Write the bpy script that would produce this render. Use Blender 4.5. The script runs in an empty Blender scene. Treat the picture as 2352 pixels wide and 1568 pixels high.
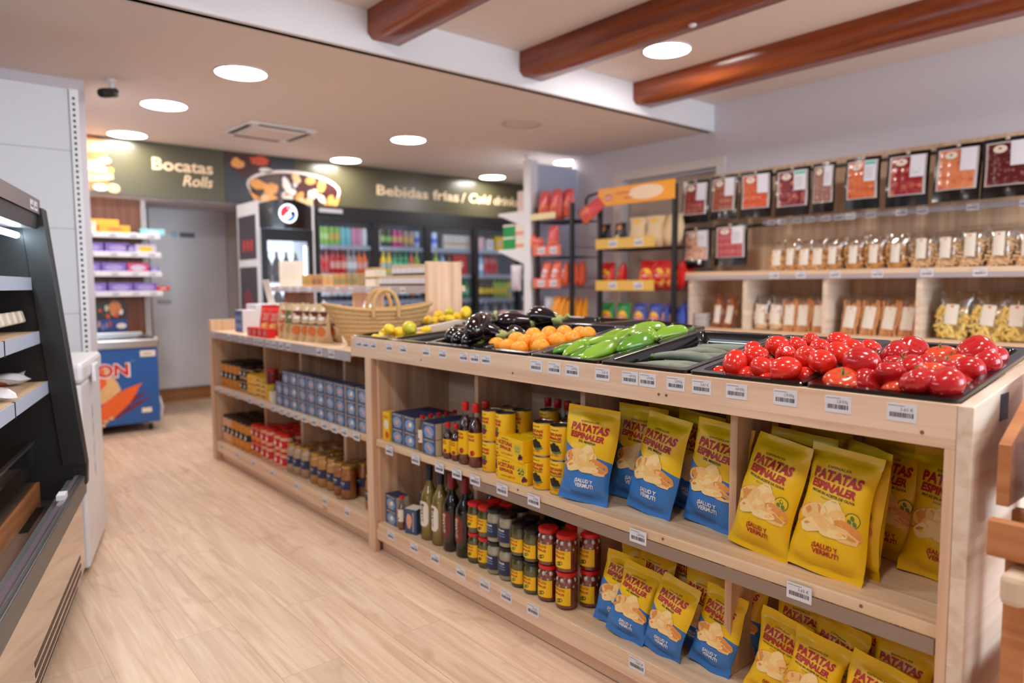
import bpy, bmesh, math, random
from mathutils import Vector, Matrix, Euler
PI = math.pi
SC = bpy.context.scene
C = SC.collection
rnd = random.Random(7)

# ------------------------------------------------------------------ camera
YAW, PITCH, ROLL = math.radians(39.97), math.radians(-4.61), math.radians(-0.29)
fw = Vector((math.sin(YAW) * math.cos(PITCH), math.cos(YAW) * math.cos(PITCH), math.sin(PITCH)))
rg = Vector((math.cos(YAW), -math.sin(YAW), 0))
up = rg.cross(fw)
r2 = math.cos(ROLL) * rg + math.sin(ROLL) * up
u2 = -math.sin(ROLL) * rg + math.cos(ROLL) * up
cam = bpy.data.cameras.new('camera'); camo = bpy.data.objects.new('camera', cam); C.objects.link(camo)
camo.matrix_world = Matrix(((r2.x, u2.x, -fw.x, 0), (r2.y, u2.y, -fw.y, 0), (r2.z, u2.z, -fw.z, 1.2), (0, 0, 0, 1)))
cam.sensor_width = 36; cam.lens = 1613 / 2352 * 36
cam.clip_start = 0.02
cam.dof.use_dof = True; cam.dof.focus_distance = 1.9; cam.dof.aperture_fstop = 1.7
SC.camera = camo

# ------------------------------------------------------------------ world, large lights, exposure
W = bpy.data.worlds.new('daylight'); SC.world = W; W.use_nodes = True
W.node_tree.nodes['Background'].inputs[0].default_value = (0.75, 0.86, 1.0, 1)
W.node_tree.nodes['Background'].inputs[1].default_value = 0.8
SC.view_settings.view_transform = 'Standard'; SC.view_settings.look = 'None'
SC.view_settings.gamma = 1; SC.view_settings.exposure = 1.0; SC.view_settings.use_curve_mapping = False
SC.cycles.max_bounces = 8; SC.cycles.diffuse_bounces = 5; SC.cycles.glossy_bounces = 3
SC.cycles.transmission_bounces = 4; SC.cycles.transparent_max_bounces = 12
SC.cycles.caustics_reflective = False; SC.cycles.caustics_refractive = False
SC.cycles.sample_clamp_indirect = 6

def area(name, loc, rot, sx, sy, power, col):
    l = bpy.data.lights.new(name, 'AREA'); l.shape = 'RECTANGLE'; l.size = sx; l.size_y = sy; l.energy = power; l.color = col
    o = bpy.data.objects.new(name, l); C.objects.link(o); o.location = loc; o.rotation_euler = rot
    return o
# daylight outside the glazed shopfront behind the camera
area('daylight_shopfront', (3.3, -3.4, 1.45), (math.radians(90), 0, 0), 3.4, 2.2, 130, (0.76, 0.88, 1.0))
LAMP_E, LAMP_C = 37.0, (1.0, 0.945, 0.89)

# ------------------------------------------------------------------ helpers
def lin(r, g, b):
    f = lambda c: (c / 255) / 12.92 if c <= 10 else (((c / 255) + 0.055) / 1.055) ** 2.4
    return (f(r), f(g), f(b), 1)
MATS = {}
def mat(name, rgb, rough=0.5, metal=0.0, coat=0.0, emit=0.0, var=0.06, scale=8.0, bump=0.0, spec=0.5):
    """plain surface with a little procedural tone variation"""
    if name in MATS: return MATS[name]
    m = bpy.data.materials.new(name); m.use_nodes = True; nt = m.node_tree; b = nt.nodes['Principled BSDF']
    c = lin(*rgb)
    b.inputs['Base Color'].default_value = c; b.inputs['Roughness'].default_value = rough
    b.inputs['Metallic'].default_value = metal; b.inputs['Coat Weight'].default_value = coat
    b.inputs['Specular IOR Level'].default_value = spec
    if emit: b.inputs['Emission Color'].default_value = c; b.inputs['Emission Strength'].default_value = emit
    if var or bump:
        tc = nt.nodes.new('ShaderNodeTexCoord'); no = nt.nodes.new('ShaderNodeTexNoise')
        no.inputs['Scale'].default_value = scale; no.inputs['Detail'].default_value = 3
        nt.links.new(tc.outputs['Object'], no.inputs['Vector'])
        if var:
            mx = nt.nodes.new('ShaderNodeMix'); mx.data_type = 'RGBA'
            mx.inputs['A'].default_value = [min(1, x * (1 - var)) for x in c[:3]] + [1]
            mx.inputs['B'].default_value = [min(1, x * (1 + var)) for x in c[:3]] + [1]
            nt.links.new(no.outputs['Fac'], mx.inputs['Factor']); nt.links.new(mx.outputs['Result'], b.inputs['Base Color'])
        if bump:
            bp = nt.nodes.new('ShaderNodeBump'); bp.inputs['Strength'].default_value = bump; bp.inputs['Distance'].default_value = 0.003
            nt.links.new(no.outputs['Fac'], bp.inputs['Height']); nt.links.new(bp.outputs['Normal'], b.inputs['Normal'])
    MATS[name] = m
    return m
def clear(name, tint=(255, 255, 255), rough=0.05, amount=0.12):
    """thin clear film / glass: transparent with a glossy skin"""
    if name in MATS: return MATS[name]
    m = bpy.data.materials.new(name); m.use_nodes = True; nt = m.node_tree; nt.nodes.clear()
    o = nt.nodes.new('ShaderNodeOutputMaterial'); t = nt.nodes.new('ShaderNodeBsdfTransparent'); t.inputs[0].default_value = lin(*tint)
    g = nt.nodes.new('ShaderNodeBsdfGlossy'); g.inputs['Roughness'].default_value = rough
    lw = nt.nodes.new('ShaderNodeLayerWeight'); lw.inputs[0].default_value = 0.25
    ma = nt.nodes.new('ShaderNodeMath'); ma.operation = 'MULTIPLY_ADD'; ma.inputs[1].default_value = 0.7; ma.inputs[2].default_value = amount
    mx = nt.nodes.new('ShaderNodeMixShader')
    nt.links.new(lw.outputs['Fresnel'], ma.inputs[0]); nt.links.new(ma.outputs[0], mx.inputs[0])
    nt.links.new(t.outputs[0], mx.inputs[1]); nt.links.new(g.outputs[0], mx.inputs[2]); nt.links.new(mx.outputs[0], o.inputs[0])
    MATS[name] = m
    return m
def wood(name, light, dark, grain, across, rough=0.45, stave=0.09, gs=26.0, knots=True):
    """edge-glued softwood: staves across one axis, grain along another (object space)"""
    if name in MATS: return MATS[name]
    m = bpy.data.materials.new(name); m.use_nodes = True; nt = m.node_tree; b = nt.nodes['Principled BSDF']; N = nt.nodes.new; L = nt.links.new
    b.inputs['Roughness'].default_value = rough
    tc = N('ShaderNodeTexCoord'); sp = N('ShaderNodeSeparateXYZ'); L(tc.outputs['Object'], sp.inputs[0])
    dv = N('ShaderNodeMath'); dv.operation = 'DIVIDE'; dv.inputs[1].default_value = stave; L(sp.outputs[across], dv.inputs[0])
    fl = N('ShaderNodeMath'); fl.operation = 'FLOOR'; L(dv.outputs[0], fl.inputs[0])
    wn = N('ShaderNodeTexWhiteNoise'); wn.noise_dimensions = '1D'; L(fl.outputs[0], wn.inputs['W'])
    mp = N('ShaderNodeMapping'); s = [gs, gs, gs]; s['XYZ'.index(grain)] = 1.1; mp.inputs['Scale'].default_value = s
    L(tc.outputs['Object'], mp.inputs['Vector'])
    ad = N('ShaderNodeVectorMath'); ad.operation = 'ADD'; L(mp.outputs[0], ad.inputs[0])
    sc = N('ShaderNodeMath'); sc.operation = 'MULTIPLY'; sc.inputs[1].default_value = 37.0; L(wn.outputs['Value'], sc.inputs[0]); L(sc.outputs[0], ad.inputs[1])
    no = N('ShaderNodeTexNoise'); no.inputs['Scale'].default_value = 1.0; no.inputs['Detail'].default_value = 4; no.inputs['Distortion'].default_value = 0.7
    L(ad.outputs[0], no.inputs['Vector'])
    cr = N('ShaderNodeValToRGB'); cr.color_ramp.elements[0].position = 0.30; cr.color_ramp.elements[1].position = 0.62
    cr.color_ramp.elements[0].color = lin(*dark); cr.color_ramp.elements[1].color = lin(*light); L(no.outputs['Fac'], cr.inputs[0])
    hs = N('ShaderNodeHueSaturation'); L(cr.outputs[0], hs.inputs['Color'])
    mr = N('ShaderNodeMapRange'); mr.inputs['To Min'].default_value = 0.91; mr.inputs['To Max'].default_value = 1.06; L(wn.outputs['Value'], mr.inputs[0]); L(mr.outputs[0], hs.inputs['Value'])
    last = hs.outputs[0]
    if knots:
        mk = N('ShaderNodeMapping'); ks = [9.0, 9.0, 9.0]; ks['XYZ'.index(grain)] = 3.0; mk.inputs['Scale'].default_value = ks; L(tc.outputs['Object'], mk.inputs['Vector'])
        vo = N('ShaderNodeTexVoronoi'); vo.inputs['Scale'].default_value = 0.62; L(mk.outputs[0], vo.inputs['Vector'])
        kr = N('ShaderNodeMapRange'); kr.inputs['From Min'].default_value = 0.04; kr.inputs['From Max'].default_value = 0.085; kr.inputs['To Min'].default_value = 0.75; kr.inputs['To Max'].default_value = 0; L(vo.outputs['Distance'], kr.inputs[0])
        km = N('ShaderNodeMix'); km.data_type = 'RGBA'; km.inputs['B'].default_value = lin(150, 92, 52); L(kr.outputs[0], km.inputs['Factor']); L(last, km.inputs['A']); last = km.outputs['Result']
    L(last, b.inputs['Base Color'])
    MATS[name] = m
    return m

class MB:
    """collects geometry for ONE mesh object"""
    def __init__(s): s.v = []; s.f = []; s.m = []; s.mats = []; s.uv = None
    def slot(s, m):
        if m not in s.mats: s.mats.append(m)
        return s.mats.index(m)
    def add(s, vs, fs, m, M=None):
        k = len(s.v); i = s.slot(m)
        s.v += [tuple(M @ Vector(p)) if M else tuple(p) for p in vs]
        for f in fs: s.f.append([k + j for j in f]); s.m.append(i)
        return s
    def box(s, a, b, m, M=None):
        x0, y0, z0 = a; x1, y1, z1 = b
        return s.add([(x0, y0, z0), (x1, y0, z0), (x1, y1, z0), (x0, y1, z0), (x0, y0, z1), (x1, y0, z1), (x1, y1, z1), (x0, y1, z1)],
                     [(0, 3, 2, 1), (4, 5, 6, 7), (0, 1, 5, 4), (1, 2, 6, 5), (2, 3, 7, 6), (3, 0, 4, 7)], m, M)
    def lathe(s, prof, m, n=20, c=(0, 0, 0), M=None, cap=True):
        vs = []; fs = []
        for r, z in prof:
            for i in range(n):
                a = 2 * PI * i / n; vs.append((c[0] + r * math.cos(a), c[1] + r * math.sin(a), c[2] + z))
        for j in range(len(prof) - 1):
            for i in range(n): fs.append((j * n + i, j * n + (i + 1) % n, (j + 1) * n + (i + 1) % n, (j + 1) * n + i))
        if cap:
            if prof[0][0] > 1e-5: fs.append(tuple(range(n - 1, -1, -1)))
            if prof[-1][0] > 1e-5: k = (len(prof) - 1) * n; fs.append(tuple(range(k, k + n)))
        return s.add(vs, fs, m, M)
    def tube(s, pts, r, m, n=8, M=None, closed=False):
        pts = [Vector(p) for p in pts]; N = len(pts); vs = []; fs = []; ref = None
        for i, p in enumerate(pts):
            t = (pts[(i + 1) % N] - pts[i - 1]) if closed else (pts[min(i + 1, N - 1)] - pts[max(i - 1, 0)])
            t.normalize()
            if ref is None: ref = Vector((0, 0, 1)) if abs(t.z) < 0.9 else Vector((1, 0, 0))
            a = t.cross(ref); a.normalize(); b = t.cross(a); ref = -b if b.dot(ref) < 0 else b
            rr = r[i] if isinstance(r, (list, tuple)) else r
            for k in range(n):
                w = 2 * PI * k / n; vs.append(p + (a * math.cos(w) + b * math.sin(w)) * rr)
        for i in range(N if closed else N - 1):
            for k in range(n): fs.append((i * n + k, i * n + (k + 1) % n, ((i + 1) % N) * n + (k + 1) % n, ((i + 1) % N) * n + k))
        if not closed: fs += [tuple(range(n - 1, -1, -1)), tuple(range((N - 1) * n, N * n))]
        return s.add(vs, fs, m, M)
    def grid(s, fn, nu, nv, m, M=None, uv=False):
        """fn(u,v) -> point, u,v in 0..1"""
        vs = []; fs = []
        if uv and s.uv is None: s.uv = {}
        k = len(s.v)
        for j in range(nv + 1):
            for i in range(nu + 1):
                if uv: s.uv[k + len(vs)] = (i / nu, j / nv)
                vs.append(fn(i / nu, j / nv))
        for j in range(nv):
            for i in range(nu): a = j * (nu + 1) + i; fs.append((a, a + 1, a + nu + 2, a + nu + 1))
        return s.add(vs, fs, m, M)
    def ell(s, c, r, m, n=14, k=9, M=None, fn=None):
        vs = []; fs = []
        for j in range(1, k):
            t = PI * j / k
            for i in range(n):
                a = 2 * PI * i / n; d = Vector((math.sin(t) * math.cos(a), math.sin(t) * math.sin(a), -math.cos(t)))
                q = fn(d) if fn else 1.0
                vs.append((c[0] + r[0] * d.x * q, c[1] + r[1] * d.y * q, c[2] + r[2] * d.z * q))
        b0 = len(vs); vs += [(c[0], c[1], c[2] - r[2] * (fn(Vector((0, 0, -1))) if fn else 1)), (c[0], c[1], c[2] + r[2] * (fn(Vector((0, 0, 1))) if fn else 1))]
        for j in range(k - 2):
            for i in range(n): fs.append((j * n + i, j * n + (i + 1) % n, (j + 1) * n + (i + 1) % n, (j + 1) * n + i))
        for i in range(n): fs.append((b0, (i + 1) % n, i)); fs.append((b0 + 1, (k - 2) * n + i, (k - 2) * n + (i + 1) % n))
        return s.add(vs, fs, m, M)
    def build(s, name, parent=None, smooth=40, bevel=0.0, loc=None):
        me = bpy.data.meshes.new(name); me.from_pydata(s.v, [], s.f)
        for m in s.mats: me.materials.append(m)
        me.polygons.foreach_set('material_index', s.m)
        if s.uv:
            ul = me.uv_layers.new(name='UVMap')
            for l in me.loops: ul.data[l.index].uv = s.uv.get(l.vertex_index, (0, 0))
        if smooth:
            me.polygons.foreach_set('use_smooth', [True] * len(me.polygons))
            me.set_sharp_from_angle(angle=math.radians(smooth))
        me.update()
        o = bpy.data.objects.new(name, me); C.objects.link(o)
        if parent: o.parent = parent
        if loc: o.location = loc
        if bevel:
            bv = o.modifiers.new('edge', 'BEVEL'); bv.width = bevel; bv.segments = 2; bv.limit_method = 'ANGLE'
        return o

def tag(o, label=None, cat=None, group=None, kind=None):
    if label: o['label'] = label
    if cat: o['category'] = cat
    if group: o['group'] = group
    if kind: o['kind'] = kind
    return o
def thing(name, label, cat, loc=(0, 0, 0), rz=0.0, group=None):
    o = bpy.data.objects.new(name, None); C.objects.link(o); o.empty_display_size = 0.05
    o.location = loc; o.rotation_euler = (0, 0, rz)
    return tag(o, label, cat, group)
def struct(name, mb, **k):
    o = mb.build(name, **k); o['kind'] = 'structure'
    return o
def dup(root, loc, rot=None, label=None, group=None, scale=None):
    """copy of a thing with copies of its parts and sub-parts (mesh data shared)"""
    r = root.copy(); C.objects.link(r); r.location = loc
    if rot is not None: r.rotation_euler = rot
    if scale: r.scale = scale
    if label: r['label'] = label
    if group: r['group'] = group
    for ch in list(root.children):
        c = ch.copy(); C.objects.link(c); c.parent = r
        for g in list(ch.children):
            d = g.copy(); C.objects.link(d); d.parent = c
    return r
class Proto:
    """the first placing moves the prototype itself, later ones copy it"""
    def __init__(s, root): s.root = root; s.used = False
    def put(s, loc, rot=(0, 0, 0), label=None, group=None, scale=None):
        if s.used: return dup(s.root, loc, rot, label, group, scale)
        s.used = True; r = s.root; r.location = loc; r.rotation_euler = rot
        if scale: r.scale = scale
        tag(r, label, None, group)
        return r
def parent_keep(o, p): o.parent = p; return o
ORD = 'first second third fourth fifth sixth seventh eighth ninth tenth eleventh twelfth thirteenth fourteenth fifteenth sixteenth seventeenth eighteenth nineteenth twentieth'.split() + ['twenty-' + x for x in 'first second third fourth fifth sixth seventh eighth ninth'.split()] + ['thirtieth'] + ['thirty-' + x for x in 'first second third fourth fifth sixth'.split()]

# ------------------------------------------------------------------ lettering
_TX = {}
def text_geo(s, bold=0.0, shear=0.0, space=1.0):
    key = (s, bold, shear, space)
    if key in _TX: return _TX[key]
    cu = bpy.data.curves.new('lettering', 'FONT'); cu.body = s; cu.size = 1.0; cu.offset = bold; cu.shear = shear; cu.space_character = space
    cu.resolution_u = 3; cu.align_x = 'CENTER'; cu.fill_mode = 'FRONT'
    o = bpy.data.objects.new('lettering', cu); C.objects.link(o)
    dg = bpy.context.evaluated_depsgraph_get(); dg.update()
    me = bpy.data.meshes.new_from_object(o.evaluated_get(dg))
    vs = [(v.co.x, v.co.y) for v in me.vertices]; fs = [tuple(p.vertices) for p in me.polygons]
    bpy.data.objects.remove(o); bpy.data.curves.remove(cu); bpy.data.meshes.remove(me)
    _TX[key] = (vs, fs)
    return _TX[key]
class Print:
    """draws flat artwork through a mapping (x, y, layer) -> point"""
    def __init__(s, mb, fn): s.mb = mb; s.fn = fn
    def text(s, t, x, y, size, m, bold=0.0, shear=0.0, width=None, lay=1, rot=0.0, space=1.0):
        vs, fs = text_geo(t, bold, shear, space)
        xs = [p[0] for p in vs] or [0, 1]
        kx = size if width is None else width / max(1e-6, max(xs) - min(xs))
        mid = (max(xs) + min(xs)) / 2; c, sn = math.cos(rot), math.sin(rot)
        pts = []
        for px, py in vs:
            a, b = (px - mid) * kx, py * size
            pts.append(s.fn(x + a * c - b * sn, y + a * sn + b * c, lay))
        s.mb.add(pts, fs, m)
    def shape(s, pts, m, lay=1):
        n = len(pts); cx = sum(p[0] for p in pts) / n; cy = sum(p[1] for p in pts) / n
        s.mb.add([s.fn(cx, cy, lay)] + [s.fn(x, y, lay) for x, y in pts], [(0, i + 1, (i + 1) % n + 1) for i in range(n)], m)
    def rect(s, x0, y0, x1, y1, m, lay=1, n=1):
        for i in range(n):
            a, b = x0 + (x1 - x0) * i / n, x0 + (x1 - x0) * (i + 1) / n
            s.mb.add([s.fn(a, y0, lay), s.fn(b, y0, lay), s.fn(b, y1, lay), s.fn(a, y1, lay)], [(0, 1, 2, 3)], m)
    def oval(s, x, y, rx, ry, m, lay=1, n=16, rot=0.0, wob=0.0, seed=0):
        q = random.Random(seed); c, sn = math.cos(rot), math.sin(rot); P = []
        for i in range(n):
            a = 2 * PI * i / n; k = 1 + wob * q.uniform(-1, 1)
            P.append((x + rx * k * math.cos(a) * c - ry * k * math.sin(a) * sn, y + rx * k * math.cos(a) * sn + ry * k * math.sin(a) * c))
        s.shape(P, m, lay)
def on_y(y0, eps=0.0006): return lambda x, y, l: (x, y0 - eps * l, y)          # flat artwork facing -y
def on_cyl(r, z0=0.0, a0=0.0, eps=0.0003): return lambda x, y, l: ((r + eps * l) * math.sin(x / r + a0), -(r + eps * l) * math.cos(x / r + a0), z0 + y)
# ------------------------------------------------------------------ materials used all over
PINE_Y = wood('pine_grain_y', (236, 208, 182), (216, 178, 148), 'Y', 'Z')
PINE_YX = wood('pine_shelf', (236, 211, 180), (216, 178, 138), 'Y', 'X')
PINE_Z = wood('pine_grain_z', (230, 196, 166), (204, 160, 126), 'Z', 'X', knots=False)
PINE_ZY = wood('pine_panel_z', (226, 194, 162), (203, 160, 124), 'Z', 'Y', knots=False)
PINE_X = wood('pine_grain_x', (232, 214, 196), (214, 188, 164), 'X', 'Z', knots=False)
BROWNP = wood('walnut_panel', (150, 96, 66), (120, 70, 46), 'Z', 'X', knots=False, stave=0.2)
STANDW = wood('warm_beech', (196, 132, 84), (170, 104, 60), 'Y', 'Z', knots=False)
BEAMW = wood('varnished_beam', (150, 74, 34), (112, 46, 18), 'Y', 'Z', rough=0.2, knots=False, stave=0.5, gs=14)
WHITE_P = mat('white_paint', (226, 219, 216), 0.7, var=0.02)
CEIL_P = mat('ceiling_paint', (222, 210, 204), 0.8, var=0.02, scale=2)
WALL_P = mat('wall_paint', (216, 212, 220), 0.75, var=0.02, scale=3)
BLACKPL = mat('black_gloss_plastic', (13, 13, 15), 0.16, coat=0.3)
BLACKM = mat('black_painted_metal', (20, 20, 23), 0.38)
BLACKS = mat('black_matte', (16, 15, 16), 0.6)
WHITEM = mat('white_enamel', (224, 225, 230), 0.35)
STEEL = mat('brushed_steel', (196, 198, 202), 0.28, metal=1.0)
CHROME = mat('chrome', (225, 226, 230), 0.12, metal=1.0)
MIRROR = mat('polished_kick_steel', (206, 196, 188), 0.06, metal=1.0, var=0.02)
PAPER = mat('paper_label', (222, 222, 232), 0.7, var=0.02)
PAPERC = mat('cream_paper', (232, 224, 210), 0.7, var=0.03)
INK = mat('ink_grey', (92, 92, 100), 0.7, var=0)
INKB = mat('ink_black', (28, 26, 28), 0.6, var=0)
STRIP = mat('label_strip_grey', (176, 166, 172), 0.35, var=0.03)
STRIPB = mat('label_strip_blue', (190, 206, 232), 0.3, var=0.03)
GLASS = clear('clear_glass', (250, 252, 252), 0.03, 0.06)
FILM = clear('clear_film', (252, 250, 246), 0.14, 0.16)
YEL = mat('pack_yellow', (246, 196, 16), 0.42, var=0.05)
YELB = mat('bag_yellow', (238, 192, 10), 0.36, var=0.06, scale=14)
REDP = mat('print_red', (176, 26, 40), 0.45, var=0)
REDL = mat('lid_red', (206, 26, 30), 0.35)
NAVY = mat('label_navy', (30, 40, 78), 0.45)
BLKL = mat('lid_black', (18, 18, 20), 0.35)
GOLDL = mat('lid_gold', (196, 160, 92), 0.3, metal=0.7)
CHIP1 = mat('chip_golden', (244, 196, 122), 0.5, var=0.12, scale=60)
CHIP2 = mat('chip_edge', (226, 150, 72), 0.5, var=0.1, scale=60)
CHIP3 = mat('chip_pale', (250, 214, 150), 0.5, var=0.1, scale=60)
WHT = mat('print_white', (240, 238, 236), 0.5, var=0)
TEAL = mat('print_teal', (60, 190, 170), 0.5, var=0)
TIN = mat('tin_metal', (190, 184, 176), 0.25, metal=1.0)
LEAF = mat('stem_green', (96, 122, 56), 0.6, var=0.15)

# ------------------------------------------------------------------ room shell
def floor_mat():
    m = bpy.data.materials.new('oak_planks'); m.use_nodes = True; nt = m.node_tree; b = nt.nodes['Principled BSDF']; N = nt.nodes.new; L = nt.links.new
    tc = N('ShaderNodeTexCoord'); sp = N('ShaderNodeSeparateXYZ'); L(tc.outputs['Object'], sp.inputs[0])
    cb = N('ShaderNodeCombineXYZ'); L(sp.outputs['Y'], cb.inputs['X']); L(sp.outputs['X'], cb.inputs['Y'])
    br = N('ShaderNodeTexBrick'); br.inputs['Scale'].default_value = 1; br.inputs['Brick Width'].default_value = 1.25; br.inputs['Row Height'].default_value = 0.195
    br.inputs['Mortar Size'].default_value = 0.0012; br.inputs['Mortar Smooth'].default_value = 0.2; br.offset = 0.37; br.inputs['Bias'].default_value = 0
    br.inputs['Color1'].default_value = (0, 0, 0, 1); br.inputs['Color2'].default_value = (1, 1, 1, 1); br.inputs['Mortar'].default_value = (0.5, 0.5, 0.5, 1)
    L(cb.outputs[0], br.inputs['Vector'])
    mp = N('ShaderNodeMapping'); mp.inputs['Scale'].default_value = (30, 1.6, 1); L(tc.outputs['Object'], mp.inputs['Vector'])
    ad = N('ShaderNodeVectorMath'); ad.operation = 'MULTIPLY_ADD'; L(br.outputs['Color'], ad.inputs[0]); ad.inputs[1].default_value = (9, 9, 9); L(mp.outputs[0], ad.inputs[2])
    no = N('ShaderNodeTexNoise'); no.inputs['Scale'].default_value = 1; no.inputs['Detail'].default_value = 5; no.inputs['Distortion'].default_value = 1.2; L(ad.outputs[0], no.inputs['Vector'])
    cr = N('ShaderNodeValToRGB'); e = cr.color_ramp.elements; e[0].position = 0.28; e[1].position = 0.7
    e[0].color = lin(198, 164, 136); e[1].color = lin(226, 198, 172); L(no.outputs['Fac'], cr.inputs[0])
    m2 = N('ShaderNodeMapping'); m2.inputs['Scale'].default_value = (5, 2.2, 1); L(tc.outputs['Object'], m2.inputs['Vector'])
    n2 = N('ShaderNodeTexNoise'); n2.inputs['Scale'].default_value = 1.6; n2.inputs['Detail'].default_value = 4; n2.inputs['Distortion'].default_value = 1.5; L(m2.outputs[0], n2.inputs['Vector'])
    r2_ = N('ShaderNodeMapRange'); r2_.inputs['From Min'].default_value = 0.58; r2_.inputs['From Max'].default_value = 0.78; r2_.inputs['To Max'].default_value = 0.5; L(n2.outputs['Fac'], r2_.inputs[0])
    mx = N('ShaderNodeMix'); mx.data_type = 'RGBA'; mx.inputs['B'].default_value = lin(166, 128, 98); L(r2_.outputs[0], mx.inputs['Factor']); L(cr.outputs[0], mx.inputs['A'])
    hs = N('ShaderNodeHueSaturation'); mr = N('ShaderNodeMapRange'); mr.inputs['To Min'].default_value = 0.93; mr.inputs['To Max'].default_value = 1.06
    L(br.outputs['Color'], mr.inputs[0]); L(mr.outputs[0], hs.inputs['Value']); L(mx.outputs['Result'], hs.inputs['Color'])
    mo = N('ShaderNodeMix'); mo.data_type = 'RGBA'; mo.inputs['B'].default_value = lin(150, 112, 84); L(hs.outputs[0], mo.inputs['A'])
    mf = N('ShaderNodeMath'); mf.operation = 'MULTIPLY'; mf.inputs[1].default_value = 0.55; L(br.outputs['Fac'], mf.inputs[0]); L(mf.outputs[0], mo.inputs['Factor'])
    L(mo.outputs['Result'], b.inputs['Base Color']); b.inputs['Roughness'].default_value = 0.42
    return m
def slab(name, a, b, m, **k): return struct(name, MB().box(a, b, m), **k)
slab('floor', (-2.6, -3.1, -0.05), (6.7, 8.0, 0), floor_mat(), smooth=0)
slab('wall_right', (5.28, -3.0, 0), (5.43, 3.55, 2.74), WALL_P, smooth=0)
rw = MB()
rw.box((5.28, 3.55, 2.2), (5.43, 4.62, 2.74), WALL_P); rw.box((5.28, 4.62, 0), (5.43, 5.3, 2.74), WALL_P)
rw.box((5.43, 5.18, 0), (6.7, 5.3, 2.5), WALL_P)
struct('wall_right_doorway', rw, smooth=0)
d2 = slab('door_2', (5.37, 3.56, 0), (5.41, 4.61, 2.19), mat('door_beige', (186, 172, 160), 0.6), smooth=0)
tr = MB(); tr.box((5.262, 3.47, 0), (5.28, 3.55, 2.28), WHITE_P); tr.box((5.262, 4.62, 0), (5.28, 4.72, 2.28), WHITE_P); tr.box((5.262, 3.55, 2.2), (5.28, 4.62, 2.28), WHITE_P)
struct('trim_1', tr, smooth=0)
slab('wall_far_right', (6.6, 5.3, 0), (6.7, 8.0, 2.5), WALL_P, smooth=0)
slab('wall_back', (-2.6, 7.9, 0), (6.7, 8.0, 2.6), mat('back_wall_paint', (206, 196, 192), 0.6, var=0.02, scale=3), smooth=0)
lw = MB(); lw.box((-2.6, -3.1, 0), (-2.5, 8.0, 2.74), WALL_P)
struct('wall_left', lw, smooth=0)
slab('wall_inner_left', (-2.5, 5.23, 0), (0.86, 7.9, 2.5), WALL_P, smooth=0)
slab('baseboard_back', (1.7, 7.875, 0), (6.6, 7.9, 0.13), wood('oak_baseboard', (168, 116, 66), (140, 90, 48), 'X', 'Z', knots=False), smooth=0)
# shopfront behind the camera: glazed, with sill, posts and header
fr = MB(); fr.box((-2.6, -3.1, 0), (5.43, -3.0, 0.3), WALL_P); fr.box((-2.6, -3.1, 2.55), (5.43, -3.0, 2.74), WALL_P)
fr.box((-2.6, -3.1, 0.3), (0.42, -3.0, 2.55), WALL_P); fr.box((4.95, -3.1, 0.3), (5.43, -3.0, 2.55), WALL_P)
struct('wall_front', fr, smooth=0)
wf = MB()
for x in (0.42, 2.67, 4.9): wf.box((x, -3.09, 0.3), (x + 0.05, -3.02, 2.55), STEEL)
struct('window_1', wf, smooth=0)
gl = struct('window_pane', MB().box((0.47, -3.06, 0.3), (4.9, -3.05, 2.55), GLASS), smooth=0)
# ceilings: the beamed zone and the lower one behind the fascia
slab('ceiling', (-2.6, -3.1, 2.72), (5.43, 3.6, 2.8), CEIL_P, smooth=0)
slab('ceiling_lower', (-2.6, 3.62, 2.5), (6.7, 8.0, 2.6), CEIL_P, smooth=0)
slab('trim_2', (-2.6, 3.59, 2.5), (5.43, 3.66, 2.76), mat('fascia_white', (232, 231, 236), 0.7, var=0.02), smooth=0)
slab('wall_sign_bulkhead', (0.86, 7.07, 2.0), (6.6, 7.9, 2.5), WALL_P, smooth=0)
# back door panel with a small plate
d1 = MB(); d1.box((1.80, 7.872, 0.14), (2.56, 7.9, 2.1), mat('door_white', (216, 218, 226), 0.3, var=0.02)); door1 = struct('door_1', d1, smooth=0, bevel=0.003)
sg = MB(); p = Print(sg, on_y(7.871)); p.oval(2.04, 1.735, 0.035, 0.035, mat('plate_blue', (170, 200, 226), 0.4, var=0)); p.rect(2.09, 1.71, 2.24, 1.76, mat('plate_grey', (96, 104, 116), 0.4, var=0))
sg.build('door_plate', door1, smooth=0)
dh = MB(); dh.tube([(1.86, 7.87, 1.05), (1.86, 7.83, 1.05), (1.97, 7.83, 1.05)], 0.01, STEEL); dh.build('door_handle', door1)

# ------------------------------------------------------------------ beams
BL = ['short varnished beam end beside the lower ceiling corner, highest in view', 'first full wooden ceiling beam from the snack signs side, cut short by the frame top',
      'middle wooden ceiling beam running just beside the round lamp', 'wooden ceiling beam next to the wall of hanging meat packs']
for (x0, x1), lab in zip([(0.885, 1.115), (1.975, 2.205), (3.085, 3.315), (4.22, 4.455)], BL):
    mb = MB(); z0, z1 = 2.565, 2.725; c = 0.03; ya, yb = -2.98, 3.592
    pr = [(x0, z1), (x0, z0 + c), (x0 + c, z0), (x1 - c, z0), (x1, z0 + c), (x1, z1)]
    vs = [(x, ya, z) for x, z in pr] + [(x, yb, z) for x, z in pr]
    mb.add(vs, [(0, 1, 2, 3, 4, 5), (11, 10, 9, 8, 7, 6)] + [(i, 6 + i, 6 + (i + 1) % 6, (i + 1) % 6) for i in range(6)], BEAMW)
    tag(mb.build('ceiling_beam', smooth=50), lab, 'beam', 'varnished ceiling beams')
sb = MB(); sb.lathe([(0.022, 0), (0.022, -0.006), (0.012, -0.012), (0, -0.012)], WHITEM, 16, (3.2, 2.32, 2.565))
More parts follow.
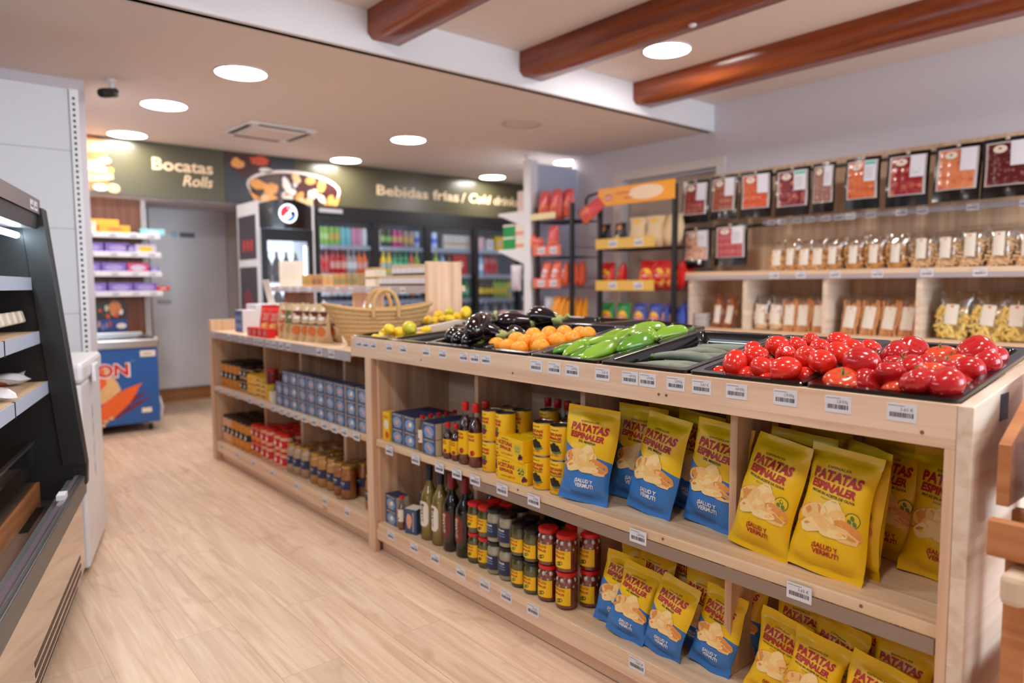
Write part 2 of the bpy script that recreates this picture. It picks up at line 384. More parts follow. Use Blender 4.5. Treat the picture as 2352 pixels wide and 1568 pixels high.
tag(sb.build('beam_sensor'), 'tiny round white sensor under the middle ceiling beam', 'sensor')

# ------------------------------------------------------------------ ceiling lamps
def lamp_mat():
    m = bpy.data.materials.new('lamp_diffuser'); m.use_nodes = True; nt = m.node_tree; nt.nodes.clear()
    o = nt.nodes.new('ShaderNodeOutputMaterial'); e = nt.nodes.new('ShaderNodeEmission'); e.inputs[0].default_value = (*LAMP_C, 1); e.inputs[1].default_value = LAMP_E
    nt.links.new(e.outputs[0], o.inputs[0]); return m
LM = lamp_mat()
t = thing('ceiling_lamp', '', 'lamp')
MB().lathe([(0.150, 0.0), (0.155, 0.0), (0.155, -0.008), (0.147, -0.010)], WHITEM, 40, cap=False).build('lamp_ring', t)
MB().lathe([(0.148, -0.006), (0.0, -0.006)], LM, 40, cap=False).build('lamp_diffuser', t)
PL = Proto(t)
LAMPS = [((1.567, 4.43, 2.5), 'big round ceiling lamp on the low ceiling beside the white fascia, above the aisle'),
         ((1.406, 5.547, 2.5), 'round ceiling lamp in the aisle row between the big lamp and the Bocatas sign'),
         ((1.422, 6.80, 2.5), 'round ceiling lamp shining onto the Bocatas sign'),
         ((3.41, 5.497, 2.5), 'round ceiling lamp in mid ceiling between the vent and the ceiling speaker'),
         ((3.448, 6.78, 2.5), 'round ceiling lamp close to the sign picture of the iced drink'),
         ((5.35, 5.443, 2.5), 'round ceiling lamp just above the white gondola end panel'),
         ((5.357, 6.744, 2.5), 'round ceiling lamp over the words Cold drinks'),
         ((3.80, 2.95, 2.72), 'round ceiling lamp between the wooden beams, partly hidden by one')]
for l, lab in LAMPS: PL.put(l, (0, 0, 0), lab, 'round ceiling lamps')
for x in (0.2, 1.55, 3.8):
    for y in (-1.6, 0.4, 2.4):
        if (x, y) == (3.8, 2.4): continue
        if x > 3 and y < 0: continue
        PL.put((x, y, 2.72), (0, 0, 0), 'round ceiling lamp above the near shop floor, outside the picture', 'lamps outside the view')
# ceiling cassette vent, round speaker grille, cameras
t = thing('air_vent', 'square air conditioning vent in the low ceiling between the lamp rows', 'vent', (2.32, 5.93, 2.5), math.radians(3))
vm = MB(); vm.box((-0.29, -0.29, -0.02), (0.29, 0.29, 0), WHITEM); vm.build('vent_panel', t, bevel=0.008)
vm = MB()
for k in range(4):
    M = Matrix.Rotation(k * PI / 2, 4, 'Z'); vm.box((-0.2, -0.275, -0.023), (0.2, -0.235, -0.0195), BLACKS, M)
vm.build('vent_slot', t, smooth=0)
MB().box((-0.19, -0.19, -0.032), (0.19, 0.19, -0.02), CEIL_P).build('vent_cover', t, bevel=0.01)
t = thing('ceiling_speaker', 'flush round speaker grille in the low ceiling near the fascia', 'speaker', (3.80, 4.39, 2.5))
MB().lathe([(0.16, 0), (0.16, -0.006), (0.15, -0.008)], mat('grille_rim', (196, 184, 180), 0.6), 36, cap=False).build('speaker_rim', t)
MB().lathe([(0.15, -0.004), (0, -0.005)], mat('grille_beige', (214, 198, 186), 0.8, bump=0.3, scale=220), 36, cap=False).build('speaker_grille', t)
for i, (l, rz, lab) in enumerate([((0.99, 5.1, 2.5), 0.6, 'small black security camera above the tall slotted white panel'), ((4.78, 5.44, 2.5), 0.9, 'small dark security camera above the end of the white gondola')]):
    t = thing('security_camera', lab, 'camera', l, rz, 'ceiling security cameras')
    MB().lathe([(0.03, 0), (0.03, -0.015), (0.014, -0.02), (0.012, -0.07), (0, -0.07)], WHITEM, 16).build('camera_bracket', t)
    M = Matrix.Translation((-0.02, 0, -0.085)) @ Matrix.Rotation(math.radians(75), 4, 'Y')
    MB().lathe([(0.0, -0.07), (0.026, -0.07), (0.03, -0.05), (0.03, 0.05), (0.022, 0.06), (0, 0.06)], BLACKM, 16, M=M).build('camera_body', t)

# ------------------------------------------------------------------ hanging signs over the back
SIGN = mat('sign_olive', (78, 74, 54), 0.28, var=0.06, scale=3)
SIGNT = mat('sign_letters', (236, 208, 170), 0.4, var=0)
BUN = mat('bun_brown', (206, 120, 58), 0.4, var=0.15, scale=20); BUNL = mat('bun_light', (238, 190, 140), 0.4, var=0.1, scale=20)
MEATS = mat('sign_meat', (120, 62, 40), 0.4, var=0.2, scale=20); LETT = mat('sign_lettuce', (206, 196, 70), 0.4, var=0.2, scale=20); TOMS = mat('sign_tomato', (212, 84, 50), 0.4, var=0.15, scale=20)
DARKB = mat('sign_dark_blue', (52, 56, 66), 0.3, var=0.05); COLA = mat('sign_cola', (70, 34, 34), 0.3, var=0.3, scale=12); ICE = mat('sign_ice', (236, 226, 220), 0.3, var=0.1, scale=20)
AMB = mat('sign_amber', (232, 160, 84), 0.35, var=0.2, scale=14)
t = thing('shop_sign', 'olive sign reading Bocatas Rolls with a filled bun picture', 'sign', (0, 0, 0), 0, 'signs above the back wall')
MB().box((0.87, 7.03, 2.005), (2.298, 7.068, 2.5), SIGN).build('sign_board', t, bevel=0.002)
mb = MB(); p = Print(mb, on_y(7.03, 0.001))
p.text('Bocatas', 1.925, 2.262, 0.15, SIGNT, bold=0.022, width=0.53); p.text('Rolls', 2.05, 2.135, 0.14, SIGNT, bold=0.018, shear=0.22, width=0.27); mb.build('sign_lettering', t, smooth=0)
mb = MB(); p = Print(mb, on_y(7.03, 0.0008))
for (x, y, rx, ry, m, l) in [(1.16, 2.09, 0.16, 0.055, BUN, 1), (1.15, 2.16, 0.20, 0.05, BUNL, 2), (1.15, 2.215, 0.205, 0.04, LETT, 3), (1.13, 2.25, 0.2, 0.035, MEATS, 4), (1.09, 2.285, 0.17, 0.04, TOMS, 5), (1.2, 2.30, 0.13, 0.05, BUNL, 6), (1.13, 2.39, 0.2, 0.1, BUN, 7), (1.17, 2.41, 0.13, 0.05, BUNL, 8), (1.34, 2.06, 0.05, 0.04, BUNL, 9), (1.24, 2.06, 0.06, 0.03, ICE, 9), (1.06, 2.26, 0.05, 0.035, BUNL, 10), (1.22, 2.22, 0.08, 0.03, ICE, 10)]:
    p.oval(x, y, rx, ry, m, l, 20, wob=0.05, seed=int(x * 99))
mb.build('bun_picture', t, smooth=0)
t = thing('shop_sign', 'long olive sign reading Bebidas frías Cold drinks with an iced glass picture', 'sign', (0, 0, 0), 0, 'signs above the back wall')
MB().box((2.302, 7.03, 2.005), (6.58, 7.068, 2.5), SIGN).build('sign_board', t, bevel=0.002)
mb = MB(); p = Print(mb, on_y(7.03, 0.001))
p.text('Bebidas frías', 4.50, 2.21, 0.155, SIGNT, bold=0.02, width=1.12); p.text('/', 5.13, 2.205, 0.16, SIGNT, bold=0.015, shear=0.15); p.text('Cold drinks', 5.62, 2.215, 0.15, SIGNT, bold=0.02, shear=0.2, width=0.80)
mb.build('sign_lettering', t, smooth=0)
mb = MB(); p = Print(mb, on_y(7.03, 0.0008))
p.rect(2.305, 2.01, 3.0, 2.49, DARKB, 1)
p.shape([(2.31, 2.49), (2.75, 2.49), (2.76, 2.30), (2.62, 2.27), (2.47, 2.25), (2.36, 2.33), (2.32, 2.40)], COLA, 2)
p.oval(2.42, 2.39, 0.06, 0.05, AMB, 3, wob=0.2, seed=2); p.oval(2.64, 2.44, 0.1, 0.045, TOMS, 3, wob=0.2, seed=3); p.oval(2.7, 2.35, 0.07, 0.025, ICE, 4)
p.oval(3.0, 2.20, 0.5, 0.175, ICE, 4, 28); p.oval(3.0, 2.19, 0.475, 0.155, COLA, 5, 28)
p.shape([(2.52, 2.14), (3.49, 2.14), (3.42, 1.945), (3.05, 1.94), (2.60, 2.00)], AMB, 4)
q = random.Random(5)
for k in range(26):
    a = q.uniform(0, 2 * PI); r = q.uniform(0, 1) ** 0.5
    p.oval(3.0 + 0.42 * r * math.cos(a), 2.16 + 0.15 * r * math.sin(a), q.uniform(0.04, 0.09), q.uniform(0.03, 0.05), q.choice([AMB, ICE, BUNL, AMB]), 6 + k, 8, q.uniform(0, 3), 0.15, k)
mb.build('drink_picture', t, smooth=0)
MB().box((2.54, 7.031, 1.945), (3.46, 7.06, 2.01), SIGN).build('sign_lower_edge', t)
# ------------------------------------------------------------------ price labels
def price_mesh(price, w=0.06, h=0.038):
    mb = MB(); mb.box((-w / 2, 0, -h / 2), (w / 2, 0.0012, h / 2), PAPER); p = Print(mb, on_y(0, 0.0003))
    p.rect(-w * 0.45, h * 0.36, w * 0.1, h * 0.39, INK)
    p.text(price, w * 0.17, h * 0.1, h * 0.26, INK, width=w * 0.42)
    q = random.Random(price); x = -w * 0.4
    while x < w * 0.38:
        d = q.choice([0.0007, 0.0012, 0.002]); p.rect(x, -h * 0.27, min(x + d, w * 0.4), 0.0, INKB); x += d + q.choice([0.0008, 0.0012])
    o = mb.build('price_label', smooth=0); C.objects.unlink(o)
    return o
PRICES = [price_mesh(t) for t in ('2,20 €/Kg', '3,65 €', '4,69 €/Kg', '2,70 €/Kg')]
def price_tag(parent, loc, rz=-PI / 2, i=0, k=1.0):
    o = PRICES[i % 4].copy(); C.objects.link(o); o.parent = parent; o.location = loc; o.rotation_euler = (0, 0, rz); o.scale = (k, 1, k)
    return o
STRIPD = mat('label_strip_smoke', (146, 126, 112), 0.3, var=0.03)
def part(name, a, b, m, parent, bevel=0.0015): return MB().box(a, b, m).build(name, parent, smooth=0, bevel=bevel)

# ------------------------------------------------------------------ produce island
U = thing('display_island', 'pine shop island with black produce trays on top and crisps and jars on its shelves', 'display shelf')
def end_panel(y0, y1, name, m, fr):
    mb = MB(); pr = [(fr, 0), (2.505, 0), (2.505, 0.968), (2.01, 1.032), (fr, 0.966)]
    n = len(pr); vs = [(x, y0, z) for x, z in pr] + [(x, y1, z) for x, z in pr]
    mb.add(vs, [tuple(range(n)), tuple(range(2 * n - 1, n - 1, -1))] + [((i + 1) % n, i, n + i, n + (i + 1) % n) for i in range(n)], m)
    return mb.build(name, U, smooth=0, bevel=0.002)
end_panel(0.442, 0.47, 'side_panel', PINE_X, 1.503); end_panel(2.793, 2.82, 'side_panel', PINE_X, 1.53)
part('post', (1.503, 0.4705, 0), (1.545, 0.490, 0.879), PINE_Z, U); part('post', (1.503, 2.765, 0), (1.53, 2.82, 0.879), PINE_Z, U)
RAIL = part('front_rail', (1.503, 0.4705, 0.879), (1.525, 2.952, 0.967), PINE_Y, U)
part('rail_return', (1.525, 2.925, 0.879), (2.5, 2.952, 0.90), PINE_X, U)
part('back_panel', (1.912, 0.4705, 0.02), (1.93, 2.79, 0.95), PINE_Y, U)
part('side_lining', (1.53, 2.755, 0.11), (1.911, 2.792, 0.94), PINE_Z, U); part('side_lining', (1.546, 0.4705, 0.11), (1.911, 0.485, 0.878), PINE_Z, U)
SHM = part('shelf', (1.515, 0.4905, 0.490), (1.911, 2.754, 0.518), PINE_YX, U); SHB = part('shelf', (1.515, 0.4905, 0.108), (1.911, 2.754, 0.135), PINE_YX, U)
part('kick_board', (1.545, 0.4905, 0.003), (1.565, 2.764, 0.107), PINE_Y, U)
part('front_lip', (1.515, 0.4905, 0.06), (1.5445, 2.764, 0.1075), PINE_Y, U)
for yc in (2.165, 1.59, 1.032): part('divider', (1.632, yc - 0.011, 0.519), (1.911, yc + 0.011, 0.95), PINE_Z, U)
for yc in (2.17, 1.597, 1.036): part('divider', (1.626, yc - 0.011, 0.136), (1.911, yc + 0.011, 0.4895), PINE_Z, U)
part('far_side_front', (2.48, 0.4705, 0.02), (2.5, 2.79, 0.96), PINE_Y, U)
part('label_rail', (1.511, 0.495, 0.456), (1.5145, 2.03, 0.489), STRIPD, U, 0)
rt = [2.868, 2.805, 2.735, 2.601, 2.487, 2.317, 2.202, 2.068, 2.0, 1.935, 1.672, 1.587, 1.508, 1.384, 1.28, 1.218, 1.125, 1.045, 0.945, 0.819, 0.698, 0.569]
for i, y in enumerate(rt): price_tag(RAIL, (1.5015, y, 0.939), i=i, k=0.95 if i > 9 else 0.85)
for i, y in enumerate([2.631, 2.419, 2.247, 2.13, 2.016, 1.859, 1.694, 1.253, 0.777]): price_tag(SHM, (1.5095, y, 0.490), i=i + 1)
for i, y in enumerate([2.637, 2.448, 2.291, 2.116, 1.969, 1.845, 1.704, 1.256]): price_tag(SHB, (1.5135, y, 0.111), i=i + 2)
pl = MB(); pl.box((1.655, 0.4405, 0.92), (1.705, 0.4418, 0.975), NAVY); pl.build('end_plate', U, smooth=0)
sc = MB()
for y in (0.53, 1.18, 2.355, 1.79, 1.155): sc.lathe([(0.004, 0), (0.004, 0.0012), (0, 0.0015)], mat('screw_dark', (120, 92, 70), 0.6), 8, M=Matrix.Translation((1.503, y, 0.905)) @ Matrix.Rotation(-PI / 2, 4, 'Y'))
for y in (1.17, 0.64, 1.78): sc.lathe([(0.004, 0), (0.004, 0.0012), (0, 0.0015)], MATS['screw_dark'], 8, M=Matrix.Translation((1.515, y, 0.506)) @ Matrix.Rotation(-PI / 2, 4, 'Y'))
sc.build('screw_head', U, smooth=0)

# trays
def rrect(x0, y0, x1, y1, r, z, n=5):
    P = []
    for cx, cy, a0 in ((x1 - r, y1 - r, 0), (x0 + r, y1 - r, 90), (x0 + r, y0 + r, 180), (x1 - r, y0 + r, 270)):
        for i in range(n + 1):
            a = math.radians(a0 + 90 * i / n); P.append((cx + r * math.cos(a), cy + r * math.sin(a), z))
    return P
TL, TW, TD = 0.494, 0.307, 0.085
def tray_mesh(name):
    mb = MB(); w = TW / 2
    loops = [rrect(0, -w, TL, w, 0.016, -0.012), rrect(0, -w, TL, w, 0.016, -0.002), rrect(0.002, -w + 0.002, TL - 0.002, w - 0.002, 0.015, 0),
             rrect(0.022, -w + 0.022, TL - 0.022, w - 0.022, 0.022, 0), rrect(0.024, -w + 0.024, TL - 0.024, w - 0.024, 0.022, -0.003), rrect(0.030, -w + 0.03, TL - 0.03, w - 0.03, 0.026, -0.028),
             rrect(0.036, -w + 0.034, TL - 0.036, w - 0.034, 0.026, -0.03), rrect(0.05, -w + 0.045, TL - 0.05, w - 0.045, 0.03, -TD), rrect(0.051, -w + 0.046, TL - 0.051, w - 0.046, 0.03, -TD - 0.002)]
    n = len(loops[0]); vs = [p for l in loops for p in l]; fs = []
    for j in range(len(loops) - 2):
        for i in range(n): fs.append((j * n + i, j * n + (i + 1) % n, (j + 1) * n + (i + 1) % n, (j + 1) * n + i))
    fs.append(tuple(range((len(loops) - 2) * n, (len(loops) - 1) * n)))
    mb.add(vs[: (len(loops) - 1) * n], fs, BLACKPL)
    return mb.build(name, smooth=35)
tr0 = tray_mesh('produce_tray'); TR_USED = [False]
def put_tray(x, y, z, slope, label, group, roll=0.0):
    o = tr0 if not TR_USED[0] else tr0.copy()
    if TR_USED[0]: C.objects.link(o)
    TR_USED[0] = True
    o.location = (x, y, z); o.rotation_euler = (roll, -math.atan(slope), 0)
    return tag(o, label, 'tray', group)
TY = [2.79, 2.485, 2.18, 1.87, 1.56, 1.25, 0.937, 0.625]
TN = ['black tray of lemons beside the straw basket', 'almost empty black tray with a pale green cucumber', 'black tray heaped with aubergines', 'black tray of oranges', 'black tray of long green peppers', 'black tray of grey green courgettes', 'black tray of plum tomatoes', 'black tray of big ribbed tomatoes at the island end']
for i, (y, n) in enumerate(zip(TY, TN)):
    put_tray(1.508, y, 0.976 if i > 1 else 0.974, 0.144 if i > 1 else 0.075, n, 'sloping produce trays')
for y, z, n, r in [(3.16, 1.0, 'rear black tray heaped with lemons behind the straw basket', 0), (2.85, 1.02, 'rear black tray behind the aubergines, next to the rear lemons', 0), (2.53, 1.035, 'rear black tray seen past the big aubergines', 0), (2.2, 1.035, 'rear black tray in front of the crisps gondola', 0), (1.885, 1.026, 'tipped rear black tray behind the oranges and peppers', math.radians(4))]:
    put_tray(2.025, y, z, 0.012, n, 'rear produce trays', r)
rs = part('rear_tray_rail', (2.02, 0.5, 0.9), (2.5, 3.33, 0.93), PINE_YX, U)

# ------------------------------------------------------------------ fruit and vegetables
def rows_of(items, nrow, names=('front row', 'second row', 'third row', 'back row')):
    """(phrase) for every item: its rank along the island inside its row"""
    idx = sorted(range(len(items)), key=lambda i: items[i][0]); n = len(idx); out = [None] * n
    for r in range(nrow):
        ch = sorted(idx[r * n // nrow:(r + 1) * n // nrow], key=lambda i: -items[i][1])
        for k, i in enumerate(ch): out[i] = (ORD[k], names[r] if r < nrow - 1 else ('back row' if nrow > 1 else 'row'))
    return out
def lobes(n, a, ph=0.0): return lambda d: 1 + a * math.cos(n * math.atan2(d.y, d.x) + ph) * (1 - abs(d.z)) ** 0.5
TOMR = mat('tomato_red', (216, 38, 22), 0.2, coat=0.4, var=0.12, scale=20); TOMB = mat('tomato_deep', (186, 24, 28), 0.2, coat=0.4, var=0.15, scale=14); TOMO = mat('tomato_orange', (218, 70, 34), 0.22, coat=0.4, var=0.2, scale=14)
def calyx(mb, c, r, nz=5, up_=0.006):
    for k in range(nz):
        a = 2 * PI * k / nz + 0.4; P = Vector((math.cos(a), math.sin(a), 0)); Q = Vector((-math.sin(a), math.cos(a), 0)); c_ = Vector(c)
        mb.add([c_ + Q * r * 0.16, c_ - Q * r * 0.16, c_ + P * r * 0.7 - Q * r * 0.09 + Vector((0, 0, up_ * 0.3)), c_ + P * r * 0.7 + Q * r * 0.09 + Vector((0, 0, up_ * 0.3)), c_ + P * r * 1.25 + Vector((0, 0, up_))], [(0, 1, 2, 3), (3, 2, 4)], LEAF)
    mb.tube([Vector(c), Vector(c) + Vector((0, 0, r * 0.5)), Vector(c) + Vector((r * 0.3, 0, r * 0.8))], r * 0.12, LEAF, 6)
def tomato(name, m, lob, amp, sq, stem=True, dim=0.18):
    t = thing(name, '', 'tomato')
    f = lobes(lob, amp)
    b = MB(); b.ell((0, 0, 0), (1, 1, sq), m, 22, 13, fn=lambda d: f(d) * (1 - dim * max(0, d.z) ** 14)); b.build('tomato_body' if stem else 'flesh', t, smooth=180)
    if stem: mb = MB(); calyx(mb, (0, 0, sq * (1 - dim)), 0.4, 5, 0.12); mb.build('calyx', t, smooth=0)
    return t
# plum tomatoes: x y z radius
PLUM = [(1.769, 1.062, 1.012, .027), (1.628, .969, 1.012, .030), (1.576, .997, .999, .031), (1.571, .917, .993, .027), (1.543, .845, .999, .031), (1.712, .935, 1.014, .027), (1.783, .996, 1.029, .030), (1.813, .959, 1.029, .026), (1.928, .979, 1.035, .025), (1.648, .846, 1.019, .030), (1.799, .888, 1.031, .026), (1.615, .791, 1.015, .031), (1.876, .872, 1.043, .028), (1.726, .804, 1.026, .029), (1.828, .818, 1.031, .027), (1.887, .798, 1.029, .025), (1.603, 1.056, .960, .026), (1.586, 1.01, .958, .026), (1.573, .955, .967, .030), (1.602, .828, .975, .027), (1.609, .872, .962, .025),
        (1.66, 1.0, .975, .03), (1.70, .98, .98, .03), (1.72, .88, .982, .03), (1.69, .85, .98, .03), (1.76, .93, .99, .03), (1.85, .92, 1.0, .03), (1.82, .86, .995, .03), (1.56, .89, .96, .026)]
pt = [Proto(tomato('plum_tomato', TOMR, 2, 0.02, 1.28)), Proto(tomato('plum_tomato', TOMR, 3, 0.02, 1.2)), Proto(tomato('plum_tomato', TOMR, 2, 0.02, 1.3, False))]
q = random.Random(3)
for i, (it, (o, rw_)) in enumerate(zip(PLUM, rows_of(PLUM, 4))):
    r = it[3] * 0.98
    pt[2 if i in (0, 2, 3, 4, 5, 6, 11, 13, 16, 18) else i % 2].put((it[0], it[1], it[2]), (q.uniform(0.7, 2.0), q.uniform(-0.5, 0.5), q.uniform(0, 6)), f'shiny red plum tomato, {o} from the courgettes in the {rw_} of its tray', 'plum tomatoes', (r, r, r))
BEEF = [(1.624, .703, 1.018, .042), (1.571, .721, .978, .042), (1.591, .676, .982, .032), (1.6, .633, 1.003, .034), (1.814, .706, 1.025, .038), (1.841, .679, 1.035, .038), (1.783, .700, 1.008, .026), (1.671, .623, 1.015, .034), (1.755, .614, 1.012, .026), (1.838, .613, 1.026, .038), (1.702, .559, 1.016, .029), (1.753, .557, 1.019, .033), (1.808, .533, 1.044, .041), (1.775, .505, 1.022, .034), (1.873, .515, 1.026, .030), (1.721, .520, 1.010, .034), (1.618, .553, 1.010, .033), (1.55, .555, .998, .038), (1.56, .512, 1.0, .037), (1.600, .620, .967, .036), (1.69, .520, .985, .028),
        (1.66, .67, .98, .035), (1.72, .66, .985, .035), (1.9, .66, 1.01, .035), (1.86, .57, 1.0, .036), (1.66, .57, .98, .035), (1.78, .65, .99, .035)]
bt = [Proto(tomato('beef_tomato', TOMB, 5, 0.05, 0.74)), Proto(tomato('beef_tomato', TOMO, 4, 0.04, 0.7)), Proto(tomato('beef_tomato', TOMB, 4, 0.04, 0.86, False))]
for i, (it, (o, rw_)) in enumerate(zip(BEEF, rows_of(BEEF, 4))):
    r = it[3]; k = 1 if i in (1, 9, 11, 16, 19) else (2 if i in (0, 2, 4, 5, 8, 12, 13, 14, 15, 18) else 0)
    bt[k].put((it[0], it[1], it[2]), (q.uniform(-0.5, 0.5) + (0.9 if k == 2 else 0), q.uniform(-0.7, 0.1), q.uniform(0, 6)), f"{['deep red ribbed', 'orange red ribbed', 'smooth deep red'][k]} tomato, {o} from the plum tomatoes in its tray's {rw_}", 'large tomatoes', (r, r, r))
# oranges
ORM = mat('orange_skin', (250, 158, 38), 0.38, var=0.07, scale=14, bump=0.12); MATS['orange_skin'].node_tree.nodes['Noise Texture'].inputs['Scale'].default_value = 14
b = MB(); b.ell((0, 0, 0), (1, 1, 0.95), ORM, 22, 13, fn=lambda d: 1 - 0.06 * max(0, d.z) ** 20); ot = thing('orange_fruit', '', 'orange'); b.build('peel', ot, smooth=180)
b = MB(); b.lathe([(0.07, 0.885), (0.07, 0.915), (0.0, 0.92)], LEAF, 8); b.build('stem_scar', ot)
PO = Proto(ot)
ORG = [(1.616, 2.015, .976), (1.614, 1.95, .974), (1.605, 1.873, .972), (1.635, 1.795, .982), (1.66, 1.955, .998), (1.665, 1.912, .99), (1.725, 1.935, 1.010), (1.675, 1.845, 1.0), (1.765, 1.892, 1.016), (1.705, 1.785, 1.002), (1.792, 1.838, 1.020), (1.832, 1.80, 1.016), (1.763, 1.77, 1.006), (1.815, 1.745, 1.018), (1.69, 1.88, .976), (1.73, 1.84, .985), (1.8, 1.9, .99), (1.7, 1.98, .975)]
for it, (o, rw_) in zip(ORG, rows_of(ORG, 3)):
    PO.put(it, (q.uniform(-1.2, 1.2), q.uniform(-1.2, 1.2), q.uniform(0, 6)), f'bright orange, {o} from the aubergines in the {rw_} of its tray', 'oranges', (0.033,) * 3)
# lemons
LEMY = mat('lemon_yellow', (244, 204, 36), 0.36, var=0.08, scale=10, bump=0.1); LEMG = mat('lemon_greenish', (206, 196, 50), 0.36, var=0.16, scale=6, bump=0.1)
def lemon(m):
    b = MB(); b.ell((0, 0, 0), (0.8, 0.8, 1.0), m, 20, 15, fn=lambda d: 1 + 0.2 * max(0, abs(d.z) - 0.93) / 0.07 * (1.0 if d.z > 0 else 0.7)); return b.build('lemon', smooth=180)
lp = [lemon(LEMY), lemon(LEMG)]; lu = [False, False]
def put_lemon(k, loc, r, label, group):
    o = lp[k] if not lu[k] else lp[k].copy()
    if lu[k]: C.objects.link(o)
    lu[k] = True; o.location = loc; o.scale = (r,) * 3; o.rotation_euler = (q.uniform(0.9, 2.1), q.uniform(-0.6, 0.6), q.uniform(0, 6)); tag(o, label, 'lemon', group)
LEM = [(1.644, 2.905, .968, .027, 1), (1.655, 2.885, .982, .028, 0), (1.648, 2.855, .97, .03, 0), (1.612, 2.787, 1.002, .031, 0), (1.664, 2.785, .982, .037, 0), (1.688, 2.737, 1.006, .040, 1), (1.80, 2.77, .99, .027, 0), (1.78, 2.825, .978, .024, 0), (1.6, 2.82, .962, .03, 0), (1.59, 2.88, .955, .028, 0), (1.73, 2.86, .965, .03, 0), (1.75, 2.74, .965, .03, 0)]
for it, (o, rw_) in zip(LEM, rows_of(LEM, 2)):
    put_lemon(it[4], it[:3], it[3], f"{['yellow', 'greenish'][it[4]]} lemon, {o} from the basket in the {rw_} of the aisle side tray", 'lemons by the basket')
LMB = [(2.12, 3.25, 1.005, .034, 0), (2.22, 3.29, 1.03, .037, 0), (2.12, 3.19, 1.003, .036, 0), (2.24, 3.235, 1.02, .033, 0), (2.22, 3.185, 1.045, .037, 1), (2.12, 3.09, 1.016, .031, 0), (2.22, 3.109, 1.03, .031, 0), (2.13, 3.05, 1.02, .031, 0), (2.22, 3.031, 1.056, .037, 0), (2.10, 3.14, .998, .034, 0), (2.22, 3.068, 1.022, .031, 0), (2.32, 3.1, 1.0, .033, 0)]
for it, (o, rw_) in zip(LMB, rows_of(LMB, 2)):
    put_lemon(it[4], it[:3], it[3], f"{['yellow', 'greenish'][it[4]]} lemon, {o} from the basket in the {rw_} of the rear lemon tray", 'lemons in the rear tray')
# long vegetables: a swept body between two points
def sweep(mb, a, b, prof, m, n=14, bend=(0, 0, 0), lob=0, lamp=0.0, tip=None):
    a, b = Vector(a), Vector(b); ax = (b - a); L = ax.length; ax.normalize(); s1 = ax.cross(Vector((0, 0, 1))); s1.normalize(); s2 = s1.cross(ax); bd = Vector(bend); vs = []; fs = []
    for j, (t, r) in enumerate(prof):
        c = a + ax * L * t + bd * (4 * t * (1 - t))
        for i in range(n):
            w = 2 * PI * i / n; rr = r * (1 + lamp * math.cos(lob * w + t * 2)); vs.append(c + (s1 * math.cos(w) + s2 * math.sin(w)) * rr)
    for j in range(len(prof) - 1):
        for i in range(n): fs.append((j * n + i, (j + 1) * n + i, (j + 1) * n + (i + 1) % n, j * n + (i + 1) % n))
    fs += [tuple(range(n)), tuple(range(len(prof) * n - 1, (len(prof) - 1) * n - 1, -1))]
    mb.add(vs, fs, m)
EGGM = mat('aubergine_skin', (26, 14, 22), 0.1, coat=0.6, var=0.2, scale=8); EGGS = mat('aubergine_stem', (164, 172, 104), 0.6, var=0.15, scale=30)
EGG = [((1.57, 2.115, 1.02), (1.80, 2.27, 1.062), .046, 1), ((1.655, 2.24, 1.010), (1.70, 2.075, 1.008), .040, 1), ((1.80, 2.27, 1.03), (1.93, 2.15, 1.05), .040, 1), ((1.93, 2.20, 1.06), (1.97, 2.05, 1.06), .043, 1), ((1.79, 2.17, 1.0), (1.80, 2.06, 1.0), .032, 1), ((1.88, 2.30, 1.05), (1.95, 2.22, 1.055), .028, 1), ((1.585, 2.30, .985), (1.68, 2.29, .995), .034, 0), ((1.575, 2.25, .978), (1.67, 2.22, .985), .03, 0), ((1.58, 2.19, .972), (1.66, 2.17, .980), .03, 0), ((1.70, 2.30, .975), (1.86, 2.28, 1.0), .036, 0), ((1.70, 2.1, .97), (1.85, 2.1, .985), .036, 0)]
epn = ['largest aubergine, upright with a thick pale stem', 'plump aubergine lying across, stem towards the oranges', 'middle aubergine behind the plump one, on the pile', 'highest aubergine at the rear rim with its stem beyond the oranges', 'small aubergine tucked behind the oranges', 'slim aubergine behind the thick pale stem', 'front aubergine beside the cucumber tray', 'second small aubergine at the front rim', 'third small aubergine at the front rim, towards the oranges', 'buried aubergine under the largest one', 'buried aubergine under the plump one']
for (a, b_, r, st), lab in zip(EGG, epn):
    t = thing('aubergine', lab, 'aubergine', (0, 0, 0), 0, 'aubergines'); mb = MB()
    pf = [(0, .12), (.02, .4), (.07, .7), (.16, .92), (.28, 1), (.42, .97), (.56, .84), (.7, .68), (.82, .55), (.92, .46), (.97, .38), (1, .2)]
    sweep(mb, a, b_, [(t_, r * k) for t_, k in pf], EGGM, 20, (0, 0, 0.012)); mb.build('skin', t, smooth=180)
    mb = MB(); d = (Vector(b_) - Vector(a)).normalized(); e = Vector(b_)
    sweep(mb, e - d * 0.022, e + d * 0.012, [(0, r * .56), (.4, r * .50), (.8, r * .36), (1, r * .2)], EGGS, 12, lob=5, lamp=0.16)
    mb.tube([e + d * 0.008, e + d * 0.025 + Vector((0, 0, .006)), e + d * 0.042 + Vector((0, 0, .018))], [r * .2, r * .17, r * .22], EGGS, 8); mb.build('green_calyx', t, smooth=60)
PEPM = mat('pepper_green', (130, 172, 50), 0.2, coat=0.4, var=0.2, scale=9); PEPD = mat('pepper_dark', (92, 148, 40), 0.2, coat=0.4, var=0.2, scale=9)
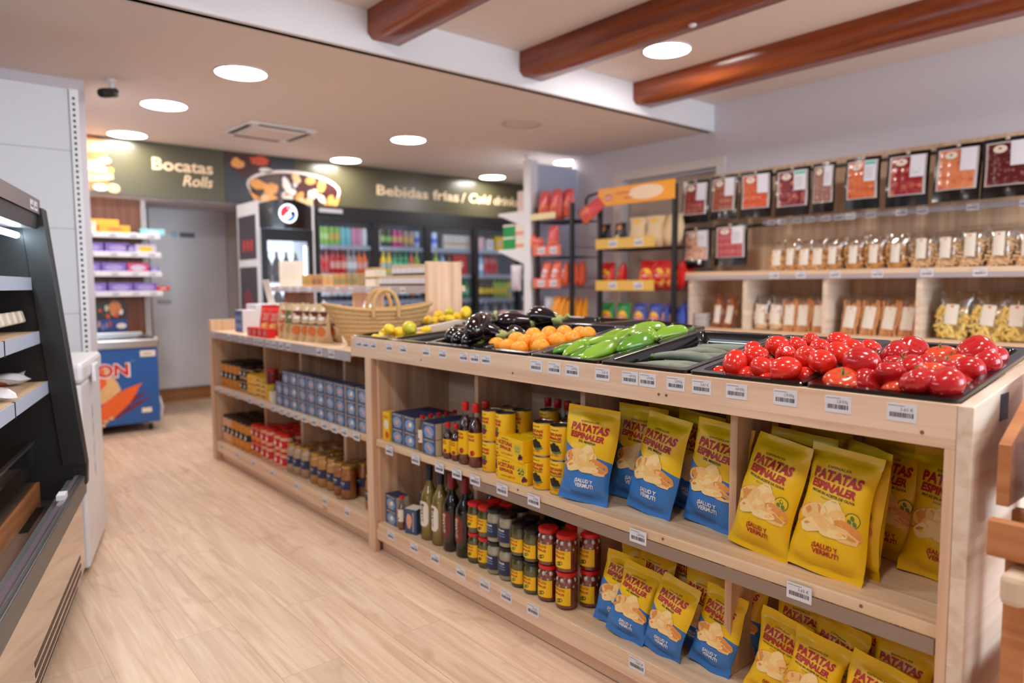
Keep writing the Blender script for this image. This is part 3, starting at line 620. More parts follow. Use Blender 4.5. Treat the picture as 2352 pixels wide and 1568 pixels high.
PEP = [(1.60, 1.69, .972, 1.66, 1.60, .985, .021), (1.65, 1.665, .988, 1.75, 1.61, 1.0, .021), (1.56, 1.60, .975, 1.70, 1.62, .998, .022), (1.68, 1.63, 1.0, 1.745, 1.55, 1.012, .02), (1.545, 1.555, .972, 1.67, 1.545, .990, .022), (1.53, 1.49, .975, 1.68, 1.50, 1.002, .027), (1.78, 1.66, 1.005, 1.90, 1.66, 1.024, .024), (1.74, 1.56, 1.010, 1.88, 1.58, 1.03, .024), (1.66, 1.46, .996, 1.80, 1.455, 1.016, .03), (1.83, 1.55, 1.030, 1.80, 1.44, 1.024, .028), (1.89, 1.60, 1.032, 1.95, 1.54, 1.044, .022), (1.88, 1.475, 1.020, 1.95, 1.45, 1.034, .025), (1.69, 1.55, .990, 1.80, 1.52, 1.008, .022)]
for i, (it, (o, rw_)) in enumerate(zip(PEP, rows_of([(x[0], x[1]) for x in PEP], 3))):
    t = thing('green_pepper', f'long green pepper, {o} from the oranges in the {rw_} of its tray', 'pepper', (0, 0, 0), 0, 'green peppers'); mb = MB()
    pf = [(0, .1), (.03, .35), (.12, .6), (.3, .85), (.5, 1), (.7, 1.04), (.86, .98), (.95, .78), (.99, .5), (1, .3)]
    a, b_ = Vector(it[:3]), Vector(it[3:6]); mid = (a + b_) / 2; d = (b_ - a); L = max(d.length, 0.13) * 1.12; d.normalize(); a, b_ = mid - d * L / 2, mid + d * L / 2
    sweep(mb, a, b_, [(t_, it[6] * .86 * k) for t_, k in pf], PEPM if i % 4 else PEPD, 18, (0, q.uniform(-.01, .01), q.uniform(0, .012)), lob=3, lamp=0.13); mb.build('flesh', t, smooth=180)
    mb = MB(); mb.tube([b_ - d * 0.004, b_ + d * 0.012, b_ + d * 0.026 + Vector((0, 0, .01))], [.009, .005, .006], LEAF, 8); mb.build('stem', t)
ZUCM = mat('courgette_skin', (122, 130, 116), 0.5, var=0.28, scale=30); CUCM = mat('cucumber_pale', (150, 168, 124), 0.5, var=0.15, scale=24)
ZUC = [(1.62, 1.375, .955, 1.63, 1.13, .953), (1.645, 1.335, .962, 1.665, 1.12, .96), (1.68, 1.335, .984, 1.70, 1.14, .982), (1.725, 1.32, .978, 1.775, 1.14, .984), (1.79, 1.345, .984, 1.81, 1.16, .986), (1.84, 1.318, .992, 1.85, 1.14, .99), (1.90, 1.324, 1.0, 1.905, 1.14, .998), (1.71, 1.328, .957, 1.73, 1.13, .957), (1.805, 1.336, .966, 1.83, 1.13, .970), (1.86, 1.34, .975, 1.88, 1.13, .978), (1.76, 1.345, .962, 1.765, 1.13, .962)]
for i, it in enumerate(ZUC):
    k = sorted(x[0] for x in ZUC).index(it[0]); t = thing('courgette', f'grey green courgette, {ORD[k]} from the front rim of its tray', 'courgette', (0, 0, 0), 0, 'courgettes'); mb = MB()
    pf = [(0, .55), (.02, .62), (.1, .66), (.3, .8), (.6, .98), (.85, 1), (.96, .8), (1, .35)]
    sweep(mb, it[:3], it[3:6], [(t_, .0155 * k_) for t_, k_ in pf], ZUCM, 12, (0, 0, q.uniform(0, .014)), lob=6, lamp=0.04); mb.build('skin', t, smooth=180)
    mb = MB(); a, b_ = Vector(it[:3]), Vector(it[3:6]); d = (a - b_).normalized(); mb.tube([a - d * .002, a + d * .012], [.0085, .0075], LEAF if i == 2 else ZUCM, 6); mb.build('stem_end', t)
for i, (a, b_, lab) in enumerate([((1.60, 2.52, .942), (1.63, 2.38, .942), 'pale green cucumber lying in the nearly empty tray'), ((1.575, 2.56, .938), (1.59, 2.40, .938), 'second pale cucumber, flat at the front of the nearly empty tray')]):
    mb = MB(); sweep(mb, a, b_, [(0, .006), (.03, .014), (.12, .019), (.5, .02), (.9, .018), (.98, .011), (1, .005)], CUCM, 14, (0, 0, .004)); tag(mb.build('cucumber', smooth=180), lab, 'cucumber', 'cucumbers')
# ------------------------------------------------------------------ crisp bags
def bag_fn(w, h, T, seed, seal=0.022):
    q = random.Random(seed); ph = [q.uniform(0, 6) for _ in range(6)]; am = [q.uniform(0.4, 1) for _ in range(6)]; tw = q.uniform(-0.02, 0.02); bl = q.uniform(-0.012, 0.012)
    def f(x, z, side):
        u = x / w + 0.5; v = z / h; s = seal / h
        vv = min(1, max(0, (v - s) / (1 - 2 * s))); e = max(0, 1 - abs(2 * u - 1) ** 2.6)
        t = T * (e ** 0.6) * (math.sin(PI * min(1, max(0, vv)) ** 0.85) ** 0.55 if 0 < vv < 1 else 0)
        wr = 0.0034 * abs(math.sin(x * 38 + z * 46 + ph[5])) * (0.35 + abs(2 * v - 1)) + 0.0022 * (am[0] * math.sin(x * 70 + ph[0] + z * 30) + am[1] * math.sin(z * 60 + ph[1] - x * 25)) + 0.003 * am[2] * math.sin(14 * x / w + ph[2]) * (abs(2 * v - 1) ** 3)
        edge = 0.004 * math.sin(u * 9 + ph[3]) * (1 if v < s * 1.6 or v > 1 - s * 1.6 else 0.0)
        pinch = 1 - 0.085 * math.sin(PI * min(1, max(0, vv))) ** 0.7
        bend = bl * (2 * v - 1) ** 2 + tw * (2 * u - 1) * (v - 0.3)
        return (x * pinch + 0.004 * math.sin(v * 7 + ph[4]) * (1 if u > .5 else -1) * abs(2 * u - 1) ** 4, -side * (t + (wr if side > 0 else wr * .6) * min(1, t / 0.012)) + edge + bend - side * 0.0006, z)
    return f
def split_mat(name, lo, hi):
    """two printed colours parted by a wavy line in the pack's own UVs"""
    m = bpy.data.materials.new(name); m.use_nodes = True; nt = m.node_tree; b = nt.nodes['Principled BSDF']; N = nt.nodes.new; L = nt.links.new
    uv = N('ShaderNodeUVMap'); uv.uv_map = 'UVMap'; sp = N('ShaderNodeSeparateXYZ'); L(uv.outputs[0], sp.inputs[0])
    a = N('ShaderNodeMath'); a.operation = 'MULTIPLY_ADD'; a.inputs[1].default_value = -0.20; a.inputs[2].default_value = 0.62; L(sp.outputs['X'], a.inputs[0])
    si = N('ShaderNodeMath'); si.operation = 'MULTIPLY'; si.inputs[1].default_value = 5.2; L(sp.outputs['X'], si.inputs[0]); s2 = N('ShaderNodeMath'); s2.operation = 'SINE'; L(si.outputs[0], s2.inputs[0])
    a2 = N('ShaderNodeMath'); a2.operation = 'MULTIPLY_ADD'; a2.inputs[1].default_value = -0.03; L(s2.outputs[0], a2.inputs[0]); L(a.outputs[0], a2.inputs[2])
    lt = N('ShaderNodeMath'); lt.operation = 'LESS_THAN'; L(sp.outputs['Y'], lt.inputs[0]); L(a2.outputs[0], lt.inputs[1])
    mx = N('ShaderNodeMix'); mx.data_type = 'RGBA'; mx.inputs['A'].default_value = lin(*hi); mx.inputs['B'].default_value = lin(*lo); L(lt.outputs[0], mx.inputs['Factor'])
    L(mx.outputs['Result'], b.inputs['Base Color']); b.inputs['Roughness'].default_value = 0.36
    return m
BLUEBAG = split_mat('bag_yellow_blue', (58, 122, 196), (240, 196, 16))
CHIPPTS = [(-.30, .10, .26, .18, .5, CHIP2), (-.20, .16, .24, .17, .3, CHIP1), (.05, .2, .2, .2, 1.2, CHIP3), (.10, .10, .20, .17, .8, CHIP1), (.30, .02, .22, .13, -.4, CHIP2), (.22, -.06, .26, .12, -.25, CHIP1), (-.15, -.02, .26, .15, .4, CHIP3), (-.05, .03, .2, .1, -.3, CHIP1), (.12, -.09, .22, .08, .1, CHIP3)]
BAGS = {}
def bag_mesh(kind, w, h, T, seed):
    key = (kind, w, seed)
    if key in BAGS: return BAGS[key]
    f = bag_fn(w, h, T, seed); mb = MB(); base = BLUEBAG if kind == 'salt' else YELB
    nu, nv = 20, 30
    mb.grid(lambda u, v: f((u - .5) * w, v * h, 1), nu, nv, base, uv=True); mb.grid(lambda u, v: f((.5 - u) * w, v * h, -1), nu, nv, base, uv=True)
    p = Print(mb, lambda x, y, l: (lambda a: (a[0], a[1] - 0.0014 - 0.0002 * l, a[2]))(f(max(-w * .495, min(w * .495, x)), y, 1)))
    ty = h * 0.665
    p.text('ESPINALER', 0, ty + h * .17, h * .028, INKB, width=w * .34)
    p.text('PATATAS', 0, ty + h * .075, h * .105, REDP, bold=0.05, width=w * .72, rot=-.04, shear=.08)
    p.text('ESPINALER', -w * .02, ty - h * .005, h * .085, REDP, bold=0.045, width=w * .68, rot=-.06, shear=.1)
    p.text('SAL MARINA' if kind == 'salt' else 'FRITAS EN ACEITE DE OLIVA', 0, ty - h * .045, h * .036 if kind == 'salt' else h * .028, INKB, bold=.02, width=w * (.36 if kind == 'salt' else .66), rot=-.06)
    if kind != 'salt': p.text('BOLSA DE PATATAS', 0, ty - h * .075, h * .016, INKB, width=w * .3, rot=-.06)
    cy = h * .40
    for k, (x, y, rx, ry, ro, m) in enumerate(CHIPPTS): p.oval(x * w * .98, cy + y * w * .85, rx * w * .9, ry * w * .72, m, 2 + k, 14, ro, .09, k + 3)
    cm = WHT if kind == 'salt' else REDP
    p.text('¡SALUD Y', w * .04, h * .215, h * .052, cm, bold=.03, width=w * .36); p.text('VERMUT!', w * .05, h * .165, h * .055, cm, bold=.03, width=w * .36)
    if kind == 'salt':
        p.text('PESO NETO', -w * .12, h * .095, h * .018, NAVY, width=w * .2); p.text('CONSUMIR PREFERENTEMENTE', -w * .02, h * .072, h * .016, NAVY, width=w * .4)
    else:
        gx, gy = w * .33, h * .49; p.oval(gx, gy, w * .1, w * .1, LEAF, 1, 20); p.oval(gx, gy, w * .088, w * .088, YELB, 2, 20)
        for dx, dy in ((-.03, -.02), (.035, -.035), (.0, .03)): p.oval(gx + dx * w, gy + dy * w, w * .026, w * .036, LEAF, 3, 10, .5)
    o = mb.build('crisps_bag', smooth=70); BAGS[key] = o.data; bpy.data.objects.remove(o)
    return BAGS[key]
def put_bag(kind, size, loc, rz, lean, roll, seed, label, group):
    w, h, T = {'L': (.178, .298, .036), 'S': (.138, .222, .027)}[size]
    o = bpy.data.objects.new('crisps_bag', bag_mesh(kind, w, h, T, seed)); C.objects.link(o)
    o.location = loc; o.rotation_euler = Euler((math.radians(-lean), math.radians(roll), math.radians(rz)), 'XYZ')
    return tag(o, label, 'crisps', group)
SH, SB = .5195, .1365
G1, G2, G3, G4 = 'large yellow and blue crisps bags', 'large all yellow crisps bags', 'small yellow and blue crisps bags', 'small all yellow crisps bags'
for a in [
    ('salt', 'L', (1.56, 1.515, SH), -72, 9, 4, 1, 'large yellow and blue crisps bag standing in front beside the black olive cans', G1),
    ('salt', 'L', (1.62, 1.31, SH), -94, 14, 5, 2, 'large yellow and blue crisps bag in the middle of the shelf front', G1),
    ('salt', 'L', (1.655, 1.125, SH), -93, 9, 5, 3, 'large yellow and blue crisps bag pressed against the divider by the yellow bags', G1),
    ('salt', 'L', (1.70, 1.425, SH), -78, 8, 2, 4, 'large yellow and blue crisps bag half hidden behind the one beside the olive cans', G1),
    ('salt', 'L', (1.79, 1.36, SH), -88, 4, 0, 1, 'large yellow and blue crisps bag at the very back behind the first two', G1),
    ('salt', 'L', (1.74, 1.24, SH), -92, 5, 3, 2, 'large yellow and blue crisps bag behind the middle one, only its top showing', G1),
    ('salt', 'L', (1.80, 1.09, SH), -92, 4, 0, 4, 'large yellow and blue crisps bag behind the one at the divider', G1),
    ('olive', 'L', (1.585, .935, SH), -97, 13, 6, 11, 'large all yellow crisps bag leaning at the divider side of the upper shelf', G2),
    ('olive', 'L', (1.58, .757, SH), -92, 12, 4, 12, 'large all yellow crisps bag in front in the middle of its compartment', G2),
    ('olive', 'L', (1.745, .565, SH), -94, 8, 2, 13, 'large all yellow crisps bag by the island end post', G2),
    ('olive', 'L', (1.70, .90, SH), -93, 6, 2, 13, 'large all yellow crisps bag right behind the leaning one', G2),
    ('olive', 'L', (1.78, .88, SH), -92, 4, 0, 12, 'large all yellow crisps bag at the back panel behind the leaning one', G2),
    ('olive', 'L', (1.67, .735, SH), -118, 7, 1, 11, 'large all yellow crisps bag turned sideways behind the middle one', G2),
    ('olive', 'L', (1.80, .70, SH), -105, 4, 0, 13, 'large all yellow crisps bag deep in the corner behind the middle one', G2),
    ('salt', 'S', (1.605, 1.43, SB), -74, 14, 7, 5, 'small yellow and blue crisps bag beside the jars on the bottom shelf', G3),
    ('salt', 'S', (1.565, 1.352, SB), -84, 18, 9, 6, 'small crumpled yellow and blue crisps bag in front, second from the jars', G3),
    ('salt', 'S', (1.565, 1.22, SB), -90, 17, 8, 7, 'small yellow and blue crisps bag in front, third from the jars', G3),
    ('salt', 'S', (1.615, 1.085, SB), -92, 15, 6, 5, 'small yellow and blue crisps bag at the lower divider', G3),
    ('salt', 'S', (1.68, 1.36, SB + .015), -86, 10, 5, 7, 'small yellow and blue crisps bag rising behind the crumpled one', G3),
    ('salt', 'S', (1.71, 1.43, SB), -80, 6, 3, 6, 'small yellow and blue crisps bag behind the one beside the jars', G3),
    ('salt', 'S', (1.66, 1.17, SB + .01), -90, 11, 6, 6, 'small yellow and blue crisps bag behind the third one, words half hidden', G3),
    ('salt', 'S', (1.76, 1.28, SB + .03), -88, 5, 2, 5, 'small yellow and blue crisps bag high at the back of the pile', G3),
    ('salt', 'S', (1.74, 1.07, SB + .02), -92, 6, 3, 7, 'small yellow and blue crisps bag at the back beside the lower divider', G3),
    ('salt', 'S', (1.80, 1.40, SB + .03), -85, 4, 0, 7, 'small yellow and blue crisps bag at the back panel behind the first ones', G3),
    ('olive', 'S', (1.605, .895, SB), -88, 12, 6, 14, 'small all yellow crisps bag closest to the lower divider', G4),
    ('olive', 'S', (1.565, .795, SB), -92, 16, 7, 15, 'small all yellow crisps bag in front, second from the lower divider', G4),
    ('olive', 'S', (1.555, .655, SB), -95, 17, 7, 16, 'small all yellow crisps bag in front, third from the lower divider', G4),
    ('olive', 'S', (1.69, .88, SB + .03), -92, 9, 4, 16, 'small all yellow crisps bag just behind the one at the divider', G4),
    ('olive', 'S', (1.65, .77, SB + .02), -94, 10, 5, 14, 'small all yellow crisps bag behind the second one, its name half covered', G4),
    ('olive', 'S', (1.72, .74, SB + .03), -92, 6, 3, 15, 'small all yellow crisps bag in the third layer of the pile', G4),
    ('olive', 'S', (1.66, .63, SB + .02), -93, 10, 5, 15, 'small all yellow crisps bag behind the third one', G4),
    ('olive', 'S', (1.80, .87, SB + .05), -88, 4, 0, 14, 'small all yellow crisps bag at the back panel by the divider', G4),
    ('olive', 'S', (1.80, .70, SB + .05), -90, 4, 0, 16, 'small all yellow crisps bag at the back panel near the end post', G4),
    ('olive', 'S', (1.74, .565, SB + .02), -92, 7, 3, 14, 'small all yellow crisps bag tucked at the end post', G4)]: put_bag(*a)

# ------------------------------------------------------------------ cans, tins, jars, bottles
def jar_glass(r, h, neck=.8):
    return [(r * .86, 0), (r, h * .04), (r, h * .80), (r * .97, h * .86), (r * neck, h * .93), (r * neck, h)]
def jar(name, r, h, body, lid, label=None, lines=(), lcol=REDP, lo=.2, hi=.62, lidh=.014, neck=.86, balls=None, arc=2.2, a0=0.0, art=None, cat='jar'):
    """glass jar > contents, glass, lid, label"""
    t = thing(name, '', cat); hb = h - lidh * .75
    MB().lathe([(r * k_ * .955, z + (.002 if i == 0 else 0)) for i, (k_, z) in enumerate([(rr / r, z) for rr, z in jar_glass(r, hb, neck)])], body, 18).build('contents', t, smooth=50)
    if balls:
        mb = MB(); q = random.Random(4)
        for zz in (hb * .68, hb * .84):
            for k in range(8):
                a = 2 * PI * k / 8 + zz * 60; mb.ell((r * .70 * math.cos(a), r * .70 * math.sin(a), zz), (r * .29,) * 3, balls, 8, 6)
        mb.build('pickled_onion', t, smooth=180)
    MB().lathe(jar_glass(r, hb, neck), GLASS, 22, cap=False).build('glass_body', t, smooth=50)
    lr = r * neck + .0025
    MB().lathe([(lr, h - lidh), (lr + .0006, h - lidh + .001), (lr + .0006, h - .002), (lr - .002, h), (0, h - .0008)], lid, 26).build('jar_lid', t, smooth=40)
    if label:
        mb = MB(); R = r + .0006; n = 14
        mb.grid(lambda u, v: (R * math.sin((u - .5) * arc + a0), -R * math.cos((u - .5) * arc + a0), h * (lo + (hi - lo) * v)), n, 1, label)
        p = Print(mb, on_cyl(R, 0, a0)); cw = r * 1.25; y = h * (hi - .1)
        for i, (tx, sz, cm) in enumerate(lines): p.text(tx, -.002, y, sz, cm, bold=.035, width=min(cw, len(tx) * sz * .62), rot=-.03); y -= sz * 1.15
        if art: p.oval(0, h * lo + h * (hi - lo) * .24, r * .4, h * (hi - lo) * .12, art, 1, 12, .4, .1, 3)
        mb.build('jar_label', t, smooth=60)
    return t
def can(name, r, h, top_lines, art, cat='can'):
    t = thing(name, '', cat)
    MB().lathe([(r - .001, .003), (r, .005), (r, h - .005), (r - .001, h - .003)], YEL, 28, cap=False).build('can_wall', t, smooth=50)
    mb = MB(); p = Print(mb, on_cyl(r + .0004)); y = h * .86; p.text('ESPINALER', 0, y, .007, INKB, width=r * .9)
    y -= .017
    for tx, sz in top_lines: p.text(tx, 0, y, sz, REDP, bold=.045, width=r * 1.5, rot=-.02); y -= sz * .98
    if art == 'black':
        p.text('NEGRAS SIN HUESO', 0, y + .003, .0075, INKB, bold=.02, width=r * 1.4)
        for x, yy in ((-.012, .045), (.0, .05), (.010, .043), (-.006, .036), (.006, .035), (.014, .034)): p.oval(x, yy, .0085, .0085, INKB, 2, 12)
        for x, yy, ro in ((.016, .027, .2), (.004, .025, -.1)): p.oval(x, yy, .011, .004, LEAF, 3, 10, ro)
    else:
        for x, yy in ((-.008, .055), (.002, .05), (.008, .056)): p.oval(x, yy, .0075, .0075, LEAF, 2, 12)
        for k, (x, yy) in enumerate(((-.004, .036), (.006, .033), (.0, .041), (.01, .04))): p.oval(x, yy, .010, .007, mat('print_plum', (110, 40, 70), .5), 3 + k, 10, .4)
    p.text('¡SALUD Y VERMUT!', 0, .014, .008, mat('print_orange', (226, 96, 30), .5), bold=.03, width=r * .95); mb.build('can_print', t, smooth=50)
    mb = MB(); mb.lathe([(r - .0012, h - .0035), (r + .0004, h - .0025), (r + .0004, h - .0005), (r - .0012, h), (r - .003, h - .003), (0, h - .0035)], TIN, 28, cap=False)
    mb.lathe([(0, 0), (r - .0015, 0), (r + .0004, .0008), (r + .0004, .0026), (r - .0012, .0035)], TIN, 28, cap=False); mb.build('can_rim', t, smooth=40)
    return t
CA = Proto(can('olive_can', .0362, .1135, [('ACEITUNAS', .0125), ('ESPINALER', .0115)], 'green')); CB = Proto(can('olive_can', .0362, .1135, [('ACEITUNAS', .0125), ('ESPINALER', .0115)], 'black'))
RZ = -PI / 2
zc = [SH - .001, SH + .1128]
def pos(k): return ['lower one', 'upper one'][k]
for (x, y, r), lab in zip([(1.578, 2.0, -.15), (1.582, 1.925, -.35), (1.66, 1.925, .0), (1.735, 1.86, .1), (1.66, 2.0, .2)], ['beside the tall sauce bottles', 'behind the olive carton', 'second row above the carton', 'third row near the back', 'hidden second row by the sauce bottles']):
    for k in (0, 1): CA.put((x, y, zc[k]), (0, 0, RZ + r), f'yellow olive can with plum print, {lab}, {pos(k)}', 'yellow green olive cans')
for (x, y, r), lab in zip([(1.572, 1.712, .0), (1.575, 1.632, .12), (1.652, 1.665, -.1), (1.655, 1.588, .1), (1.73, 1.70, 0)], ['in front by the carton', 'in front by the crisps bags', 'second row between the front two', 'second row by the crisps bags', 'third row at the back']):
    for k in (0, 1): CB.put((x, y, zc[k]), (0, 0, RZ + r), f'yellow can of black olives {lab}, {pos(k)}', 'black olive cans')
# cartons of three small tins
def carton(name, w, d, h, body, fn=None):
    t = thing(name, '', 'carton'); MB().box((-w / 2, -d / 2, 0), (w / 2, d / 2, h), body).build('carton_box', t, smooth=0, bevel=.0012)
    if fn: mb = MB(); fn(Print(mb, on_y(-d / 2 - .0002, .0002)), mb, w, d, h); mb.build('carton_print', t, smooth=0)
    return t
def olive_print(p, mb, w, d, h):
    p.text('ESPINALER', -.03, h * .84, .008, INKB, width=.04); p.text('ACEITUNAS', -.03, h * .6, .019, REDP, bold=.045, width=.085, rot=-.03); p.text('ESPINALER', -.028, h * .38, .016, REDP, bold=.045, width=.07, rot=-.03)
    for x, y in ((.03, .05), (.045, .052), (.06, .05), (.036, .04), (.052, .041), (.04, .031), (.056, .030)): p.oval(x, y, .0095, .0085, LETT, 2, 12)
    for x, y in ((.06, .022), (.069, .018), (.056, .014)): p.oval(x, y, .009, .007, mat('print_plum', (110, 40, 70), .5), 3, 10, .5)
    p.text('¡SALUD!', .0, .012, .010, MATS['print_orange'], bold=.03, width=.03); p.text('RELLENAS DE ANCHOA', -.03, .012, .006, INKB, width=.05)
PC = Proto(carton('olive_carton', .152, .062, .076, YEL, olive_print))
PC.put((1.564, 1.835, SH), (0, 0, RZ + .06), 'yellow olive carton of three tins, lower of the two in front', 'yellow olive cartons'); PC.put((1.566, 1.842, SH + .0765), (0, 0, RZ - .10), 'yellow olive carton of three tins, resting on the other one', 'yellow olive cartons')
PC.put((1.645, 1.82, SH), (0, 0, RZ), 'yellow olive carton hidden behind the front two, lower', 'yellow olive cartons'); PC.put((1.645, 1.80, SH + .0765), (0, 0, RZ + .04), 'yellow olive carton behind the front two, its top showing', 'yellow olive cartons')
# blue tin cartons: picture front, cream edge
BLU = mat('carton_blue', (62, 82, 122), .5, var=.08); BLUD = mat('carton_blue_dark', (34, 46, 84), .5); BLUL = mat('carton_glow', (120, 160, 206), .5, var=.1, scale=40); CRM = mat('carton_cream', (206, 190, 164), .6); SHELLP = mat('print_seafood', (226, 164, 136), .5, var=.1, scale=60)
def tin_print(pic):
    def f(p, mb, w, d, h):
        p.oval(0, h * .42, w * .38, h * .36, BLUL, 1, 18); p.text('ESPINALER', 0, h * .84, .0095, CRM, bold=.03, width=w * .74, lay=2)
        if pic == 0: p.oval(0, h * .42, w * .17, h * .18, SHELLP, 2, 10, .3, .25, 2)
        elif pic == 1: p.oval(0, h * .45, w * .24, h * .11, SHELLP, 2, 12, -.5, .15, 3)
        else: p.oval(-.005, h * .4, w * .12, h * .16, SHELLP, 2, 10, 0, .2, 4); p.oval(.008, h * .46, w * .11, h * .14, WHT, 3, 10, .4, .2, 5)
        p.rect(-w * .3, h * .06, w * .3, h * .085, CRM, 2)
    return f
TINS = []
for k in range(3):
    t = carton('seafood_carton', .096, .030, .0655, BLU, tin_print(k)); mb = MB()
    mb.box((.0480, -.0145, .001), (.0486, .0145, .0645), CRM); mb.box((-.0486, -.0145, .001), (-.0480, .0145, .0645), CRM); mb.box((-.048, -.015, .0655), (.048, .015, .0658), BLUD); mb.build('carton_edge', t, smooth=0)
    TINS.append(Proto(t))
def tin_stack(x, y, z, n, deep, pic, where, group, rz=0.0, gap=.033, sc=None):
    for dd in range(deep):
        for k in range(n):
            lab = f"blue tin carton, {'front' if dd == 0 else ORD[dd] + ' row'} {where}, " + ('top' if k == n - 1 else ('bottom' if k == 0 else 'middle')) + ' one'
            TINS[pic].put((x + dd * gap, y, z + k * .0663 * (sc or 1)), (0, 0, RZ + rz), lab, group, (sc,) * 3 if sc else None)
tin_stack(1.556, 2.612, SH, 2, 6, 0, 'of the stack by the yellow carton', 'blue tin cartons on the island middle shelf')
tin_stack(1.556, 2.512, SH, 2, 6, 2, 'of the stack before the tiny bottle', 'blue tin cartons on the island middle shelf')
tin_stack(1.546, 2.350, SH, 2, 6, 1, 'of the stack by the sauce bottles', 'blue tin cartons on the island middle shelf')
tin_stack(1.565, 2.695, SB, 2, 2, 2, 'of the bottom shelf stack', 'blue tin cartons on the island bottom shelf')
t = carton('yellow_carton', .055, .05, .125, YEL, lambda p, mb, w, d, h: (p.text('SALSA', 0, .10, .012, REDP, bold=.03, width=.04), p.oval(.006, .072, .019, .022, PAPERC, 2), p.oval(.01, .025, .016, .016, TOMS, 2)))
Proto(t).put((1.56, 2.70, SH), (0, 0, RZ), 'small yellow carton in the corner beside the blue tin cartons')
t = carton('blue_carton', .062, .06, .108, BLU, lambda p, mb, w, d, h: (p.text('ESPINALER', .017, .054, .01, CRM, bold=.03, width=.085, rot=PI / 2), p.oval(-.008, .055, .014, .034, SHELLP, 2, 12, 0, .1, 2)))
mb = MB(); mb.box((-.031, -.03, .108), (.031, .03, .1084), PAPERC); mb.build('carton_top', t, smooth=0); PBX = Proto(t)
PBX.put((1.58, 2.545, SB), (0, 0, RZ + .35), 'upright navy carton with a cream top in front on the bottom shelf'); PBX.put((1.68, 2.585, SB), (0, 0, RZ), 'navy carton behind the upright one, in shade on the bottom shelf', None, (1, 1, 1.35))

# bottles
SAUCE = mat('sauce_dark', (74, 18, 12), .12, coat=.4); SAUCEB = mat('sauce_red', (140, 30, 14), .15, coat=.4)
def sauce(name, r, h):
    t = thing(name, '', 'bottle')
    MB().lathe([(r * .8, .001), (r * .95, .005), (r * .95, h * .25)], SAUCEB, 18).build('sauce_base', t, smooth=50)
    MB().lathe([(r * .95, h * .25), (r * .95, h * .58), (r * .8, h * .66), (r * .38, h * .73), (r * .36, h * .78)], SAUCE, 18).build('sauce_fill', t, smooth=50)
    MB().lathe([(r * .86, 0), (r, .004), (r, h * .60), (r * .84, h * .68), (r * .43, h * .76), (r * .41, h * .88)], GLASS, 20, cap=False).build('glass_body', t, smooth=50)
    MB().lathe([(r * .47, h * .86), (r * .5, h * .865), (r * .5, h * .985), (r * .44, h), (0, h)], REDL, 16).build('bottle_cap', t, smooth=40)
    mb = MB(); R = r + .0005; mb.grid(lambda u, v: (R * math.sin((u - .5) * 3.4), -R * math.cos((u - .5) * 3.4), h * (.17 + .38 * v)), 14, 1, YEL); p = Print(mb, on_cyl(R))
    p.text('SALSA', 0, h * .48, h * .055, REDP, bold=.045, width=r * 1.2, rot=-.03); p.text('ESPINALER', 0, h * .42, h * .05, REDP, bold=.045, width=r * 1.3, rot=-.03); p.oval(r * .3, h * .23, r * .36, r * .36, REDP, 1, 14); p.text('Aperitivo', 0, h * .18, h * .03, INKB, width=r * .9)
    mb.build('bottle_label', t, smooth=60)
    return t
P1 = Proto(sauce('sauce_bottle', .0285, .238)); P2 = Proto(sauce('sauce_bottle', .021, .142))
P1.put((1.566, 2.147, SH), (0, 0, RZ), 'tall red capped sauce bottle, second from the olive cans', 'tall sauce bottles'); P1.put((1.568, 2.085, SH), (0, 0, RZ + .1), 'tall red capped sauce bottle touching the olive cans', 'tall sauce bottles')
P1.put((1.632, 2.105, SH), (0, 0, RZ), 'tall red capped sauce bottle behind the front pair', 'tall sauce bottles')
for i, y in enumerate((1.985, 1.93, 1.875, 1.82, 1.77)): P1.put((1.845, y, SH), (0, 0, RZ), f'tall red capped sauce bottle at the back panel, {ORD[i]} from the divider', 'tall sauce bottles', (1, 1, 1.02))
P2.put((1.562, 2.26, SH), (0, 0, RZ), 'small red capped sauce bottle next to the blue tin cartons', 'small sauce bottles'); P2.put((1.566, 2.21, SH), (0, 0, RZ + .1), 'small red capped sauce bottle next to the tall ones', 'small sauce bottles'); P2.put((1.615, 2.225, SH), (0, 0, RZ), 'small red capped sauce bottle behind the front two', 'small sauce bottles')
def mini(name):
    t = thing(name, '', 'bottle'); r, h = .019, .148
    MB().lathe([(r * .9, .001), (r * .93, .01), (r * .93, h * .3)], mat('vermouth_amber', (150, 82, 30), .15, coat=.4), 14).build('liquid', t)
    MB().lathe([(r * .9, 0), (r, .004), (r, h * .58), (r * .45, h * .78), (r * .42, h * .92)], GLASS, 16, cap=False).build('glass_body', t, smooth=50)
    MB().lathe([(r * .5, h * .9), (r * .52, h * .905), (r * .52, h), (0, h)], REDL, 14).build('bottle_cap', t)
    mb = MB(); R = r + .0005; mb.grid(lambda u, v: (R * math.sin((u - .5) * 2.6), -R * math.cos((u - .5) * 2.6), h * (.25 + .36 * v)), 10, 1, PAPERC); p = Print(mb, on_cyl(R)); p.oval(0, h * .34, r * .3, r * .25, REDP); p.rect(-r * .5, h * .5, r * .5, h * .52, INK); mb.build('bottle_label', t)
    return t
P3 = Proto(mini('mini_bottle'))
for i in range(5): P3.put((1.552 + i * .042, 2.428 + (.002 * i), SH), (0, 0, RZ), 'tiny red capped bottle with a white label ' + ['in front between blue tin cartons', 'second in its row between blue cartons', 'third in its row between blue cartons', 'fourth in its row between blue cartons', 'last in its row between blue cartons'][i], 'tiny bottles between the cartons')
P3.put((1.56, 2.615, SB), (0, 0, RZ), 'tiny red capped bottle beside the navy carton on the bottom shelf')
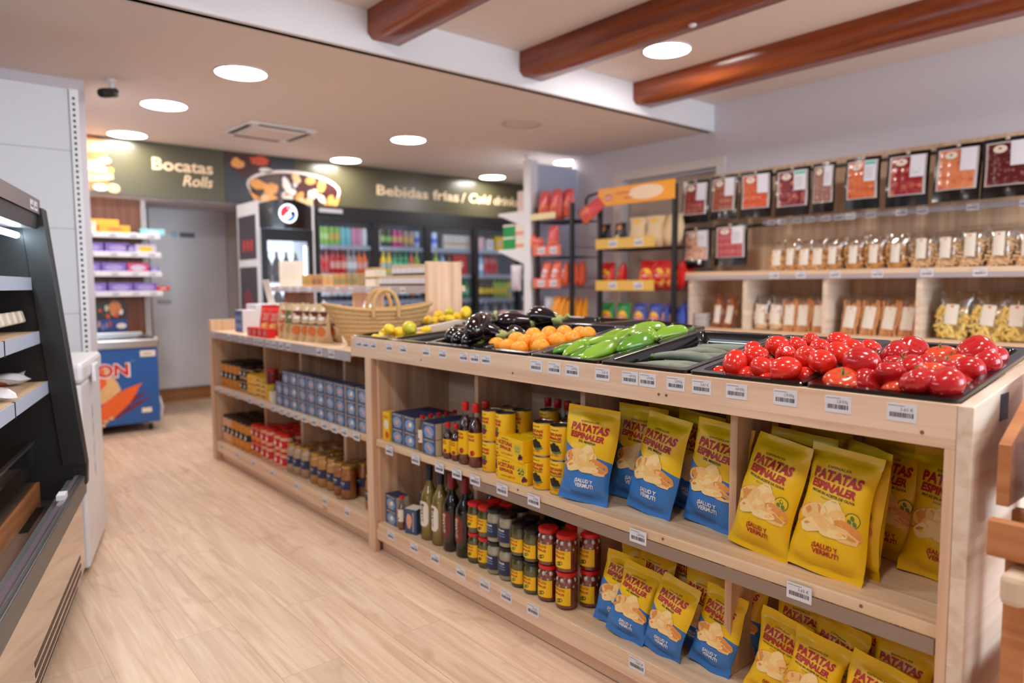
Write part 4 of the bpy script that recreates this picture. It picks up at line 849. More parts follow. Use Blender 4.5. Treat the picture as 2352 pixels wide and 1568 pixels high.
WG = clear('bottle_glass_pale', (232, 226, 190), .04, .10); WINE = mat('wine_black', (12, 8, 10), .08, coat=.5); VERM = mat('vermouth_pale', (196, 178, 112), .12, coat=.4, var=.06); CAPR = mat('capsule_wine', (128, 20, 40), .35); CAPB = mat('capsule_navy', (24, 34, 52), .35); LABR = mat('label_maroon', (118, 40, 40), .45)
def wine(white):
    t = thing('vermouth_bottle', '', 'bottle'); r, h = .0385, .312
    outer = [(r * .88, 0), (r, .006), (r, h * .56), (r * .93, h * .62), (r * .55, h * .70), (r * .36, h * .76), (r * .34, h * .9), (r * .37, h * .96), (r * .37, h * .985)]
    if white:
        MB().lathe([(rr * .94, z + .002) for rr, z in outer[:7]], VERM, 20).build('liquid', t, smooth=50); MB().lathe(outer, WG, 22, cap=False).build('glass_body', t, smooth=50)
    else: MB().lathe(outer, WINE, 24).build('glass_body', t, smooth=50)
    MB().lathe([(r * .38, h * .80), (r * .40, h * .81), (r * .40, h * .995), (r * .36, h), (0, h)], CAPB if white else CAPR, 18).build('capsule', t, smooth=40)
    mb = MB(); R = r + .0006; a = 1.5
    P = [(R * a / 2 * math.copysign(abs(math.cos(w)) ** .5, math.cos(w)), h * .36 + h * .17 * math.copysign(abs(math.sin(w)) ** .5, math.sin(w))) for w in [2 * PI * k / 28 for k in range(28)]]
    p = Print(mb, on_cyl(R)); n = len(P)
    # label as a strip so that it follows the glass
    mb.grid(lambda u, v: (R * math.sin((u - .5) * a), -R * math.cos((u - .5) * a), h * .36 + (v - .5) * h * .34 * (1 - .35 * abs(2 * u - 1) ** 4)), 12, 8, PAPERC if white else LABR)
    p.text('ZARRO', .004, h * .36, .024, INKB if white else PAPERC, bold=.03, width=.075, rot=PI / 2); p.oval(0, h * .48, .010, .007, INK if white else GOLDL, 1, 12)
    mb.build('bottle_label', t, smooth=60)
    return t
PW, PD = Proto(wine(True)), Proto(wine(False))
PW.put((1.592, 2.445, SB), (0, 0, RZ + .1), 'pale vermouth bottle with cream label next to the navy carton', 'pale vermouth bottles'); PW.put((1.592, 2.362, SB), (0, 0, RZ - .05), 'pale vermouth bottle with cream label next to the dark bottles', 'pale vermouth bottles')
PD.put((1.59, 2.278, SB), (0, 0, RZ), 'dark vermouth bottle with maroon label next to the pale bottles', 'dark vermouth bottles'); PD.put((1.592, 2.192, SB), (0, 0, RZ - .1), 'dark vermouth bottle with maroon label next to the red lidded jars', 'dark vermouth bottles')
PW.put((1.70, 2.43, SB), (0, 0, RZ), 'pale vermouth bottle in the second row, by the wooden side', 'pale vermouth bottles'); PW.put((1.70, 2.35, SB), (0, 0, RZ), 'pale vermouth bottle in the second row, by the dark bottles', 'pale vermouth bottles')
PD.put((1.70, 2.255, SB), (0, 0, RZ), 'dark vermouth bottle in the second row by the pale ones', 'dark vermouth bottles'); PD.put((1.70, 2.165, SB), (0, 0, RZ), 'dark vermouth bottle in the second row by the jars', 'dark vermouth bottles'); PD.put((1.80, 2.21, SB), (0, 0, RZ), 'dark vermouth bottle at the back panel', 'dark vermouth bottles')
# jars on the bottom shelf
OLV = mat('olive_brine', (88, 84, 36), .2, coat=.4, var=.35, scale=60); BEANS = mat('white_beans', (206, 196, 166), .3, coat=.3, var=.18, scale=90); GHK = mat('gherkin_green', (96, 96, 34), .2, coat=.4, var=.35, scale=50); ONI = mat('onion_white', (236, 228, 226), .25, coat=.3); REDJ = mat('pepper_brine', (150, 62, 40), .25, coat=.3, var=.3, scale=40)
JR = Proto(jar('olive_jar', .0315, .117, OLV, REDL, YEL, [('BANDERILLAS', .011, REDP), ('ESPINALER', .010, REDP)], art=INKB))
JN = Proto(jar('bean_jar', .0345, .121, BEANS, BLKL, NAVY, [('ESPINALER', .009, WHT), ('Berberechos', .008, BLUL), ('al natural', .007, BLUL)], lo=.16, hi=.6))
JK = Proto(jar('gherkin_jar', .0335, .112, GHK, BLKL, YEL, [('PEPINILLOS', .011, REDP), ('ESPINALER', .010, REDP)], lo=.14, hi=.56, art=LEAF))
JO = Proto(jar('onion_jar', .0362, .124, REDJ, REDL, YEL, [('CEBOLLITAS', .012, REDP), ('ESPINALER', .011, REDP)], lo=.13, hi=.60, balls=ONI, art=OLV))
def stack2(P, x, y, h, lab, group, rz=0.0):
    for k in (0, 1): P.put((x, y, SB + k * (h + .0006)), (0, 0, RZ + rz), f'{lab}, {pos(k)}', group)
for x, y, w in [(1.588, 2.118, 'next to the dark bottles'), (1.588, 2.053, 'next to the bean jars'), (1.655, 2.085, 'second row behind the front two'), (1.66, 2.015, 'second row behind the bean jars'), (1.73, 2.07, 'third row behind')]: stack2(JR, x, y, .117, f'red lidded olive jar {w}', 'red lidded olive jars')
for x, y, w in [(1.583, 1.985, 'next to the olive jars'), (1.582, 1.914, 'next to the gherkin jars'), (1.66, 1.94, 'second row')]: stack2(JN, x, y, .121, f'navy labelled bean jar {w}', 'navy labelled jars', -.1)
for x, y, w in [(1.578, 1.842, 'next to the bean jars'), (1.576, 1.772, 'next to the onion jars'), (1.65, 1.865, 'second row by the bean jars'), (1.65, 1.79, 'second row by the onion jars'), (1.725, 1.83, 'third row'), (1.73, 1.75, 'third row behind the onion jars')]: stack2(JK, x, y, .112, f'black lidded gherkin jar {w}', 'gherkin jars')
for x, y, w in [(1.58, 1.698, 'next to the gherkin jars'), (1.585, 1.615, 'in front by the divider'), (1.665, 1.655, 'second row in the gap'), (1.655, 1.575, 'second row against the divider')]: stack2(JO, x, y, .124, f'red lidded pickled onion jar {w}', 'pickled onion jars', .05)
# ------------------------------------------------------------------ far shelf unit in line with the island
V = thing('shelf_unit', 'pine shelf unit beyond the straw basket, jars below and snack packs on top', 'display shelf')
PV = lambda n, a, b, m, **k: part(n, a, b, m, V, **k)
PV('side_panel', (1.503, 5.005, 0), (2.5, 5.055, 0.97), PINE_ZY, bevel=.002); PV('side_panel', (1.515, 2.822, 0), (2.5, 2.845, 0.872), PINE_ZY)
PV('top_panel', (1.503, 2.954, 0.872), (2.5, 5.004, 0.897), PINE_YX); PV('top_panel', (1.527, 2.823, 0.8735), (2.5, 2.953, 0.8785), PINE_YX)
PV('shelf', (1.515, 2.846, 0.492), (1.97, 5.004, 0.52), PINE_YX); PV('shelf', (1.515, 2.846, 0.108), (1.97, 5.004, 0.135), PINE_YX)
PV('kick_board', (1.545, 2.846, 0.003), (1.565, 5.004, 0.1075), PINE_Y); PV('back_panel', (1.97, 2.846, 0.02), (1.99, 5.004, 0.87), PINE_Y)
PV('front_lip', (1.515, 2.846, 0.06), (1.5445, 5.004, 0.1075), PINE_Y)
for yc in (4.385, 3.835, 3.29): PV('divider', (1.635, yc - .012, .5205), (1.97, yc + .012, .8715), PINE_Z)
for yc in (4.40, 3.84, 3.30): PV('divider', (1.635, yc - .012, .1355), (1.97, yc + .012, .4915), PINE_Z)
LR1 = PV('label_rail', (1.4995, 2.955, 0.850), (1.5028, 5.0, 0.896), STRIP, bevel=0); LR2 = PV('label_rail', (1.5115, 2.95, 0.488), (1.5148, 5.0, 0.52), mat('label_strip_clear', (214, 196, 182), .35), bevel=0)
for i, y in enumerate([4.941, 4.621, 4.413, 4.318, 4.151, 4.071, 3.962, 3.875, 3.768, 3.665, 3.281, 3.147]): price_tag(LR1, (1.4980, y, .873), i=i)
for i, y in enumerate([4.875, 4.707, 4.547, 4.317, 4.117, 3.942, 3.82, 3.721, 3.615, 3.513, 3.395, 3.268, 3.157, 3.051, 2.93]): price_tag(LR2, (1.5100, y, .503), i=i + 1)
for i, y in enumerate([4.9, 4.6, 4.3, 4.0, 3.65, 3.3, 3.05]): price_tag(V, (1.5138, y, .11), i=i + 2, k=.9)
VM, VB, VT = .5205, .136, .8975
# blue tin cartons, nine stacks three high
for i, y in enumerate([3.885, 3.79, 3.675, 3.555, 3.44, 3.325, 3.205, 3.005, 2.905]):
    pass
SY = [(3.90, 2), (3.80, 3), (3.69, 3), (3.575, 3), (3.465, 3), (3.355, 3), (3.245, 3), (3.135, 3), (3.02, 3), (2.905, 3)]
for i, (y, n) in enumerate(SY):
    if abs(y - 3.575) < .02 or abs(y - 3.07) < .02: y += .0
    tin_stack(1.548, y, VM, n, 2, (i * 2 + 1) % 3, f'of far unit stack {ORD[i]} from the yellow cartons', 'blue tin cartons on the far shelf unit', sc=1.04)
# tall black topped jars, emblem jars, yellow cartons, small tins
AMBJ = mat('jar_amber', (214, 138, 40), .4, var=.15, scale=20); TANJ = mat('jar_tan', (196, 156, 104), .4, var=.12, scale=20); PEACH = mat('jar_peach', (226, 176, 140), .4, var=.1, scale=20); BLKC = mat('label_black', (24, 24, 26), .5)
def simple_jar(name, r, h, body, lid, band=None, lidh=.016, blo=.36, bhi=.6, spot=True, cat='jar'):
    t = thing(name, '', cat)
    MB().lathe([(r * .92, 0), (r, .004), (r, h - lidh - .012), (r * .86, h - lidh)], body, 18).build('jar_body', t, smooth=50)
    MB().lathe([(r * .93, h - lidh), (r * .95, h - lidh + .001), (r * .95, h - .001), (r * .9, h), (0, h)], lid, 18, cap=False).build('jar_lid', t, smooth=40)
    if band:
        mb = MB(); R = r + .0006; mb.grid(lambda u, v: (R * math.sin((u - .5) * 2.7), -R * math.cos((u - .5) * 2.7), h * (blo + (bhi - blo) * v)), 10, 1, band)
        if spot: Print(mb, on_cyl(R)).oval(0, h * (blo + bhi) / 2, r * .38, h * (bhi - blo) * .32, WHT, 2, 12)
        mb.build('jar_label', t, smooth=60)
    return t
JA = Proto(simple_jar('amber_jar', .040, .17, AMBJ, BLKL, BLKC)); JT = Proto(simple_jar('tan_jar', .034, .080, TANJ, BLKL, BLKC, blo=.25, bhi=.7))
for i, y in enumerate((4.945, 4.86, 4.775, 4.69)):
    for d in range(3): JA.put((1.585 + d * .083, y, VM), (0, 0, RZ), f'amber emblem jar, {ORD[i]} from the far end, {ORD[d]} row, middle shelf', 'amber jars on the far unit middle shelf')
for i, y in enumerate((4.605, 4.535)):
    for d in range(3):
        for k in (0, 1): JT.put((1.59 + d * .072, y, VM + k * .0804), (0, 0, RZ), f'small tan emblem jar, {["further","nearer"][i]} column, {ORD[d]} row, {pos(k)}', 'small tan emblem jars')
YC = Proto(carton('mustard_carton', .16, .06, .062, YEL, lambda p, mb, w, d, h: (p.text('ESPINALER', -.02, h * .5, .012, TOMS, width=.07), p.oval(.045, h * .4, .02, .015, CHIP1, 1), p.rect(-w * .49, .001, w * .49, .007, REDP))))
for d in range(2):
    for k in (0, 1): YC.put((1.585 + d * .064, 4.40 + .0 * k, VM + k * .0624), (0, 0, RZ), f'yellow and red carton beside the tan jars, {["front","back"][d]} row, {pos(k)}', 'yellow cartons on the far unit')
BRC = mat('box_brown', (96, 52, 30), .5, var=.2, scale=20)
bc = Proto(carton('brown_carton', .05, .06, .12, BRC, lambda p, mb, w, d, h: p.oval(0, h * .55, .014, .02, BLKC)))
for i in range(5): bc.put((1.76, 4.44 - i * .056, VM), (0, 0, RZ), f'dark brown carton at the back of the middle shelf, {ORD[i]} from the tan jars', 'dark brown cartons')
st = Proto(carton('striped_carton', .075, .05, .030, mat('carton_pale_yellow', (236, 206, 90), .5), lambda p, mb, w, d, h: (p.rect(-w * .45, h * .3, w * .1, h * .7, REDP), p.oval(w * .3, h * .5, w * .13, h * .35, TOMS, 2))))
for j, y in enumerate((4.255, 4.17)):
    for k in range(4 - j): st.put((1.57, y, VM + k * .0303), (0, 0, RZ), f'flat red striped carton, {["further","nearer"][j]} stack, {ORD[k]} from its shelf', 'red striped tin cartons')
bj = Proto(simple_jar('beet_jar', .036, .09, mat('jar_beet', (110, 24, 24), .3), REDP)); bj.put((1.60, 4.165, VM + .0925), (0, 0, RZ), 'dark red jar standing on the striped cartons'); 
wc = Proto(carton('white_carton', .06, .05, .062, PAPERC, lambda p, mb, w, d, h: p.rect(-w * .5, .002, -w * .1, h * .98, YEL))); wc.put((1.555, 4.03, VM), (0, 0, RZ), 'cream and yellow carton before the blue tin cartons')
# bottom shelf
JA2 = Proto(simple_jar('amber_jar', .041, .182, AMBJ, BLKL, BLKC)); JA3 = Proto(simple_jar('peach_jar', .041, .182, PEACH, BLKL, BLKC))
for i, y in enumerate((4.945, 4.86, 4.775, 4.69, 4.605, 4.52)):
    for d in range(3): (JA3 if i < 2 else JA2).put((1.585 + d * .085, y, VB), (0, 0, RZ), f"{'peach' if i < 2 else 'amber'} jar, {ORD[i]} from the far end, {ORD[d]} row, far unit bottom shelf", 'jars with black lids on the far unit bottom shelf')
oc = simple_jar('sauce_can', .037, .095, mat('can_orange', (222, 130, 50), .4, var=.2, scale=30), REDL, REDP, blo=.3, bhi=.72); OC = Proto(oc)
rc = simple_jar('red_can', .0385, .10, PEACH, REDL, REDL, blo=.2, bhi=.66); RC = Proto(rc)
for i, y in enumerate((4.425, 4.345)):
    for d in range(2):
        for k in (0, 1): OC.put((1.59 + d * .078, y, VB + k * .0954), (0, 0, RZ), f'small orange can with red lid, {["further","nearer"][i]} column, {["front","back"][d]} row, {pos(k)}', 'small orange cans')
for i, y in enumerate((4.255, 4.17, 4.04, 3.955)):
    for d in range(3):
        for k in (0, 1): RC.put((1.59 + d * .08, y, VB + k * .1004), (0, 0, RZ), f'red and cream can, {ORD[i]} column from the orange cans, {ORD[d]} row, {pos(k)}', 'red and cream cans')
JPK = mat('spread_pink', (226, 190, 160), .3, var=.08, scale=40); JOR = mat('spread_orange', (232, 164, 82), .3, var=.12, scale=50); JBR = mat('spread_brown', (196, 112, 50), .3, var=.12, scale=50)
def nav_jar(n, m): return jar(n, .0385, .168, m, GOLDL, NAVY, [('ESPINALER', .008, WHT), ('Conserva', .008, BLUL)], lo=.30, hi=.58, neck=.78, lidh=.013, arc=2.6)
for nm, m, ys in (('pink_spread_jar', JPK, (3.862, 3.775, 3.69)), ('orange_spread_jar', JOR, (3.545, 3.455, 3.365)), ('brown_spread_jar', JBR, (3.265, 3.18, 2.95))):
    P = Proto(nav_jar(nm, m))
    for i, y in enumerate(ys):
        for d in range(3): P.put((1.592 + d * .085 + (.01 if i == 2 else 0), y, VB), (0, 0, RZ), f"{nm.split('_')[0]} filled navy labelled jar, {ORD[i]} of its colour from the red cans, {ORD[d]} row", nm.split('_')[0] + ' navy labelled jars')
# on top: blue carton, white pack, red bags, kraft bags
t = carton('blue_pack', .14, .10, .142, mat('pack_royal_blue', (52, 66, 146), .45), lambda p, mb, w, d, h: [p.oval(x, z, .022, .02, BLUL, 1, 12) for x in (-.03, .03) for z in (.045, .095)])
mb = MB(); mb.box((.0705, -.05, 0), (.082, .05, .142), PAPER); mb.box((-.07, -.05, .1425), (.082, .05, .146), PAPER); mb.build('pack_edge', t, smooth=0); t.location = (1.64, 4.70, VT); t.rotation_euler = (0, 0, RZ); tag(t, 'royal blue carton on top of the far shelf unit')
t = carton('white_pack', .12, .06, .13, PAPER); t.location = (1.74, 4.83, VT); t.rotation_euler = (0, 0, RZ); tag(t, 'plain white pack behind the royal blue carton')
REDB = mat('bag_red', (222, 46, 40), .35, var=.1); KRAFT = mat('kraft_paper', (212, 184, 144), .6, var=.08, scale=30); MARO = mat('print_maroon', (96, 30, 28), .5); ORGP = mat('print_orange_nut', (220, 120, 56), .5, var=.15, scale=40)
SMALLBAG = {}
def pack_bag(key, w, h, T, base, art, name='snack_bag'):
    f = bag_fn(w, h, T, len(key) * 7, .014); mb = MB()
    mb.grid(lambda u, v: f((u - .5) * w, v * h, 1), 10, 14, base); mb.grid(lambda u, v: f((.5 - u) * w, v * h, -1), 10, 14, base)
    p = Print(mb, lambda x, y, l: (lambda a: (a[0], a[1] - .0012 - .0003 * l, a[2]))(f(max(-w * .49, min(w * .49, x)), y, 1))); art(p, w, h)
    o = mb.build(name, smooth=70); C.objects.unlink(o); return o
def put_mesh(o, loc, rot, label, cat, group=None, scale=None, **props):
    n = o.copy(); C.objects.link(n); n.location = loc; n.rotation_euler = rot
    if scale: n.scale = scale
    for k_, v_ in props.items(): n[k_] = v_
    return tag(n, label, cat, group)
LEAN = lambda rz, lean=8, roll=0: (math.radians(-lean), math.radians(roll), rz)
o = pack_bag('redbag', .125, .185, .028, REDB, lambda p, w, h: (p.rect(-w * .25, h * .45, w * .25, h * .72, mat('print_rose', (226, 150, 140), .5), 1, 3), p.oval(0, h * .3, w * .32, h * .1, CHIP1, 2), p.oval(w * .1, h * .24, w * .2, h * .07, LETT, 3)))
for i, y in enumerate((4.37, 4.24, 4.10)): put_mesh(o, (1.66, y, VT), LEAN(math.radians(-48)), f'red snack bag on top of the far unit, {ORD[i]} from the blue carton', 'snack bag', 'red snack bags on the far unit')
rb = Proto(carton('red_box', .062, .05, .055, REDB, lambda p, mb, w, d, h: p.rect(-w * .2, h * .3, w * .25, h * .75, mat('print_rose', (226, 150, 140), .5))))
for i in range(4): rb.put((1.54, 4.30 - i * .085, VT), (0, 0, RZ), f'little red box in front of the red snack bags, {ORD[i]} from the blue carton', 'little red boxes')
for key, top, nut in (('kraftred', REDB, ORGP), ('kraftgreen', LEAF, mat('print_nut_tan', (196, 160, 100), .5, var=.15, scale=40)), ('kraftmaroon', MARO, ORGP)):
    SMALLBAG[key] = pack_bag(key, .098, .205, .022, KRAFT, lambda p, w, h: (p.rect(-w * .36, h * .44, w * .36, h * .80, top, 1, 4), p.oval(0, h * .62, w * .24, h * .045, WHT, 2), p.oval(0, h * .86, w * .1, h * .05, WHT, 2), p.oval(0, h * .28, w * .30, h * .13, nut, 2, 16, 0, .06, 5)))
for i, (k_, x, y, rz) in enumerate((('kraftred', 1.60, 3.95, -85), ('kraftgreen', 1.60, 3.86, -85), ('kraftmaroon', 1.585, 3.745, -88), ('kraftmaroon', 1.60, 3.655, -100), ('kraftmaroon', 1.60, 3.57, -102), ('kraftmaroon', 1.615, 3.49, -104))):
    put_mesh(SMALLBAG[k_], (x, y, VT), LEAN(math.radians(rz + 42), 7), f"kraft paper snack bag with {k_[5:]} print, {ORD[i]} from the red bags", 'snack bag', 'kraft snack bags in front')
for i, y in enumerate((3.95, 3.86, 3.75, 3.66, 3.58, 3.5)): put_mesh(SMALLBAG[('kraftred', 'kraftgreen', 'kraftmaroon')[min(2, i)]], (1.69, y, VT), LEAN(RZ, 5), f'kraft snack bag in the second row, {ORD[i]} from the red bags', 'snack bag', 'kraft snack bags behind')
# straw basket
STRAW = mat('straw_weave', (206, 168, 116), .85, var=.28, scale=90, bump=.9); STRAWD = mat('straw_rope', (200, 160, 106), .85, var=.25, scale=120, bump=.8)
B = thing('straw_basket', 'woven straw basket with two rope handles standing beside the lemons', 'basket', (1.79, 3.20, VT), math.radians(-22))
def bk(u, v, off=0.0):
    a = 2 * PI * u; z = .195 * v; ax, ay = .155 + .125 * v ** 1.1 - off, .085 + .055 * v - off
    rib = .0028 * math.sin(v * PI * 17) * (1 if off == 0 else .3); dip = -.012 * math.cos(2 * a) * 0 + .016 * v ** 3 * math.cos(2 * a)
    return ((ax + rib) * math.cos(a), (ay + rib) * math.sin(a), z + dip)
mb = MB(); mb.grid(lambda u, v: bk(u, v), 48, 64, STRAW); mb.grid(lambda u, v: bk(1 - u, v, .01), 40, 12, STRAW); mb.add([bk(k / 40, 0) for k in range(40)], [tuple(range(39, -1, -1))], STRAW); mb.build('basket_body', B, smooth=80)
MB().tube([Vector(bk(k / 40, 1, .005)) for k in range(40)], .0085, STRAWD, 8, closed=True).build('basket_rim', B, smooth=80)
for s_, nm in ((-1, 'front'), (1, 'back')):
    pts = []
    for k in range(17):
        a = PI * k / 16; pts.append((.062 * math.cos(a) * (1 + .15 * math.sin(a)) + .02, s_ * (.136 - .012 * math.sin(a)), .165 + .115 * math.sin(a) - (.02 if k in (0, 16) else 0)))
    MB().tube(pts, .0105, STRAWD, 8).build('basket_handle', B, smooth=80)
# raised shelf on the far half
V2 = thing('raised_shelf', 'narrow raised pine shelf carrying little juice packs and dark jars', 'shelf')
P2_ = lambda n, a, b, m, **k: part(n, a, b, m, V2, **k)
P2_('shelf_board', (2.2, 3.375, 1.163), (2.47, 5.75, 1.197), PINE_YX); P2_('end_board', (2.187, 3.34, .898), (2.419, 3.3745, 1.334), PINE_Z, bevel=.002); P2_('support_board', (2.22, 5.45, .002), (2.46, 5.48, 1.162), BROWNP)
P2_('support_board', (2.22, 4.3, .898), (2.45, 4.32, 1.162), PINE_Z)
LR3 = P2_('label_rail', (2.1965, 3.38, 1.155), (2.1998, 5.7, 1.195), STRIP, bevel=0)
for i, y in enumerate((5.0, 4.82, 4.68, 4.5, 4.28, 4.08, 3.9, 3.68, 3.45, 3.3)): price_tag(LR3, (2.1950, y * 1.1, 1.172), i=i, k=.95)
US = 1.1975
JP = {}
def juice(key, base, art, w=.07, h=.085):
    JP[key] = Proto(carton('juice_pack', w, .055, h, base, lambda p, mb, w_, d, h_: [(p.oval(x, h_ * .38, w_ * .17, h_ * .3, art, 1, 12), p.oval(x, h_ * .78, w_ * .08, h_ * .16, art, 1, 8)) for x in (-w_ * .24, w_ * .24)]))
juice('green', mat('pack_orange_pale', (222, 160, 96), .5), mat('print_olive', (130, 150, 60), .5)); juice('plum', mat('pack_tan', (206, 160, 110), .5), mat('print_plum_dark', (84, 52, 52), .5)); juice('amber', mat('pack_cream_tan', (214, 190, 150), .5), mat('print_amber', (228, 160, 70), .5)); juice('mint', MATS['pack_orange_pale'], mat('print_mint', (46, 140, 96), .5)); juice('olive', mat('pack_grey_tan', (176, 158, 120), .5), mat('print_moss', (120, 120, 60), .5))
seq = ['green', 'green', 'plum', 'plum', 'amber', 'amber', 'mint', 'mint', 'olive', 'olive']
for i, k_ in enumerate(seq): JP[k_].put((2.25, 5.10 - i * .091, US), (0, 0, RZ), f'little {k_} drink pack on the raised shelf, {ORD[i]} from the white sign', 'little drink packs')
wb = thing('white_box', '', 'box'); MB().box((-.065, -.04, 0), (.065, .04, .045), PAPERC).build('box_body', wb, smooth=0, bevel=.001); MB().box((-.066, -.041, .0455), (.066, .041, .058), GOLDL).build('box_lid', wb, smooth=0, bevel=.001); WB = Proto(wb)
for k in range(2): WB.put((2.26, 4.07, US + k * .0585), (0, 0, RZ), f'white and gold box on the raised shelf, {pos(k)}', 'white and gold boxes')
dj = Proto(simple_jar('dark_jar', .027, .062, mat('jar_dark', (40, 26, 20), .25, coat=.4), mat('lid_pale_gold', (222, 200, 160), .4), PAPER, blo=.2, bhi=.75, spot=False))
for i in range(9):
    for k in (0, 1):
        if k and i in (0, 1, 8): continue
        dj.put((2.24 + .02 * k, 3.93 - i * .062, US + k * .0624), (0, 0, RZ), f'small dark jar with white label, {ORD[i]} from the white boxes, ' + ('upper layer' if k else 'lower layer'), 'small dark jars')
t = thing('notice_sheet', 'white paper notice standing at the far end of the raised shelf', 'sign', (2.27, 5.42, US), RZ + .5)
MB().box((-.13, 0, 0), (.10, .004, .20), PAPERC).build('notice_paper', t, smooth=0); mb = MB(); p = Print(mb, on_y(-.0003)); p.rect(.03, .01, .10, .05, PAPER); [p.rect(-.10, .17 - k * .02, .06, .174 - k * .02, mat('print_pale', (206, 200, 190), .6, var=0)) for k in range(6)]; mb.build('notice_print', t, smooth=0)
# paper tray box with upright note at the far corner
t = thing('leaflet_box', 'white leaflet box with an upright sheet at the far corner of the shelf unit', 'box', (1.93, 4.90, VT))
MB().box((-.02, -.1, .0), (.02, .02, .13), PAPER).build('box_stand', t, bevel=.002); MB().box((-.2, -.13, .131), (.07, .05, .18), PAPER).build('box_tray', t, bevel=.003)
M = Matrix.Translation((-.05, -.04, .18)) @ Matrix.Rotation(math.radians(-14), 4, 'Y'); MB().box((-.006, -.06, 0), (0, .05, .17), PAPERC, M).build('leaflet_sheet', t, smooth=0)
# plastic bags seen under the raised shelf
for i, (x, y, lab) in enumerate([(2.16, 4.72, 'pale clear bag of biscuits under the raised shelf, far one'), (2.16, 4.05, 'white crumpled bag under the raised shelf, beside the basket')]):
    f = bag_fn(.2, .19, .04, 40 + i, .015); mb = MB(); m_ = mat('crinkled_white', (214, 216, 226), .25, var=.2, scale=30)
    mb.grid(lambda u, v: f((u - .5) * .2, v * .19, 1), 12, 14, m_); mb.grid(lambda u, v: f((.5 - u) * .2, v * .19, -1), 12, 14, m_); o = mb.build('biscuit_bag', smooth=60); o.location = (x, y, VT); o.rotation_euler = (math.radians(-12), math.radians(18), RZ); tag(o, lab, 'bag', 'pale bags under the raised shelf')
# ------------------------------------------------------------------ wall display with hanging meat packs and pasta
H = thing('wall_display', 'tall pine wall display with hanging meat packs and pasta shelves', 'wall shelf')
PH = lambda n, a, b, m, **k: part(n, a, b, m, H, **k)
PH('back_board', (5.245, .3, .4), (5.279, 3.565, 2.125), PINE_ZY)
PH('shelf_board', (4.85, .3, 1.262), (5.244, 3.975, 1.296), PINE_YX); PH('shelf_board', (4.85, .3, .815), (5.244, 3.54, .845), PINE_YX); PH('base_board', (4.88, .3, .02), (5.244, 3.54, .814), PINE_Y)
for y in (3.515, 3.01, 2.38, 1.77, 1.15): PH('divider', (4.87, y - .0175, .846), (5.244, y + .0175, 1.261), PINE_X)
PH('label_rail', (4.846, .3, 1.232), (4.8495, 3.9, 1.264), STRIP, bevel=0); PH('label_rail', (5.09, 1.0, 1.660), (5.096, 3.0, 1.694), STRIP, bevel=0); PH('hook_rail', (5.23, .35, 2.055), (5.2445, 3.5, 2.075), BLACKM, bevel=0); PH('hook_rail', (5.23, 2.95, 1.66), (5.2445, 3.75, 1.68), BLACKM, bevel=0)
for i, y in enumerate((2.755, 2.55, 2.3, 2.02, 1.72, 1.43, 1.05)): price_tag(H, (4.8445, y, 1.262), i=i, k=1.25)
for i, y in enumerate((2.93, 2.84, 2.72, 2.62, 2.5, 2.4, 2.32, 2.18, 1.98, 1.85, 1.56, 1.28)): price_tag(H, (5.0885, y, 1.675), i=i, k=1.15)
# hanging vacuum packs
HAMP = [('salami_dry', (150, 66, 62), (190, 120, 110), 2.), ('salami', (158, 84, 70), (206, 130, 90), 2.), ('chorizo', (204, 84, 44), (226, 140, 90), 2.5), ('dark_ham', (122, 22, 40), (226, 150, 110), 1.2), ('fuet', (150, 104, 92), (196, 168, 156), 4.), ('mixed', (214, 108, 56), (170, 62, 58), 1.4), ('iberian', (150, 34, 40), (216, 130, 110), 1.3), ('loin', (222, 136, 90), (190, 84, 64), 1.3), ('cecina', (92, 24, 32), (176, 120, 120), 3.), ('bacon', (222, 176, 150), (170, 50, 46), 2.2), ('cooked', (190, 84, 92), (170, 60, 66), 2.)]
def meat_mat(n, a, b, sc):
    m = bpy.data.materials.new('meat_' + n); m.use_nodes = True; nt = m.node_tree; bs = nt.nodes['Principled BSDF']; tc = nt.nodes.new('ShaderNodeTexCoord'); vo = nt.nodes.new('ShaderNodeTexVoronoi'); vo.inputs['Scale'].default_value = sc * 14
    no = nt.nodes.new('ShaderNodeTexNoise'); no.inputs['Scale'].default_value = sc * 20; no.inputs['Detail'].default_value = 4
    mx = nt.nodes.new('ShaderNodeMix'); mx.data_type = 'RGBA'; mx.inputs['A'].default_value = lin(*b); mx.inputs['B'].default_value = lin(*a)
    ad = nt.nodes.new('ShaderNodeMath'); ad.operation = 'MULTIPLY_ADD'; ad.inputs[1].default_value = 1.1
    cr = nt.nodes.new('ShaderNodeMapRange'); cr.inputs['From Min'].default_value = .45; cr.inputs['From Max'].default_value = .95
    nt.links.new(tc.outputs['Object'], vo.inputs['Vector']); nt.links.new(tc.outputs['Object'], no.inputs['Vector']); nt.links.new(vo.outputs['Distance'], ad.inputs[0]); nt.links.new(no.outputs['Fac'], ad.inputs[2]); nt.links.new(ad.outputs[0], cr.inputs[0]); nt.links.new(cr.outputs[0], mx.inputs['Factor'])
    nt.links.new(mx.outputs['Result'], bs.inputs['Base Color']); bs.inputs['Roughness'].default_value = .22; bs.inputs['Coat Weight'].default_value = .3
    return m
HLAB = ['pack of long thin pink sausage slices', 'pack of reddish brown salami slices', 'pack of orange chorizo slices', 'pack of dark red cured ham slices with pale fat edges', 'narrow pack of greyish speckled sausage slices', 'pack of mixed orange and pink cold cuts', 'pack of deep red ham slices in diagonal rows', 'pack of pale orange loin slices', 'pack of very dark marbled meat slices', 'pack of streaky pink and cream bacon slices', 'pack of rosy cooked sausage slices']
